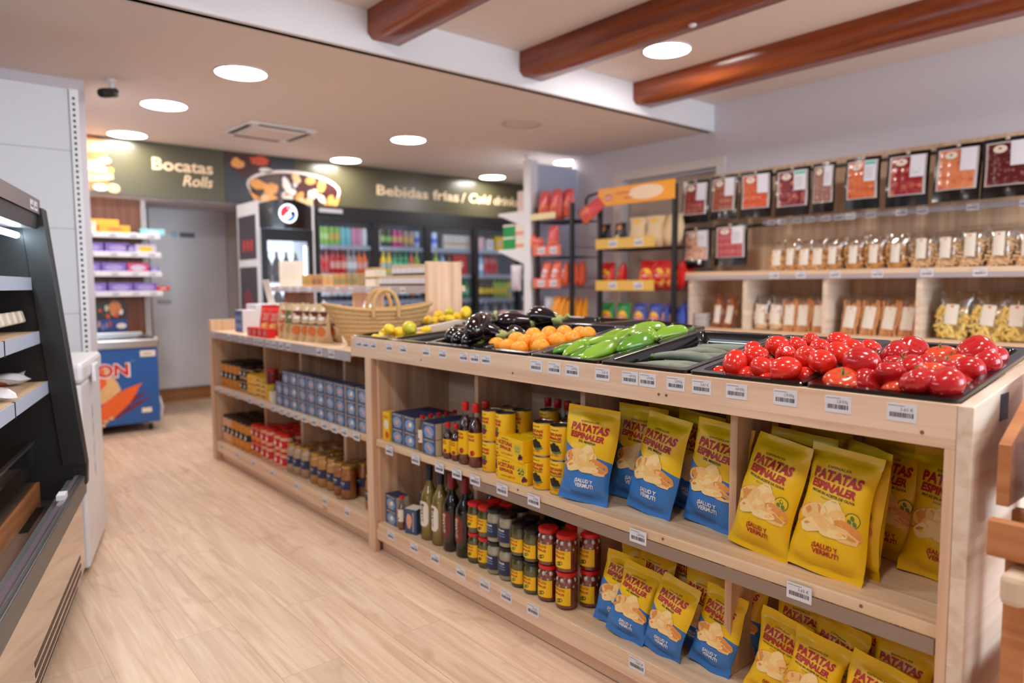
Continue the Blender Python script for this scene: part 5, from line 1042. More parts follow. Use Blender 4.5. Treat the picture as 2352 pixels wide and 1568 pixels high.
HPOS = [(3.575, 1.885, .255), (3.305, 1.895, .25), (3.02, 1.89, .265), (2.72, 1.88, .28), (2.485, 1.885, .17), (2.21, 1.885, .235), (1.92, 1.88, .26), (1.63, 1.885, .265), (1.365, 1.885, .265), (3.56, 1.5, .27), (3.235, 1.512, .30)]
for i, ((y, z, w), hp) in enumerate(zip(HPOS, HAMP)):
    h = .355 if i < 9 else .335; q = random.Random(i)
    t = thing('meat_pack', f'hanging {HLAB[i]}, {"upper" if i < 9 else "lower"} row', 'meat pack', (5.0, y, z), RZ + q.uniform(-.06, .06), 'hanging meat packs'); t.rotation_euler[0] = q.uniform(-.09, -.02)
    bow = lambda x, zz: .012 * math.sin((x / w + .5) * PI) + .006 * math.sin((zz / h + .5) * 5 + i)
    mb = MB(); mb.grid(lambda u, v: ((u - .5) * w, .012 - bow((u - .5) * w, (v - .5) * h), (v - .5) * h), 8, 8, BLACKPL); mb.grid(lambda u, v: ((.5 - u) * w, .016 - bow((.5 - u) * w, (v - .5) * h), (v - .5) * h), 8, 8, BLACKPL)
    p = Print(mb, lambda x, zz, l: (x, .0115 - bow(x, zz) - .001 * l, zz)); p.oval(0, h * .478, .013, .008, PAPERC, 1, 10); mb.build('backing_card', t, smooth=60)
    mb = MB(); x0, x1, z0, z1 = -w * .43, w * .43, -h * .30, h * .43
    mb.grid(lambda u, v: (x0 + (x1 - x0) * u, .0105 - bow(x0 + (x1 - x0) * u, z0 + (z1 - z0) * v) - .001, z0 + (z1 - z0) * v), 8, 8, mat('pack_window', (206, 196, 196), .2, coat=.3)); mb.build('pack_window', t, smooth=60)
    mb = MB(); mm = meat_mat(*hp); x0, x1, z0, z1 = -w * .37, w * .37, -h * .28, h * .40
    mb.grid(lambda u, v: (x0 + (x1 - x0) * u, .006 - bow(x0 + (x1 - x0) * u, z0 + (z1 - z0) * v) - .004 * abs(math.sin(u * 11 + i)) * abs(math.sin(v * 13)), z0 + (z1 - z0) * v), 22, 26, mm); mb.build('sliced_meat', t, smooth=60)
    mb = MB(); p = Print(mb, lambda x, zz, l: (x, -.001 - bow(x, zz) - .0004 * l, zz)); p.rect(w * .08, h * .02, w * .40, h * .42, PAPER, 1, 3)
    if i in (0, 3, 5): p.rect(w * .10, h * .345, w * .38, h * .395, TEAL, 2)
    for k in range(4): p.rect(w * .12, h * (.10 + .055 * k), w * (.3 + .02 * (k % 2)), h * (.107 + .055 * k), INK, 2)
    p.oval(-w * .13, h * .31, w * .14, h * .065, PAPERC, 3, 16); p.oval(-w * .13, h * .32, w * .035, h * .018, REDP, 4, 8); mb.build('pack_label', t, smooth=0)
    mb = MB(); mb.tube([(0, .012, h * .478), (0, .20, h * .478 + .01)], .003, CHROME, 6); mb.tube([(0, .012, h * .478), (0, -.02, h * .478 - .004), (0, -.03, h * .478 + .012)], .003, CHROME, 6); mb.build('hanging_hook', t)
# pasta and biscuit bags in clear film
def stick_bag(key, w, h, d, col, col2, n, r, L, fill, seed, kind='penne', lw=.4, lh=.55, lz=.42):
    """clear bag > contents, film, paper label"""
    q = random.Random(seed); t = thing('pasta_bag', '', 'pasta bag'); A = mat('food_' + key, col, .55, var=.18, scale=50); mb = MB()
    mb.grid(lambda u, v: ((u - .5) * w * .84 * (1 - .08 * v), -d * .34 * math.sin(PI * min(1, max(0, u))) ** .6 * (1 - .25 * v), .004 + fill * h * v), 8, 6, A); mb.grid(lambda u, v: ((.5 - u) * w * .84 * (1 - .08 * v), d * .34 * math.sin(PI * u) ** .6 * (1 - .25 * v), .004 + fill * h * v), 8, 6, A)
    B_ = mat('food_' + key + '_b', col2, .55, var=.15, scale=50)
    for k in range(n):
        x = q.uniform(-.40, .40) * w; z = q.uniform(.03, fill) * h; e = max(.05, 1 - (2 * x / w) ** 2) ** .5; y = -d * .36 * e * q.uniform(.8, 1.08)
        if kind == 'penne':
            a = q.uniform(0, PI); v = Vector((math.cos(a), q.uniform(-.3, .3), math.sin(a) * .8)) * L / 2
        elif kind == 'flat': a = q.uniform(-.3, .3) + PI / 2; v = Vector((math.cos(a), q.uniform(-.1, .1), math.sin(a))) * L / 2
        else: a = q.uniform(0, PI); v = Vector((math.cos(a), q.uniform(-.2, .2), math.sin(a))) * L / 2
        c = Vector((x, y, max(L * .3, z))); mb.tube([c - v, c, c + v] if kind != 'curl' else [c - v, c + Vector((0, -.004, .006)), c + v], r * q.uniform(.8, 1.15), q.choice([A, A, B_]), 5)
    tag(mb.build('contents', t, smooth=60), kind='stuff')
    mb = MB(); f = bag_fn(w, h, d * .46, seed, .006)
    mb.grid(lambda u, v: f((u - .5) * w, v * h, 1), 10, 12, FILM); mb.grid(lambda u, v: f((.5 - u) * w, v * h, -1), 10, 12, FILM); mb.build('clear_film', t, smooth=70)
    mb = MB(); p = Print(mb, lambda x, z, l: (x, -d * .47 * (1 - .6 * (2 * x / w) ** 2) - .004 - .0006 * l, z)); zc_ = h * lz; p.rect(-w * lw / 2, zc_ - h * lh / 2, w * lw / 2, zc_ + h * lh / 2, PAPERC, 1, 4); p.oval(0, zc_ + h * lh * .4, w * .05, w * .035, TOMS, 2, 10)
    for k in range(3): p.rect(-w * lw * .35, zc_ + h * lh * (.15 - k * .14), w * lw * .35, zc_ + h * lh * (.165 - k * .14), mat('print_pale', (206, 200, 190), .6, var=0), 2)
    mb.build('paper_label', t, smooth=0)
    return Proto(t)
S1 = stick_bag('penne_golden', .135, .225, .09, (222, 162, 92), (204, 138, 66), 70, .006, .05, .70, 21); S2 = stick_bag('penne_pale', .145, .235, .10, (226, 190, 146), (208, 166, 118), 80, .0055, .055, .66, 22, lz=.5); S3 = stick_bag('biscuit_square', .13, .215, .08, (226, 172, 110), (210, 150, 86), 30, .012, .03, .66, 23, lw=.52)
S4 = stick_bag('flat_bread', .135, .275, .08, (212, 150, 96), (190, 124, 70), 26, .010, .12, .66, 24, 'flat', lw=.55); S5 = stick_bag('nest_pasta', .20, .30, .11, (236, 206, 120), (222, 184, 92), 70, .009, .06, .66, 25, 'curl', lw=.36, lh=.42, lz=.5); S6 = stick_bag('dried_pods', .12, .26, .09, (150, 80, 40), (196, 120, 60), 40, .008, .10, .85, 26, 'flat', lw=.45, lz=.4); S7 = stick_bag('chip_pack', .13, .27, .08, (232, 200, 160), (216, 176, 130), 24, .010, .06, .68, 27, lw=.62)
TZ = 1.297
row = [(2.79, S3), (2.68, S1), (2.575, S3), (2.475, S3), (2.365, S1), (2.22, S1), (2.085, S1), (1.945, S1), (1.79, S2), (1.65, S2), (1.515, S2), (1.365, S2), (1.22, S2)]
for i, (y, P) in enumerate(row): P.put((4.96, y, TZ), (math.radians(-6), 0, RZ), f'clear bag of {"pale" if P is S2 else ("square biscuits" if P is S3 else "golden penne")} {"pasta" if P is not S3 else ""} on the upper wall shelf, {ORD[i]} from the meat packs'.replace('  ', ' '), 'clear bags on the upper wall shelf', (1, 1, 1.1 if i in (10, 11) else 1))
for i, (y, P) in enumerate(row[3:]): P.put((5.08, y - .02, TZ), (math.radians(-4), 0, RZ), f'clear food bag, upper wall shelf second row, {ORD[i]} from the meat packs', 'clear bags in the upper second row')
LZ = .846
low = [(3.30, S6, 0, 'bag of brown dried pods beside the end board of the wall display'), (3.20, S6, .1, 'second bag of brown dried pods next to the divider'), (2.925, S7, 0, 'pale labelled bag next to the divider after the dried pods'), (2.80, S7, 0, 'second pale labelled bag after the dried pods'), (2.685, S4, 0, 'first flat bread bag in the second compartment'), (2.58, S4, 0, 'second flat bread bag in the second compartment'), (2.46, S4, 0, 'last flat bread bag in the second compartment'),
       (2.25, S4, .10, 'leaning flat bread bag first in the third compartment'), (2.12, S4, .10, 'leaning flat bread bag second in the third compartment'), (1.99, S4, .10, 'leaning flat bread bag third in the third compartment'), (1.87, S4, .06, 'leaning flat bread bag last in the third compartment'), (1.61, S5, .05, 'large bag of yellow pasta shavings first in the last compartment'), (1.42, S5, .1, 'large bag of yellow pasta shavings in the middle of the last compartment'), (1.26, S5, 0, 'large bag of yellow pasta shavings at the edge of the picture')]
for y, P, r, lab in low: P.put((4.97, y, LZ), (math.radians(-8), r, RZ), lab + ', lower wall shelf', 'clear bags on the lower wall shelf')
for i, y in enumerate((2.88, 2.70, 2.55, 2.2, 2.03, 1.55, 1.35)): (S7 if y > 2.8 else S4 if y > 1.8 else S5).put((5.12, y, LZ), (math.radians(-5), 0, RZ), f'clear bag in the second row of the lower wall shelf, {ORD[i]} from the dried pods', 'clear bags in the lower second row')
for i in range(6): put_mesh(mesh_o := (MB().box((-.05, -.07, 0), (.05, .07, .018), mat('pack_silver', (196, 190, 188), .3, var=.2, scale=30)).build('flat_pack', smooth=0, bevel=.004)), (4.95 + .004 * (i % 2), 3.43, LZ + i * .0185), (0, 0, RZ + .1 * (i % 3)), f'flat silvery pack beside the dried pods, {ORD[i]} from its shelf', 'pack', 'flat silvery packs') if i == 0 else put_mesh(mesh_o, (4.95 + .004 * (i % 2), 3.43, LZ + i * .0185), (0, 0, RZ + .1 * (i % 3)), f'flat silvery pack beside the dried pods, {ORD[i]} from its shelf', 'pack', 'flat silvery packs')
bpy.data.objects.remove(mesh_o)

# ------------------------------------------------------------------ crisp racks by the wall
def wire_rack(name, label, x0, ya, yb, zs, top, rail_m, rails):
    t = thing(name, label, 'rack'); d = .38
    for x, y in ((x0, ya), (x0, yb)): MB().box((x, y - .018, .03), (x + .035, y + .018, top), BLACKM).build('rack_post', t, smooth=0, bevel=.003)
    mb = MB()
    for z in zs:
        for k in range(9): x = x0 + d * k / 8; mb.tube([(x, ya, z), (x, yb, z)], .003, BLACKM, 5)
        for y in (ya, yb): mb.tube([(x0, y, z), (x0 + d, y, z)], .004, BLACKM, 5); mb.tube([(x0, y, z + .09), (x0 + d, y, z + .09), (x0 + d, y, z)], .003, BLACKM, 5)
    mb.build('wire_grid', t)
    for z in rails:
        pr_ = MB().box((x0 - .04, ya + (yb - ya) * .2, z - .045), (x0 - .035, yb, z + .045), rail_m).build('price_rail', t, smooth=0)
        for k in (.4, .75): price_tag(pr_, (x0 - .0415, ya + (yb - ya) * k, z), i=int(k * 9), k=1.6)
    MB().box((x0, min(ya, yb), 0.001), (x0 + d, max(ya, yb), .03), BLACKM).build('rack_base', t, smooth=0)
    return t
YRAIL = mat('rail_yellow', (228, 186, 90), .4, var=.03); RRAIL = mat('rail_coral', (226, 116, 96), .4, var=.03)
R1 = wire_rack('snack_rack', 'black wire crisps rack with an orange header beside the wall display', 4.75, 3.60, 4.43, (.78, 1.15, 1.51), 2.02, YRAIL, (1.56, 1.19))
mb = MB(); mb.box((4.735, 3.585, 1.895), (4.748, 4.43, 2.055), mat('header_orange', (246, 164, 30), .35, var=.03)); mb.build('header_board', R1, smooth=0, bevel=.002)
mb = MB(); p = Print(mb, lambda a, z, l: (4.7345 - .0006 * l, 4.0 - a, z)); p.oval(.12, 1.98, .19, .06, mat('header_glow', (250, 222, 190), .4, var=.05), 1, 24); p.oval(-.30, 1.975, .06, .05, YRAIL, 2); p.oval(-.30, 1.97, .05, .03, mat('logo_pinkred', (226, 70, 60), .4), 3); p.text("Lay's", -.30, 1.958, .035, WHT, bold=.03, shear=.2, width=.075, lay=4)
p.text('Siempre', -.14, 1.985, .04, REDL, bold=.02, shear=.2, width=.13, lay=3) if False else p.rect(-.21, 1.99, -.05, 2.0, REDL, 3); p.rect(-.12, 1.945, -.03, 1.955, REDL, 3); mb.build('header_print', R1, smooth=0)
MB().tube([(4.76, 4.60, 1.75), (4.76, 4.60, 1.98), (4.76, 4.57, 2.01), (4.76, 4.44, 2.03)], .012, BLACKM, 8).build('top_bar', R1)
def crisp_art(disc, logo=True, stripe=None):
    def f(p, w, h):
        p.oval(0, h * .46, w * .36, w * .36, disc, 1, 18); p.oval(0, h * .46, w * .30, w * .14, mat('logo_pinkred', (226, 70, 60), .4), 2, 16)
        if logo: p.text("Lay's", 0, h * .44, h * .09, WHT, bold=.03, shear=.2, width=w * .42, lay=3)
        if stripe: p.oval(w * .22, h * .2, w * .22, h * .06, stripe, 2, 12, .8)
    return f
BG = {'green': pack_bag('lays_green', .17, .25, .04, mat('bag_green', (40, 140, 70), .35, var=.1), crisp_art(YEL, True, CHIP1), 'crisps_bag'), 'blue': pack_bag('lays_blue_', .165, .25, .04, mat('bag_blue', (64, 84, 178), .35, var=.15), crisp_art(YEL, True, REDL), 'crisps_bag'), 'red': pack_bag('lays_red', .18, .25, .045, mat('bag_bright_red', (208, 28, 32), .32, var=.1), crisp_art(YEL, True, CHIP1), 'crisps_bag'),
      'cream': pack_bag('lays_cream__', .19, .27, .045, mat('bag_cream', (222, 198, 158), .5, var=.06), lambda p, w, h: (p.oval(0, h * .84, w * .16, w * .11, YEL, 1), p.rect(-w * .32, h * .24, w * .02, h * .32, BLKC, 2), p.oval(-w * .2, h * .1, w * .24, h * .08, YEL, 2)), 'crisps_bag'), 'black': pack_bag('lays_black', .155, .235, .038, mat('bag_black', (30, 28, 30), .35), lambda p, w, h: (p.oval(0, h * .82, w * .2, w * .15, CHIP2, 1), p.oval(-w * .1, h * .42, w * .25, h * .1, CHIP1, 1, 12, 0, .1, 4), p.rect(-w * .42, h * .12, w * .42, h * .2, CHIP3, 2, 4)), 'crisps_bag'),
      'puff': pack_bag('puffs_', .155, .27, .045, mat('bag_pinkred', (214, 84, 88), .3, var=.3, scale=40), lambda p, w, h: p.rect(-w * .44, h * .1, w * .44, h * .44, mat('bag_amber', (240, 168, 44), .35, var=.1), 1, 5), 'crisps_bag'), 'nut': pack_bag('nutbag', .15, .25, .04, mat('bag_coral', (216, 96, 70), .35, var=.2, scale=30), lambda p, w, h: (p.oval(0, h * .6, w * .34, h * .08, PAPER, 1), p.oval(0, h * .42, w * .3, h * .06, PAPER, 1), p.oval(0, h * .2, w * .3, h * .1, YEL, 2)), 'crisps_bag'), 'orange': pack_bag('orangebag', .13, .30, .03, mat('bag_orange', (238, 158, 40), .35, var=.1), lambda p, w, h: (p.rect(-w * .3, h * .6, w * .2, h * .8, mat('print_peach', (240, 190, 130), .5), 1, 3), p.rect(-w * .3, h * .2, w * .2, h * .5, mat('print_peach', (240, 190, 130), .5), 1, 3)), 'crisps_bag'), 'grey': pack_bag('greybag', .10, .28, .02, mat('bag_grey', (190, 196, 210), .35, var=.1), lambda p, w, h: p.rect(-w * .3, h * .2, w * .3, h * .3, PAPERC, 1), 'crisps_bag')}
def put_crisps(k_, x, y, z, rz, lean, roll, lab, grp): put_mesh(BG[k_], (x, y, z), LEAN(math.radians(rz), lean, roll), lab, 'crisps', grp)
g = 'crisps on the orange headed rack'
for i, y in enumerate((4.44, 4.25)): put_crisps('black', 4.83, y, 1.515, -90, 6, 0, f'black crisps bag on the rack top shelf, {["beside the rack bar","next to the cream bags"][i]}', g)
for i, y in enumerate((4.05, 3.86, 3.74, 3.66)): put_crisps('cream', 4.83 + .03 * (i > 1), y, 1.515, -90 - 35 * (i > 1), 6, 0, f'cream crisps bag on the rack top shelf, {ORD[i]} from the black bags', g)
for i, (y, rz) in enumerate(((4.42, -90), (4.27, -130), (3.95, -80), (3.83, -92), (3.70, -120), (3.63, -130))): put_crisps('red', 4.84 + .03 * (i % 2), y, 1.155, rz, 6, 3, f'red crisps bag on the rack middle shelf, {ORD[i]} from the gondola side', g)
put_crisps('red', 5.02, 3.98, 1.155, -90, 2, 0, 'red crisps bag at the back of the rack middle shelf', g)
for i, y in enumerate((4.40, 4.21)): put_crisps('green', 4.84, y, .785, -85, 6, 0, f'green crisps bag on the rack lower shelf, {["beside the gondola","next to the blue bags"][i]}', g)
for i, (y, rz) in enumerate(((4.02, -88), (3.85, -90), (3.74, -130), (3.67, -135), (3.60, -135))): put_crisps('blue', 4.84, y, .785, rz, 6, 0, f'blue crisps bag on the rack lower shelf, {ORD[i]} from the green bags', g)
for i, (x, y) in enumerate(((5.06, 3.66), (5.12, 3.64), (5.0, 3.66))): put_crisps('blue', x, y, .80, -120, 4, 0, f'blue crisps bag deep in the rack behind its near post, {ORD[i]} from the wall', g)
put_crisps('red', 5.05, 3.68, 1.17, -110, 4, 0, 'red crisps bag peeking past the near rack post', g)
R2 = wire_rack('snack_rack', 'black wire snack rack with coral price rails in front of the white gondola', 4.62, 4.66, 5.14, (.68, 1.17, 1.46, 1.80), 1.95, RRAIL, (1.215, 1.525, .80))
MB().box((4.575, 4.82, 1.82), (4.58, 5.17, 1.88), mat('rail_cream', (234, 216, 170), .4)).build('top_rail', R2, smooth=0)
g2 = 'bags on the coral railed rack'
for i, (x, y) in enumerate(((4.66, 5.06), (4.66, 4.90), (4.72, 4.80), (4.80, 5.0))): put_crisps('puff', x, y, 1.83, -85, 4, 0, f'clear topped red and amber puff bag on the rack top, {ORD[i]} from the white gondola', g2)
put_crisps('puff', 4.70, 4.60, 1.80, -90, 10, 55, 'puff bag hanging diagonally off the rack top towards the orange header', g2)
put_crisps('puff', 4.66, 4.94, 1.49, -88, 4, 0, 'puff bag standing alone on the second rack shelf', g2); put_crisps('puff', 4.64, 5.08, 1.56, -80, 12, -60, 'tilted puff bag hanging over the end of the second rack shelf', g2)
for i, (x, y, rz) in enumerate(((4.66, 5.04, -90), (4.66, 4.90, -90), (4.68, 4.79, -125), (4.70, 4.71, -130), (4.76, 4.68, -130), (4.82, 4.72, -120))): put_crisps('nut', x, y, 1.175, rz, 5, 0, f'coral and white nut bag on the third rack shelf, {ORD[i]} from the white gondola', g2)
put_crisps('grey', 4.67, 5.03, .80, -90, 4, 0, 'pale grey slim bag on the lowest rack shelf', g2)
for i in range(6): put_crisps('orange', 4.66 + .02 * i, 4.93 - .058 * i, .79, -100 - 5 * i, 5, 4, f'orange bag on the lowest rack shelf, {ORD[i]} from the grey slim bag', g2)
# white gondola end
t = thing('white_gondola', 'white metal gondola seen at its upright end, behind the coral railed rack', 'shelving')
MB().box((4.60, 5.20, 0.001), (4.70, 5.30, 2.415), WHITEM).build('gondola_upright', t, smooth=0, bevel=.004); MB().box((4.70, 5.23, .1), (5.275, 5.25, 2.39), mat('gondola_panel', (186, 192, 214), .4, var=.02)).build('back_panel', t, smooth=0)
for z in (1.93, 1.56): 
    mb = MB(); mb.box((4.62, 5.30, z - .03), (5.25, 5.72, z), WHITEM); mb.add([(4.62, 5.30, z - .03), (4.62, 5.68, z - .03), (4.62, 5.30, z - .16), (4.64, 5.30, z - .03), (4.64, 5.68, z - .03), (4.64, 5.30, z - .16)], [(0, 1, 2), (5, 4, 3), (1, 4, 5, 2), (0, 2, 5, 3), (0, 3, 4, 1)], WHITEM); mb.build('gondola_shelf', t, smooth=0)
MB().box((4.62, 5.30, .5), (5.25, 5.72, .53), WHITEM).build('gondola_shelf', t, smooth=0); MB().box((4.60, 5.20, .001), (5.25, 5.74, .12), WHITEM).build('gondola_foot', t, smooth=0)
PG = Proto(carton('juice_carton', .06, .045, .125, mat('carton_green', (24, 150, 78), .45), lambda p, mb, w, d, h: (p.rect(-w * .5, h * .85, w * .5, h, PAPERC), p.oval(0, h * .3, w * .25, h * .06, LEAF)))); PW2 = Proto(carton('juice_carton', .06, .045, .125, PAPERC, lambda p, mb, w, d, h: p.rect(-w * .5, h * .1, w * .5, h * .4, mat('print_rose', (226, 150, 140), .5))))
for i in range(3):
    for k in (0, 1): PG.put((4.655, 5.63 - i * .062, 1.5605 + k * .1255), (0, 0, RZ), f'green drink carton on the gondola shelf, {ORD[i]} from its tip, {["bottom","top"][k]} layer', 'green drink cartons')
for i in range(3):
    for k in (0, 1): PW2.put((4.66, 5.44 - i * .062, 1.5605 + k * .1255), (0, 0, RZ), f'white drink carton on the gondola shelf, {ORD[i]} from the green ones, {["bottom","top"][k]} layer', 'white drink cartons')
wp = Proto(carton('tall_carton', .033, .06, .20, mat('carton_rosewhite', (218, 196, 192), .5))); 
for i in range(3): wp.put((4.66, 5.41 - i * .035, 1.9305), (0, 0, RZ), f'pale pink carton on the gondola top shelf, {ORD[i]} from its tip', 'pale pink cartons')
sk = Proto(carton('stick_pack', .042, .05, .40, mat('pack_silver_white', (206, 206, 216), .4, var=.08), lambda p, mb, w, d, h: p.rect(-w * .5, h * .86, w * .5, h * .98, mat('print_rose', (226, 150, 140), .5))))
for i in range(8): sk.put((4.66, 5.70 - i * .046, .5305), (0, 0, RZ), f'tall silvery white pack with pink band on the low gondola shelf, {ORD[i]} from its tip', 'tall silvery packs')
f = bag_fn(.15, .26, .035, 61, .012); mb = MB(); m_ = mat('bag_lilac', (206, 196, 206), .3, var=.1); mb.grid(lambda u, v: f((u - .5) * .15, v * .26, 1), 8, 10, m_); mb.grid(lambda u, v: f((.5 - u) * .15, v * .26, -1), 8, 10, m_); o = mb.build('hanging_bag', smooth=60); o.location = (4.63, 5.45, 1.14); o.rotation_euler = (0, 0, RZ); tag(o, 'pale lilac bag hanging under the gondola shelf of drink cartons', 'bag')
# ------------------------------------------------------------------ refrigerated case along the aisle (turned a little)
CA_ = math.radians(15.7)
K = thing('refrigerated_case', 'black open refrigerated case with slanted end post and steel front along the aisle', 'fridge', (.464, 3.273, 0), -CA_)
# local axes: +y along the case towards the back of the shop, -x into the case, x=0 front line
def kp(n, a, b, m, bevel=0.0): return MB().box(a, b, m).build(n, K, smooth=0, bevel=bevel)
LN = -2.55
mb = MB(); pr = [(-.02, .06), (-.02, .40), (.018, .41), (.022, .495), (-.075, 1.50), (-.16, 1.525), (-.72, 1.525), (-.72, .06)]
vs = [(x, -.0, z) for x, z in pr] + [(x, -.05, z) for x, z in pr]; n = len(pr)
mb.add(vs, [tuple(range(n)), tuple(range(2 * n - 1, n - 1, -1))] + [((i + 1) % n, i, n + i, n + (i + 1) % n) for i in range(n)], BLACKM); mb.build('end_panel', K, smooth=0, bevel=.004)
mb = MB(); mb.add([(.022, -.052, .50), (-.06, -.052, .50), (-.155, -.052, 1.50), (-.078, -.052, 1.50), (.022, -.075, .50), (-.06, -.075, .50), (-.155, -.075, 1.50), (-.078, -.075, 1.50)], [(0, 1, 2, 3), (7, 6, 5, 4), (0, 3, 7, 4), (1, 5, 6, 2)], BLACKM); mb.build('slanted_post', K, smooth=0, bevel=.003)
kp('back_wall', (-.72, LN, .1), (-.70, -.051, 1.52), mat('case_inner_dark', (52, 58, 66), .4))
mb = MB(); mb.add([(-.09, LN, 1.535), (-.09, -.051, 1.535), (-.70, -.051, 1.535), (-.70, LN, 1.535), (-.10, LN, 1.42), (-.10, -.051, 1.42), (-.70, -.051, 1.46), (-.70, LN, 1.46)], [(0, 1, 2, 3), (7, 6, 5, 4), (4, 5, 1, 0), (5, 6, 2, 1), (6, 7, 3, 2), (7, 4, 0, 3)], mat('case_canopy', (74, 70, 74), .35)); mb.build('canopy', K, smooth=0, bevel=.003)
kp('canopy_strip', (-.0885, LN, 1.475), (-.086, -.06, 1.53), mat('case_strip', (126, 118, 122), .35))
for y in (-.14, -.21): price_tag(K, (-.0855, y, 1.50), PI / 2, i=int(-y * 20), k=.9)
tube_m = mat('case_tube', (216, 240, 255), .5, emit=22, var=0)
mb = MB(); mb.tube([(-.16, LN + .1, 1.395), (-.16, -.1, 1.395)], .011, tube_m, 8); mb.build('light_tube', K)
kp('case_floor', (-.70, LN, .42), (-.16, -.051, .44), mat('case_deck', (186, 178, 168), .5))
kp('deck_board', (-.50, LN, .475), (-.20, -.055, .50), PINE_YX, .002)
kp('deck_edge', (-.20, LN, .46), (-.175, -.055, .50), mat('deck_edge_brown', (150, 116, 84), .5))
SHX = [(-.125, 1.235, .40), (-.11, 1.03, .46), (-.092, .835, .50)]
for fx, z, dp in SHX:
    kp('case_shelf', (fx - dp, LN, z - .018), (fx - .004, -.055, z), PINE_YX, .002)
    for a, b in ((-.056, -.62), (-.63, -1.25), (-1.26, LN)): kp('shelf_strip', (fx - .004, b, z - .045), (fx, a, z + .002), STRIPB)
for k, (fx, z, dp) in enumerate(SHX[1:]):
    for y in (-.62, -1.25): kp('shelf_joint', (fx - .006, y - .008, z - .05), (fx + .001, y + .001, z + .003), BLACKM)
# front: inner glass, grille well, bumper, polished kick, vents
mb = MB(); mb.box((-.158, LN, .44), (-.152, -.06, .60), GLASS); mb.build('glass_guard', K, smooth=0)
kp('guard_rail', (-.162, LN, .598), (-.148, -.06, .606), STEEL); kp('well_back', (-.152, LN, .36), (-.142, -.053, .44), STANDW)
mb = MB(); mb.box((-.142, LN, .35), (-.05, -.053, .365), STEEL)
for k in range(26): mb.box((-.138, -.16 - k * .012, .3655), (-.11, -.154 - k * .012, .367), BLACKM)
mb.build('air_grille', K, smooth=0)
kp('front_well', (-.05, LN, .36), (-.022, -.053, .435), mat('case_light_steel', (190, 198, 206), .25, metal=.8)); kp('bumper_lens', (-.022, LN, .395), (-.006, -.053, .452), mat('bumper_mauve', (120, 108, 122), .15, coat=.5)); kp('bumper_edge', (-.006, LN, .448), (-.001, -.053, .454), STEEL)
kp('front_bumper', (-.006, LN, .372), (.012, -.02, .447), mat('bumper_dark', (66, 66, 70), .35), .003)
mb = MB(); mb.box((-.03, -.42, .452), (-.004, -.36, .470), PAPER); mb.build('ticket_holder', K, smooth=0)
kp('kick_panel', (-.035, LN, .075), (-.004, -.05, .371), MIRROR)
mb = MB()
for k in range(3):
    z = .085 + k * .03; mb.box((-.010, -1.02, z), (-.0030, -.16, z + .016), mat('vent_shadow', (60, 40, 28), .5))
mb.build('kick_vent', K, smooth=0); kp('plinth', (-.6, LN, .001), (-.03, -.08, .06), BLACKS)
kp('lower_body', (-.70, LN, .06), (-.036, -.052, .35), BLACKM)
# things in the case
BAG_SW = mat('pack_cheese_white', (222, 212, 196), .3, var=.12, scale=20); BAG_YL = mat('pack_cheese_yellow', (214, 160, 60), .35, var=.15); 
def kw(x, y, z):
    c, s = math.cos(-CA_), math.sin(-CA_); return (.464 + x * c - y * s, 3.273 + x * s + y * c, z)
def cheese(key, a, b):
    t = thing('cheese_pack', '', 'cheese'); mb = MB(); vs = [(0, -.06, 0), (.16, -.025, 0), (.16, .025, 0), (0, .06, 0)]
    mb.add(vs + [(x, y, .045) for x, y, z in vs], [(3, 2, 1, 0), (4, 5, 6, 7), (0, 1, 5, 4), (1, 2, 6, 5), (2, 3, 7, 6), (3, 0, 4, 7)], a); mb.build('cheese_wedge', t, smooth=0, bevel=.006)
    mb = MB(); mb.box((.02, -.03, .0455), (.12, .03, .047), b); mb.build('pack_ticket', t, smooth=0); return Proto(t)
CW, CY = cheese('w', BAG_SW, PAPER), cheese('y', BAG_SW, BAG_YL)
i = 0
for y in [-.12 - .095 * k for k in range(9)]:
    (CY if i % 3 == 1 else CW).put(kw(-.30, y, 1.031), (math.radians(0), math.radians(-14), -CA_), f'wrapped wedge leaning on the middle case shelf, {ORD[i]} from the slanted post', 'wrapped wedges in the case'); i += 1
SAUS = mat('sausage_red', (150, 60, 44), .3, coat=.3, var=.2, scale=30); SAUO = mat('sausage_orange', (196, 96, 50), .35, coat=.3, var=.2)
for i, (x, y, l, m, z) in enumerate([(-.28, -.22, .26, SAUS, .836), (-.33, -.30, .24, SAUO, .836), (-.30, -.48, .24, SAUS, .836), (-.40, -.24, .26, SAUO, .836), (-.44, -.45, .24, SAUS, .836), (-.36, -.70, .22, SAUO, .836)]):
    mb = MB(); mb.tube([(-l / 2, 0, .022), (-l * .42, .0, .022), (0, .008, .022), (l * .42, 0, .022), (l / 2, 0, .022)], [.006, .019, .022, .019, .006], m, 12); o = mb.build('cured_sausage', smooth=80); o.location = kw(x, y, z + .0005); o.rotation_euler = (0, 0, -CA_ + .6 + .3 * i); tag(o, f'{"reddish" if m is SAUS else "orange brown"} cured sausage on the lowest case shelf, {ORD[i]} from the slanted post', 'sausage', 'cured sausages')
for i, (x, y) in enumerate(((-.20, -.20), (-.16, -.62))):
    mb = MB(); f = bag_fn(.16, .09, .02, 70 + i, .008); mb.grid(lambda u, v: f((u - .5) * .16, v * .09, 1), 10, 8, mat('film_white', (224, 226, 232), .2, coat=.4, var=.2, scale=40)); mb.grid(lambda u, v: f((.5 - u) * .16, v * .09, -1), 10, 8, MATS['film_white']); o = mb.build('shrink_pack', smooth=60); o.location = kw(x, y, .858); o.rotation_euler = (math.radians(-86), 0, -CA_ + .4); tag(o, f'shiny white shrink wrapped pack on the lowest case shelf edge, {["near the post","farther from the post"][i]}', 'pack', 'shrink wrapped packs')
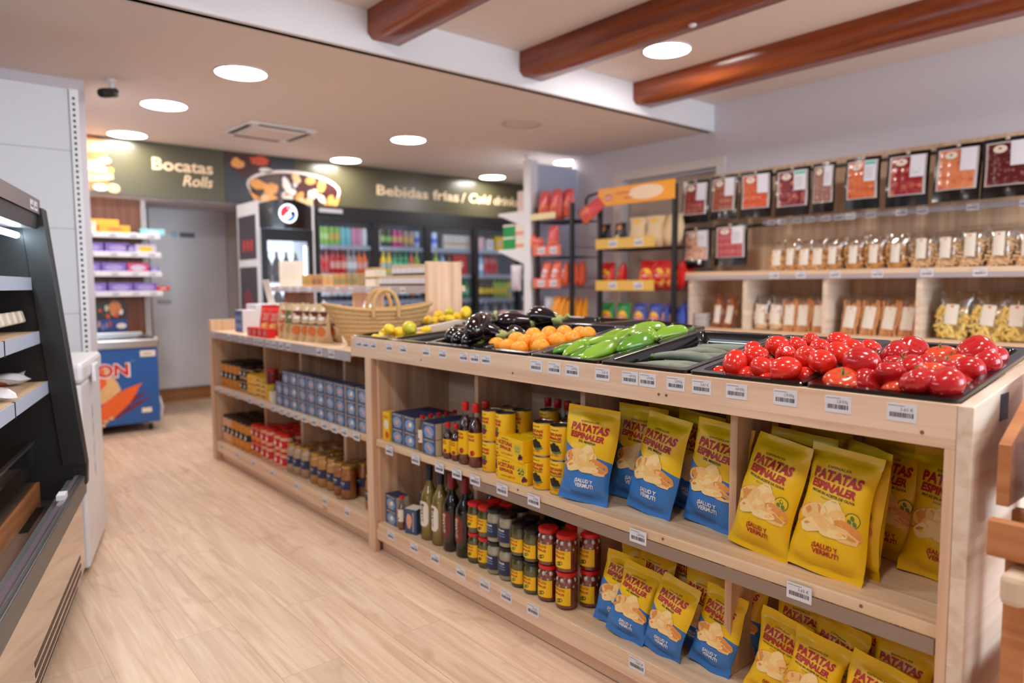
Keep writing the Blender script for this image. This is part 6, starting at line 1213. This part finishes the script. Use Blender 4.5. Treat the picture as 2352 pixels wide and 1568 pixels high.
t = thing('small_bag', 'crumpled grey pack at the back of the middle case shelf', 'bag', kw(-.45, -.15, 1.0305), -CA_); mb = MB(); mb.ell((0, 0, .06), (.07, .09, .06), mat('bag_grey_plum', (98, 92, 98), .35, var=.3, scale=20), 14, 9); mb.build('bag_body', t)
t = thing('white_tub', 'pale tub on the top shelf of the refrigerated case', 'tub', kw(-.33, -.19, 1.2355), -CA_); MB().lathe([(.05, 0), (.07, .07), (.072, .075), (.0, .08)], mat('tub_grey_white', (196, 206, 206), .4), 20).build('tub_body', t)
t = thing('wooden_crate', 'light wooden crate standing on top of the refrigerated case', 'crate', kw(-.30, -.45, 1.536), -CA_)
for n_, a, b in (('crate_end', (-.16, .0, 0), (.16, .018, .34)), ('crate_back', (-.16, -.6, 0), (-.145, -.001, .34)), ('crate_floor', (-.144, -.6, 0), (.16, -.001, .015))): MB().box(a, b, PINE_ZY).build(n_, t, smooth=0, bevel=.002)
t = thing('spice_jar', 'small glass jar with white cap inside the crate on the case', 'jar', kw(-.17, -.56, 1.5515), -CA_); MB().lathe([(.03, 0), (.032, .01), (.032, .08), (.026, .09)], mat('jar_biscuit', (206, 170, 130), .3, coat=.3, var=.3, scale=60), 18).build('jar_body', t); MB().lathe([(.029, .09), (.029, .115), (0, .115)], WHITEM, 18).build('jar_lid', t)
# ------------------------------------------------------------------ white chest freezer behind the case
F = thing('chest_freezer', 'white chest freezer between the refrigerated case and the blue ice cream freezer', 'freezer', (.470, 3.345, 0), -CA_)
MB().box((-.60, 0, .02), (.012, .62, .80), WHITEM).build('freezer_body', F, smooth=0, bevel=.012); MB().box((-.61, -.01, .803), (.022, .63, .885), WHITEM).build('freezer_lid', F, smooth=0, bevel=.018)
MB().box((-.10, -.022, .79), (-.02, -.011, .86), WHITEM).build('lid_latch', F, smooth=0, bevel=.004); MB().box((.0225, .24, .78), (.040, .36, .86), WHITEM).build('lid_handle', F, smooth=0, bevel=.006)
mb = MB(); p = Print(mb, lambda y, z, l: (.0128, y, z)); p.text('freezer', .30, .5, .07, mat('logo_lightblue', (120, 186, 210), .4), bold=.01, width=.3, rot=PI / 2) if False else [p.oval(.30, z, .008, .035, mat('logo_lightblue', (120, 186, 210), .4)) for z in (.38, .47, .56, .64)]; mb.build('logo_mark', F, smooth=0)
for x in (-.55, -.05):
    for y in (.06, .56): MB().lathe([(.02, 0), (.02, .02)], BLACKM, 10, (x, y, 0)).build('foot', F)
# ------------------------------------------------------------------ slotted white shelving panel
t = thing('slotted_panel', 'tall white metal shelving panel with a slotted edge behind the refrigerated case', 'shelving')
MB().box((-.95, 4.30, .001), (.635, 4.33, 2.215), mat('panel_white', (206, 210, 218), .45, var=.02)).build('panel_sheet', t, smooth=0); mb = MB()
mb.box((.6355, 4.285, .001), (.675, 4.335, 2.215), WHITEM); mb.build('slotted_post', t, smooth=0, bevel=.002)
mb = MB()
for k in range(74): mb.box((.648, 4.2843, .08 + k * .0285), (.660, 4.2848, .094 + k * .0285), BLACKM)
mb.build('slot', t, smooth=0); mb = MB()
for z in (.62, 1.06, 1.50, 1.90): mb.box((-.95, 4.2993, z), (.635, 4.2998, z + .004), mat('seam_grey', (160, 164, 174), .5))
mb.build('panel_seam', t, smooth=0)
# ------------------------------------------------------------------ chocolate shelf at the back
T = thing('back_shelving', 'brown backed shelving with white shelves of chocolate above the ice cream freezer', 'shelving')
MB().box((.87, 7.28, .001), (1.60, 7.31, 2.0), BROWNP).build('back_panel', T, smooth=0); MB().box((1.60, 7.26, .001), (1.64, 7.32, 2.0), WHITEM).build('slotted_post', T, smooth=0)
mb = MB()
for k in range(60): mb.box((1.612, 7.2593, .2 + k * .029), (1.626, 7.2597, .214 + k * .029), BLACKM)
mb.build('slot', T, smooth=0)
for z in (1.66, 1.495, 1.325, 1.15):
    MB().box((.87, 6.95, z - .02), (1.66, 7.279, z), WHITEM).build('metal_shelf', T, smooth=0); pr_ = MB().box((.87, 6.935, z - .035), (1.68, 6.9495, z + .012), mat('rail_white', (224, 222, 226), .35)).build('price_rail', T, smooth=0, bevel=.003)
    for x in (1.12, 1.30, 1.46, 1.60): price_tag(pr_, (x, 6.9335, z - .012), 0, i=int(x * 10), k=1.1)
PUR = mat('choc_purple', (120, 92, 186), .35, var=.1); PUR2 = mat('choc_lilac', (166, 146, 208), .35, var=.15); MAG = mat('choc_magenta', (206, 50, 110), .35); LILW = mat('choc_white', (206, 200, 222), .4); CYAN = mat('pack_cyan', (150, 216, 226), .4); ORY = mat('pack_orange_yellow', (240, 168, 30), .4, var=.06); SAGE = mat('tin_sage', (206, 210, 180), .4, var=.08)
def choc(nm, w, d, h, base, band):
    return Proto(carton(nm, w, d, h, base, lambda p, mb, w_, d_, h_: (p.oval(0, h_ * .5, w_ * .36, h_ * .3, band, 1, 14),)))
C1, C2, C3 = choc('chocolate_pack', .19, .08, .085, PUR, PUR2), choc('chocolate_pack', .17, .08, .085, MAG, LILW), choc('chocolate_pack', .17, .08, .08, LILW, YEL)
for i, (P, x, z, lab) in enumerate([(C1, 1.13, 1.496, 'purple chocolate pack, second shelf down, beside the slotted panel'), (C1, 1.335, 1.496, 'purple chocolate pack in the middle of the second shelf down'), (C3, 1.56, 1.496, 'white and yellow chocolate pack at the end of the second shelf down'), (C1, 1.10, 1.326, 'purple chocolate pack, third shelf down, nearest the slotted panel'), (C1, 1.30, 1.326, 'purple chocolate pack in the middle of the third shelf down'), (C2, 1.49, 1.326, 'magenta edged chocolate pack on the third shelf down'), (C1, 1.14, 1.151, 'purple chocolate pack, lowest shelf, nearest the slotted panel'), (C1, 1.345, 1.151, 'purple chocolate pack in the middle of the lowest shelf'), (C1, 1.545, 1.151, 'purple chocolate pack at the far end of the lowest shelf')]): P.put((x, 6.995, z), (0, 0, 0), lab, 'chocolate packs at the back')
for i, (x, z) in enumerate(((1.44, 1.496), (1.625, 1.326))): Proto(choc('small_chocolate_pack', .07, .07, .07 - .02 * i, PUR, PUR2).root).put((x, 6.99, z), (0, 0, 0), ['narrow purple pack between the wider ones on the second shelf down', 'low purple pack at the end of the third shelf down'][i], 'small chocolate packs')
for i, (nm, x, y, z, w, h, m, lab) in enumerate([('biscuit_box', 1.27, 7.10, 1.661, .21, .13, ORY, 'orange yellow box at the back of the top chocolate shelf'), ('biscuit_box', 1.32, 6.99, 1.661, .24, .075, ORY, 'orange yellow box lying in front on the top chocolate shelf'), ('tea_tin', 1.10, 7.08, 1.661, .09, .18, SAGE, 'tall pale green tin on the top chocolate shelf'), ('tea_tin', 1.145, 6.99, 1.661, .07, .10, SAGE, 'short pale green tin on the top chocolate shelf'), ('tissue_pack', 1.62, 6.985, 1.661, .20, .055, CYAN, 'pale cyan soft pack at the end of the top chocolate shelf'), ('dark_box', 1.47, 7.0, 1.661, .12, .03, BLKC, 'flat dark box on the top chocolate shelf'), ('red_pack', 1.685, 6.98, 1.163, .11, .04, REDL, 'small red pack sticking out at the end of the lowest chocolate shelf')]):
    t = carton(nm, w, .08, h, m, lambda p, mb, w_, d_, h_: p.oval(0, h_ * .5, w_ * .25, h_ * .12, TOMS if m is ORY else WHT)); tag(t, lab, nm.replace('_', ' ').split()[-1]); t.location = (x, y, z)
# ------------------------------------------------------------------ ice cream freezer
I = thing('ice_cream_freezer', 'blue ice cream freezer with glass lid and red letters on castors', 'freezer', (0, 0, 0))
ICB = mat('freezer_blue', (36, 92, 166), .35, var=.1, scale=3)
MB().box((.72, 6.385, .075), (1.485, 6.97, .70), ICB).build('freezer_body', I, smooth=0, bevel=.006)
mb = MB(); mb.box((.71, 6.372, .701), (1.495, 6.40, .77), STEEL); mb.box((.71, 6.955, .701), (1.495, 6.985, .80), STEEL); mb.box((1.462, 6.40, .701), (1.495, 6.955, .785), STEEL); mb.box((.71, 6.40, .701), (.74, 6.955, .785), STEEL); mb.build('lid_frame', I, smooth=0, bevel=.008)
MB().box((.741, 6.40, .77), (1.461, 6.954, .776), GLASS).build('lid_glass', I, smooth=0); MB().box((.741, 6.401, .7005), (1.461, 6.954, .705), mat('freezer_inside', (150, 158, 160), .5, var=.3, scale=14)).build('freezer_inside', I, smooth=0)
mb = MB(); p = Print(mb, on_y(6.3845, .0007)); FL = mat('swirl_orange', (238, 104, 40), .4, var=.12); FR = mat('swirl_maroon', (110, 46, 80), .4, var=.1); CONE = mat('cone_tan', (228, 186, 130), .45, var=.2, scale=30)
def blade(x0, y0, x1, y1, w, m, l): 
    dx, dy = x1 - x0, y1 - y0; L_ = math.hypot(dx, dy); nx, ny = -dy / L_ * w, dx / L_ * w
    p.shape([(x0, y0), (x0 + dx * .3 + nx, y0 + dy * .3 + ny), (x0 + dx * .7 + nx * .8, y0 + dy * .7 + ny * .8), (x1, y1), (x0 + dx * .7 - nx * .8, y0 + dy * .7 - ny * .8), (x0 + dx * .3 - nx, y0 + dy * .3 - ny)], m, l)
blade(1.06, .10, 1.44, .30, .02, FR, 1); blade(1.0, .12, 1.40, .34, .03, FR, 2); blade(1.0, .16, 1.36, .41, .05, FL, 3); blade(1.0, .10, 1.33, .36, .055, FL, 4); p.shape([(.98, .60), (1.10, .55), (1.18, .42), (1.20, .36), (1.12, .30), (1.0, .22)], CONE, 5); p.shape([(1.0, .60), (1.08, .57), (1.10, .42), (1.02, .34)], FL, 6)
for x, y in ((1.08, .12), (1.12, .14), (1.06, .09)): p.oval(x, y, .02, .015, CONE, 7)
p.text('FRIGON', 1.03, .50, .13, WHT, bold=.055, width=.50, lay=8, rot=.0) if False else None
p.text('ON', 1.145, .475, .145, WHT, bold=.07, width=.255, lay=8); p.text('ON', 1.145, .48, .135, mat('logo_red', (206, 24, 36), .4, var=0), bold=.03, width=.23, lay=9); p.text('™', 1.29, .575, .04, BLUL, lay=8)
p.rect(1.35, .625, 1.465, .675, PAPERC, 8); p.rect(1.37, .645, 1.44, .653, INK, 9); p.rect(1.345, .16, 1.42, .20, PAPERC, 8); mb.build('freezer_artwork', I, smooth=0)
for x in (.80, 1.42):
    for y in (6.44, 6.90):
        mb = MB(); M = Matrix.Translation((x, y, .034)) @ Matrix.Rotation(PI / 2, 4, 'Y'); mb.lathe([(.033, -.012), (.034, -.008), (.034, .008), (.033, .012)], BLACKM, 16, M=M); mb.box((x - .018, y - .02, .06), (x + .018, y + .02, .0745), STEEL); mb.build('caster', I, smooth=40)
mb = MB(); mb.tube([(1.50, 6.60, .30), (1.53, 6.58, .24), (1.545, 6.57, .16), (1.53, 6.58, .08)], .012, WHITEM, 8); mb.build('power_cable', I)
t = thing('ice_cream_board', 'dark picture board of ice creams standing on the blue freezer', 'poster'); mb = MB()
pts = [(.92, .80), (1.395, .80), (1.395, 1.0)] + [(1.305 + .085 * math.cos(a), 1.005 + .085 * math.sin(a)) for a in [PI * k / 10 for k in range(0, 8)]] + [(1.10, 1.055), (.92, 1.055)]
n = len(pts); mb.add([(x, 7.02, z) for x, z in pts] + [(x, 7.03, z) for x, z in pts], [tuple(range(n)), tuple(range(2 * n - 1, n - 1, -1))] + [((i + 1) % n, i, n + i, n + (i + 1) % n) for i in range(n)], mat('board_dark', (40, 32, 36), .4)); mb.build('board_panel', t, smooth=0)
mb = MB(); p = Print(mb, on_y(7.0195, .0006)); p.rect(.92, .80, 1.395, .915, mat('board_blue', (40, 70, 140), .4), 1); q = random.Random(9)
for k in range(26): p.oval(q.uniform(.95, 1.36), q.uniform(.94, 1.04), q.uniform(.012, .028), q.uniform(.014, .03), q.choice([CONE, TOMS, ICE, BUN, COLA, SAGE]), 2 + k, 10)
for k in range(12): p.oval(.95 + k * .028, .85 + .012 * (k % 3), .009, .03, q.choice([CONE, TOMS, PUR2, ICE]), 3 + k, 8)
p.oval(1.30, 1.02, .05, .055, BUN, 30); p.oval(1.345, .855, .04, .025, WHT, 30); mb.build('board_artwork', t, smooth=0)
# ------------------------------------------------------------------ tall black drinks cooler with round logo
Q = thing('drinks_cooler', 'black upright drinks cooler with curved top and round red white blue logo', 'fridge')
X0, X1, Y0, Y1 = 2.385, 2.945, 6.45, 6.99
mb = MB(); mb.box((X0, Y0 + .03, .08), (X0 + .03, Y1, 1.98), WHITEM); mb.box((X1 - .03, Y0 + .03, .08), (X1, Y1, 1.98), WHITEM); mb.box((X0 + .03, Y1 - .03, .08), (X1 - .03, Y1, 1.98), WHITEM); mb.box((X0, Y0 + .03, .02), (X1, Y1, .08), BLACKM); mb.box((X0 + .03, Y0 + .05, 1.90), (X1 - .03, Y1 - .03, 1.98), WHITEM); mb.build('cooler_body', Q, smooth=0)
mb = MB(); n = 14; top = lambda u: 1.955 + .055 * math.sin(PI * u); bot = 1.735
vs = []; 
for k in range(n + 1): u = k / n; x = X0 + .025 + (X1 - X0 - .05) * u; y = Y0 + .028 - .05 * math.sin(PI * u); vs += [(x, y, bot), (x, y, top(u)), (x, Y0 + .08, bot), (x, Y0 + .08, top(u))]
fs = []
for k in range(n): a = 4 * k; fs += [(a, a + 4, a + 5, a + 1), (a + 1, a + 5, a + 7, a + 3), (a, a + 2, a + 6, a + 4)]
mb.add(vs, fs, BLACKPL); mb.build('cooler_header', Q, smooth=30)
mb = MB(); fy = lambda x: Y0 + .028 - .05 * math.sin(PI * min(1, max(0, (x - X0 - .025) / (X1 - X0 - .05)))); p = Print(mb, lambda x, z, l: (x, fy(x) - .001 * l, z)); cx, cz, R = 2.668, 1.875, .088
GLOW = mat('logo_ring', (236, 244, 246), .4, emit=1.0, var=0); p.oval(cx, cz, R, R, GLOW, 1, 32)
def wave(y): return None
A = [PI * (.02 + .96 * k / 16) for k in range(17)]
rr = R * .86; up_ = [(cx + rr * math.cos(a), cz + rr * math.sin(a)) for a in [math.radians(x) for x in range(60, 215, 8)]]
p.shape(up_ + [(cx - rr * .3, cz - rr * .05), (cx + rr * .1, cz + rr * .25)], mat('logo_pure_red', (214, 20, 44), .4, emit=.5, var=0), 2)
lo = [(cx + rr * math.cos(a), cz + rr * math.sin(a)) for a in [math.radians(x) for x in range(238, 372, 8)]]
p.shape(lo + [(cx + rr * .55, cz - rr * .2), (cx, cz - rr * .55)], mat('logo_pure_blue', (70, 110, 196), .4, emit=.5, var=0), 2); mb.build('round_logo', Q, smooth=0)
mb = MB()
for a, b in (((X0 + .03, .10), (X0 + .085, 1.733)), ((X1 - .085, .10), (X1 - .03, 1.733)), ((X0 + .085, .10), (X1 - .085, .2)), ((X0 + .085, 1.62), (X1 - .085, 1.733))): mb.box((a[0], Y0, a[1]), (b[0], Y0 + .029, b[1]), BLACKPL)
mb.build('door_frame', Q, smooth=0, bevel=.003)
MB().box((X0 + .085, Y0 + .012, .2), (X1 - .085, Y0 + .018, 1.62), GLASS).build('door_glass', Q, smooth=0)
MB().box((X0 + .031, Y1 - .06, .1), (X1 - .031, Y1 - .031, 1.89), mat('cooler_inside', (214, 226, 246), .5, emit=.9, var=0)).build('cooler_back', Q, smooth=0)  # back panel emits by itself, standing in for the cooler's interior lighting
led = mat('cooler_led', (230, 242, 255), .5, emit=5, var=0); MB().box((X1 - .105, Y0 + .04, .25), (X1 - .09, Y0 + .05, 1.58), led).build('cooler_light', Q, smooth=0)
for z in (1.235, .95, .65): MB().box((X0 + .04, Y0 + .06, z - .01), (X1 - .04, Y1 - .062, z), WHITEM).build('cooler_shelf', Q, smooth=0)
mb = MB(); p = Print(mb, lambda y, z, l: (X0 - .0008 * l, y, z)); p.rect(6.50, 1.45, 6.96, 1.86, mat('side_poster', (70, 64, 72), .4, var=.1), 1); [p.oval(6.72 - .10 * k, 1.58, .035, .06, mat('poster_can_red', (196, 60, 60), .4), 2) for k in (-1, 0, 1)]; p.rect(6.50, .5, 6.96, 1.38, MATS['side_poster'], 1); p.oval(6.75, .95, .14, .22, mat('poster_maroon', (130, 50, 66), .4), 2); mb.build('side_poster', Q, smooth=0)
def bottle(nm, r, h, body, cap, band=None, lab=None, neck=.35):
    o = MB(); o.lathe([(r * .9, 0), (r, .006), (r, h * .56), (r * .8, h * .68), (r * neck, h * .82), (r * neck, h * .92)], body, 12); o.lathe([(r * neck * 1.12, h * .92), (r * neck * 1.12, h), (0, h)], cap, 10)
    if band: o.lathe([(r * 1.01, h * .22), (r * 1.01, h * .50)], band, 12, cap=False)
    x = o.build(nm, smooth=50); C.objects.unlink(x); return x
def tincan(nm, r, h, body, band=None):
    o = MB(); o.lathe([(r * .85, 0), (r, .008), (r, h - .012), (r * .85, h - .002)], body, 12); o.lathe([(r * .85, h - .002), (r * .85, h), (0, h)], TIN, 12)
    if band: o.lathe([(r * 1.01, h * .3), (r * 1.01, h * .62)], band, 12, cap=False)
    x = o.build(nm, smooth=50); C.objects.unlink(x); return x
DK = mat('bottle_dark', (36, 24, 18), .15, coat=.4); cb = bottle('cola_bottle', .044, .30, DK, mat('cap_lime', (190, 220, 90), .4), mat('label_greywhite', (60, 56, 56), .4)); cb2 = bottle('cola_bottle', .044, .30, DK, mat('cap_pink', (206, 90, 120), .4), MATS['label_greywhite'])
for i in range(4): put_mesh(cb if i > 1 else cb2, (2.50 + i * .094, 6.56, 1.2355), (0, 0, 0), f'dark bottle on the cooler upper shelf, {ORD[i]} from its poster side', 'bottle', 'dark bottles in the cooler', (1, 1, .97))
for i in range(4): put_mesh(cb, (2.50 + i * .094, 6.56, .9505), (0, 0, 0), f'dark bottle on the cooler middle shelf, {ORD[i]} from its poster side', 'bottle', 'dark bottles in the cooler', (1, 1, .85))
bb = bottle('water_bottle', .04, .27, mat('bottle_blue', (150, 190, 236), .2), mat('cap_blue', (50, 90, 190), .4), mat('label_lime', (200, 220, 60), .4)); put_mesh(bb, (2.50, 6.57, .6505), (0, 0, 0), 'pale blue bottle with lime label low in the cooler', 'bottle', None, (1, 1, 1))
# ------------------------------------------------------------------ multi-door drinks wall
Dw = thing('drinks_fridge_wall', 'long black glass door fridge filled with rows of coloured drinks under the cold drinks sign', 'fridge')
DX = [3.02, 3.68, 4.33, 4.99, 5.65, 6.31]; YD = 6.60
mb = MB(); mb.box((2.98, YD + .04, 1.90), (6.35, 7.02, 2.0), BLACKM); mb.box((2.98, YD + .04, .001), (6.35, 7.02, .12), BLACKM); mb.box((2.98, YD + .04, .12), (3.02, 7.02, 1.90), BLACKM); mb.box((6.31, YD + .04, .12), (6.35, 7.02, 1.90), BLACKM); mb.build('fridge_body', Dw, smooth=0)
MB().box((3.02, 6.99, .12), (6.31, 7.015, 1.90), mat('fridge_inside', (92, 98, 108), .5, emit=.08, var=0)).build('fridge_back', Dw, smooth=0)
SHELFZ = (1.615, 1.325, 1.045, .76, .45)
for z in SHELFZ:
    MB().box((3.021, YD + .07, z - .012), (6.309, 6.985, z), mat('fridge_shelf', (190, 194, 204), .35)).build('fridge_shelf', Dw, smooth=0); MB().box((3.021, YD + .055, z - .045), (6.309, YD + .0695, z), mat('fridge_rail', (170, 176, 196), .35)).build('shelf_rail', Dw, smooth=0)
for i in range(5):
    a, b = DX[i], DX[i + 1]; mb = MB()
    mb.box((a, YD, .13), (a + .04, YD + .035, 1.895), BLACKM); mb.box((b - .04, YD, .13), (b, YD + .035, 1.895), BLACKM); mb.box((a + .04, YD, .13), (b - .04, YD + .035, .19), BLACKM); mb.box((a + .04, YD, 1.845), (b - .04, YD + .035, 1.895), BLACKM)
    d = mb.build('fridge_door', Dw, smooth=0); g_ = MB().box((a + .04, YD + .012, .19), (b - .04, YD + .018, 1.845), clear('door_glass_clear', (246, 250, 252), .04, .02)).build('door_glass', d, smooth=0)
    MB().box((b - .036, YD - .035, .9), (b - .012, YD - .001, 1.35), BLACKM).build('door_handle', d, smooth=0, bevel=.004)
    mb = MB(); mb.box((a + .044, YD + .037, .2), (a + .054, YD + .047, 1.84), mat('fridge_led', (235, 244, 255), .5, emit=4, var=0)); mb.build('fridge_light', Dw, smooth=0)
MB().box((3.05, YD - .012, 1.925), (3.30, YD - .002, 1.965), mat('plate_whitegrey', (206, 206, 212), .4)).build('maker_plate', Dw, smooth=0)
col = lambda n, c: mat('drink_' + n, c, .25, coat=.2, var=.05)
tall = {'lime': tincan('drink_can', .034, .185, col('lime', (150, 200, 100)), col('limelight', (190, 224, 150))), 'limeamber': tincan('drink_can', .034, .185, col('lime', (150, 200, 100)), col('amber', (226, 184, 80))), 'aqua': tincan('drink_can', .034, .185, col('aqua', (120, 206, 220)), None), 'pink': tincan('drink_can', .034, .185, col('pink', (222, 150, 190)), None), 'white': tincan('drink_can', .034, .185, col('white', (228, 228, 236)), None), 'dark': tincan('drink_can', .034, .18, col('dark', (62, 66, 56)), col('leaf', (140, 180, 90))), 'magenta': tincan('drink_can', .034, .185, col('magenta', (206, 70, 150)), col('peach', (226, 170, 110))), 'cafe': tincan('drink_can', .034, .18, col('cafe', (176, 150, 140)), col('cafeamber', (216, 170, 100))), 'blue': tincan('drink_can', .034, .18, col('bluewhite', (196, 206, 240)), col('strongblue', (70, 110, 220)))}
bt_ = {'redclear': bottle('soft_drink_bottle', .036, .245, col('redclear', (206, 96, 96)), col('capred', (206, 30, 40)), col('red', (216, 30, 40))), 'red': bottle('soft_drink_bottle', .036, .245, col('red', (216, 30, 40)), col('capred', (206, 30, 40)), col('paleband', (240, 170, 160))), 'clear': bottle('soft_drink_bottle', .036, .24, col('greyclear', (176, 160, 170)), col('white', (228, 228, 236)), col('white', (228, 228, 236))), 'orange': bottle('soft_drink_bottle', .036, .24, col('orange', (240, 110, 30)), col('capgrey', (160, 160, 170)), col('paleband', (240, 170, 160))), 'yellow': bottle('soft_drink_bottle', .036, .24, col('yellow', (240, 206, 40)), col('yellow', (240, 206, 40)), col('greylabel', (180, 180, 176))), 'green': bottle('soft_drink_bottle', .036, .24, col('green', (40, 160, 100)), col('green', (40, 160, 100)), col('mint', (150, 220, 190))), 'limey': bottle('soft_drink_bottle', .036, .24, col('limegreen', (160, 200, 60)), col('yellow', (240, 206, 40)), col('yellow', (240, 206, 40))), 'water': bottle('soft_drink_bottle', .036, .24, col('water', (150, 190, 226)), col('strongblue', (70, 110, 220)), col('white', (228, 228, 236))), 'brown': bottle('soft_drink_bottle', .036, .24, col('brown', (110, 60, 40)), col('orange', (240, 110, 30)), col('peach', (226, 170, 110))), 'navy': bottle('soft_drink_bottle', .036, .24, col('navy', (50, 60, 90)), col('white', (228, 228, 236)), col('white', (228, 228, 236))), 'beer': bottle('soft_drink_bottle', .034, .235, col('beer', (96, 70, 30)), col('gold', (200, 170, 60)), col('yellow', (240, 206, 40)))}
def shelf_row(z, xs, keys, src, where, y=6.72):
    for i, (x, k_) in enumerate(zip(xs, keys)): put_mesh(src[k_], (x, y, z + .0005), (0, 0, 0), f'{k_} coloured drink on the {where} of the fridge wall, {ORD[i]} from the black cooler', 'drink', f'drinks on the {where}')
span = lambda a, b, n: [a + (b - a) * i / (n - 1) for i in range(n)]
shelf_row(SHELFZ[0], span(3.11, 3.60, 9) + span(3.76, 4.25, 8) + [4.42, 4.49], ['lime', 'lime', 'limeamber', 'limeamber', 'aqua', 'aqua', 'pink', 'pink', 'white', 'white', 'dark', 'dark', 'magenta', 'magenta', 'cafe', 'cafe', 'blue', 'blue', 'blue'], tall, 'top shelf')
shelf_row(SHELFZ[1], span(3.11, 3.60, 9) + span(3.76, 4.25, 8) + span(4.42, 4.68, 4) + span(5.08, 5.36, 5), ['redclear', 'redclear', 'red', 'red', 'red', 'clear', 'clear', 'orange', 'orange', 'orange', 'yellow', 'yellow', 'green', 'green', 'green', 'orange', 'limey', 'limey', 'limey', 'water', 'brown', 'water', 'water', 'redclear', 'redclear', 'redclear'], bt_, 'second shelf')
shelf_row(SHELFZ[2], span(3.11, 3.60, 8) + span(3.76, 4.25, 8) + span(4.42, 4.92, 8) + span(5.08, 5.58, 8), ['navy'] * 8 + ['navy', 'navy', 'navy', 'clear', 'navy', 'navy', 'brown', 'navy'] + ['brown', 'beer', 'beer', 'yellow', 'limey', 'limey', 'green', 'green'] + ['brown', 'beer', 'beer', 'beer', 'limey', 'limey', 'limey', 'yellow'], bt_, 'third shelf')
shelf_row(SHELFZ[3], span(3.11, 3.60, 8) + span(3.76, 4.25, 8) + span(4.42, 4.92, 8) + span(5.08, 5.58, 8), ['navy', 'navy', 'clear', 'navy', 'navy', 'navy', 'navy', 'navy'] + ['navy'] * 8 + ['brown', 'orange', 'orange', 'yellow', 'yellow', 'yellow', 'beer', 'beer'] + ['clear', 'navy'] * 4, bt_, 'fourth shelf')
ms = Proto(carton('milk_carton', .07, .06, .16, mat('carton_milk', (226, 222, 218), .45, var=.06), lambda p, mb, w, d, h: p.rect(-w * .4, h * .3, w * .4, h * .45, AMB)))
for i in range(5): ms.put((4.64 + i * .074, 6.73, SHELFZ[0] + .0005), (0, 0, 0), f'white carton drink on the fridge top shelf, {ORD[i]} from the black cooler side', 'white carton drinks')
for i, (x, m_, w, z, h, lab) in enumerate([(4.83, REDL, .2, SHELFZ[1], .225, 'red multipack of cans on the second fridge shelf'), (5.12, mat('pack_pinkwhite', (226, 180, 196), .4, var=.2, scale=20), .13, SHELFZ[0], .15, 'pink and white multipack on the top fridge shelf'), (5.27, PAPER, .12, SHELFZ[0], .13, 'white multipack on the top fridge shelf'), (5.42, YEL, .14, SHELFZ[0], .17, 'yellow multipack on the top fridge shelf')]):
    t = carton('drink_multipack', w, .16, h, m_, lambda p, mb, w_, d, h_: p.oval(0, h_ * .5, w_ * .22, h_ * .2, mat('print_paleround', (240, 190, 190), .5))); t.location = (x, 6.77, z + .0005); tag(t, lab, 'multipack')
# ------------------------------------------------------------------ wooden fruit stand at the island end
Z = thing('fruit_stand', 'warm brown wooden stand at the end of the island holding packed fruit', 'stand')
for n_, a, b in (('front_board', (1.475, -.5, .700), (1.50, .405, .768)), ('leg', (1.515, .345, .002), (1.555, .385, .699)), ('leg', (1.60, .36, .002), (1.63, .40, .76)), ('floor_board', (1.501, -.5, .70), (1.80, .405, .715)), ('apron_board', (1.502, -.5, .60), (1.514, .34, .698)), ('back_post', (1.79, .37, .002), (1.83, .405, 1.02)), ('cross_rail', (1.56, .37, .30), (1.79, .39, .44))): MB().box(a, b, STANDW).build(n_, Z, smooth=0, bevel=.003)
mb = MB(); vs = [(1.52, .785), (1.52, .90), (1.72, 1.0), (1.79, 1.02), (1.79, .785)]; n = len(vs); mb.add([(x, .385, z) for x, z in vs] + [(x, .405, z) for x, z in vs], [tuple(range(n)), tuple(range(2 * n - 1, n - 1, -1))] + [((i + 1) % n, i, n + i, n + (i + 1) % n) for i in range(n)], STANDW); mb.build('side_board', Z, smooth=0)
M = Matrix.Translation((1.51, .355, .655)) @ Matrix.Rotation(-PI / 2, 4, 'Y'); mb = MB(); mb.box((-.03, -.02, -.01), (.028, .02, .065), mat('peg_pale', (214, 190, 164), .5), M); mb.build('wooden_peg', Z, smooth=0, bevel=.012)
for i, (y, lab) in enumerate(((.30, 'clear tub of dark grapes and red fruit on the wooden stand, beside the island'), (.13, 'second clear tub of dark fruit on the wooden stand'))):
    t = thing('fruit_tub', lab, 'fruit tub', (1.60, y, .716)); GR = mat('grape_dark', (40, 28, 46), .2, coat=.4, var=.3); CH = mat('cherry_red', (170, 24, 40), .2, coat=.4); OG = mat('apricot_orange', (220, 120, 40), .3); q = random.Random(i)
    mb = MB()
    for k in range(70): mb.ell((q.uniform(-.07, .07), q.uniform(-.055, .055), q.uniform(.015, .15)), (.013,) * 3, q.choice([GR, GR, GR, GR, CH, OG]), 8, 6)
    tag(mb.build('grape_fill', t, smooth=180), kind='stuff'); MB().lathe([(.062, 0), (.066, .01), (.082, .20), (.084, .205)], clear('tub_clear', (236, 232, 244), .08, .14), 4, M=Matrix.Scale(1.25, 4, (1, 0, 0)) @ Matrix.Rotation(PI / 4, 4, 'Z'), cap=False).build('clear_tub', t, smooth=0)
    MB().box((-.06, -.05, .207), (.06, .05, .215), mat('tub_lid_teal', (20, 44, 50), .3)).build('tub_lid', t, smooth=0)
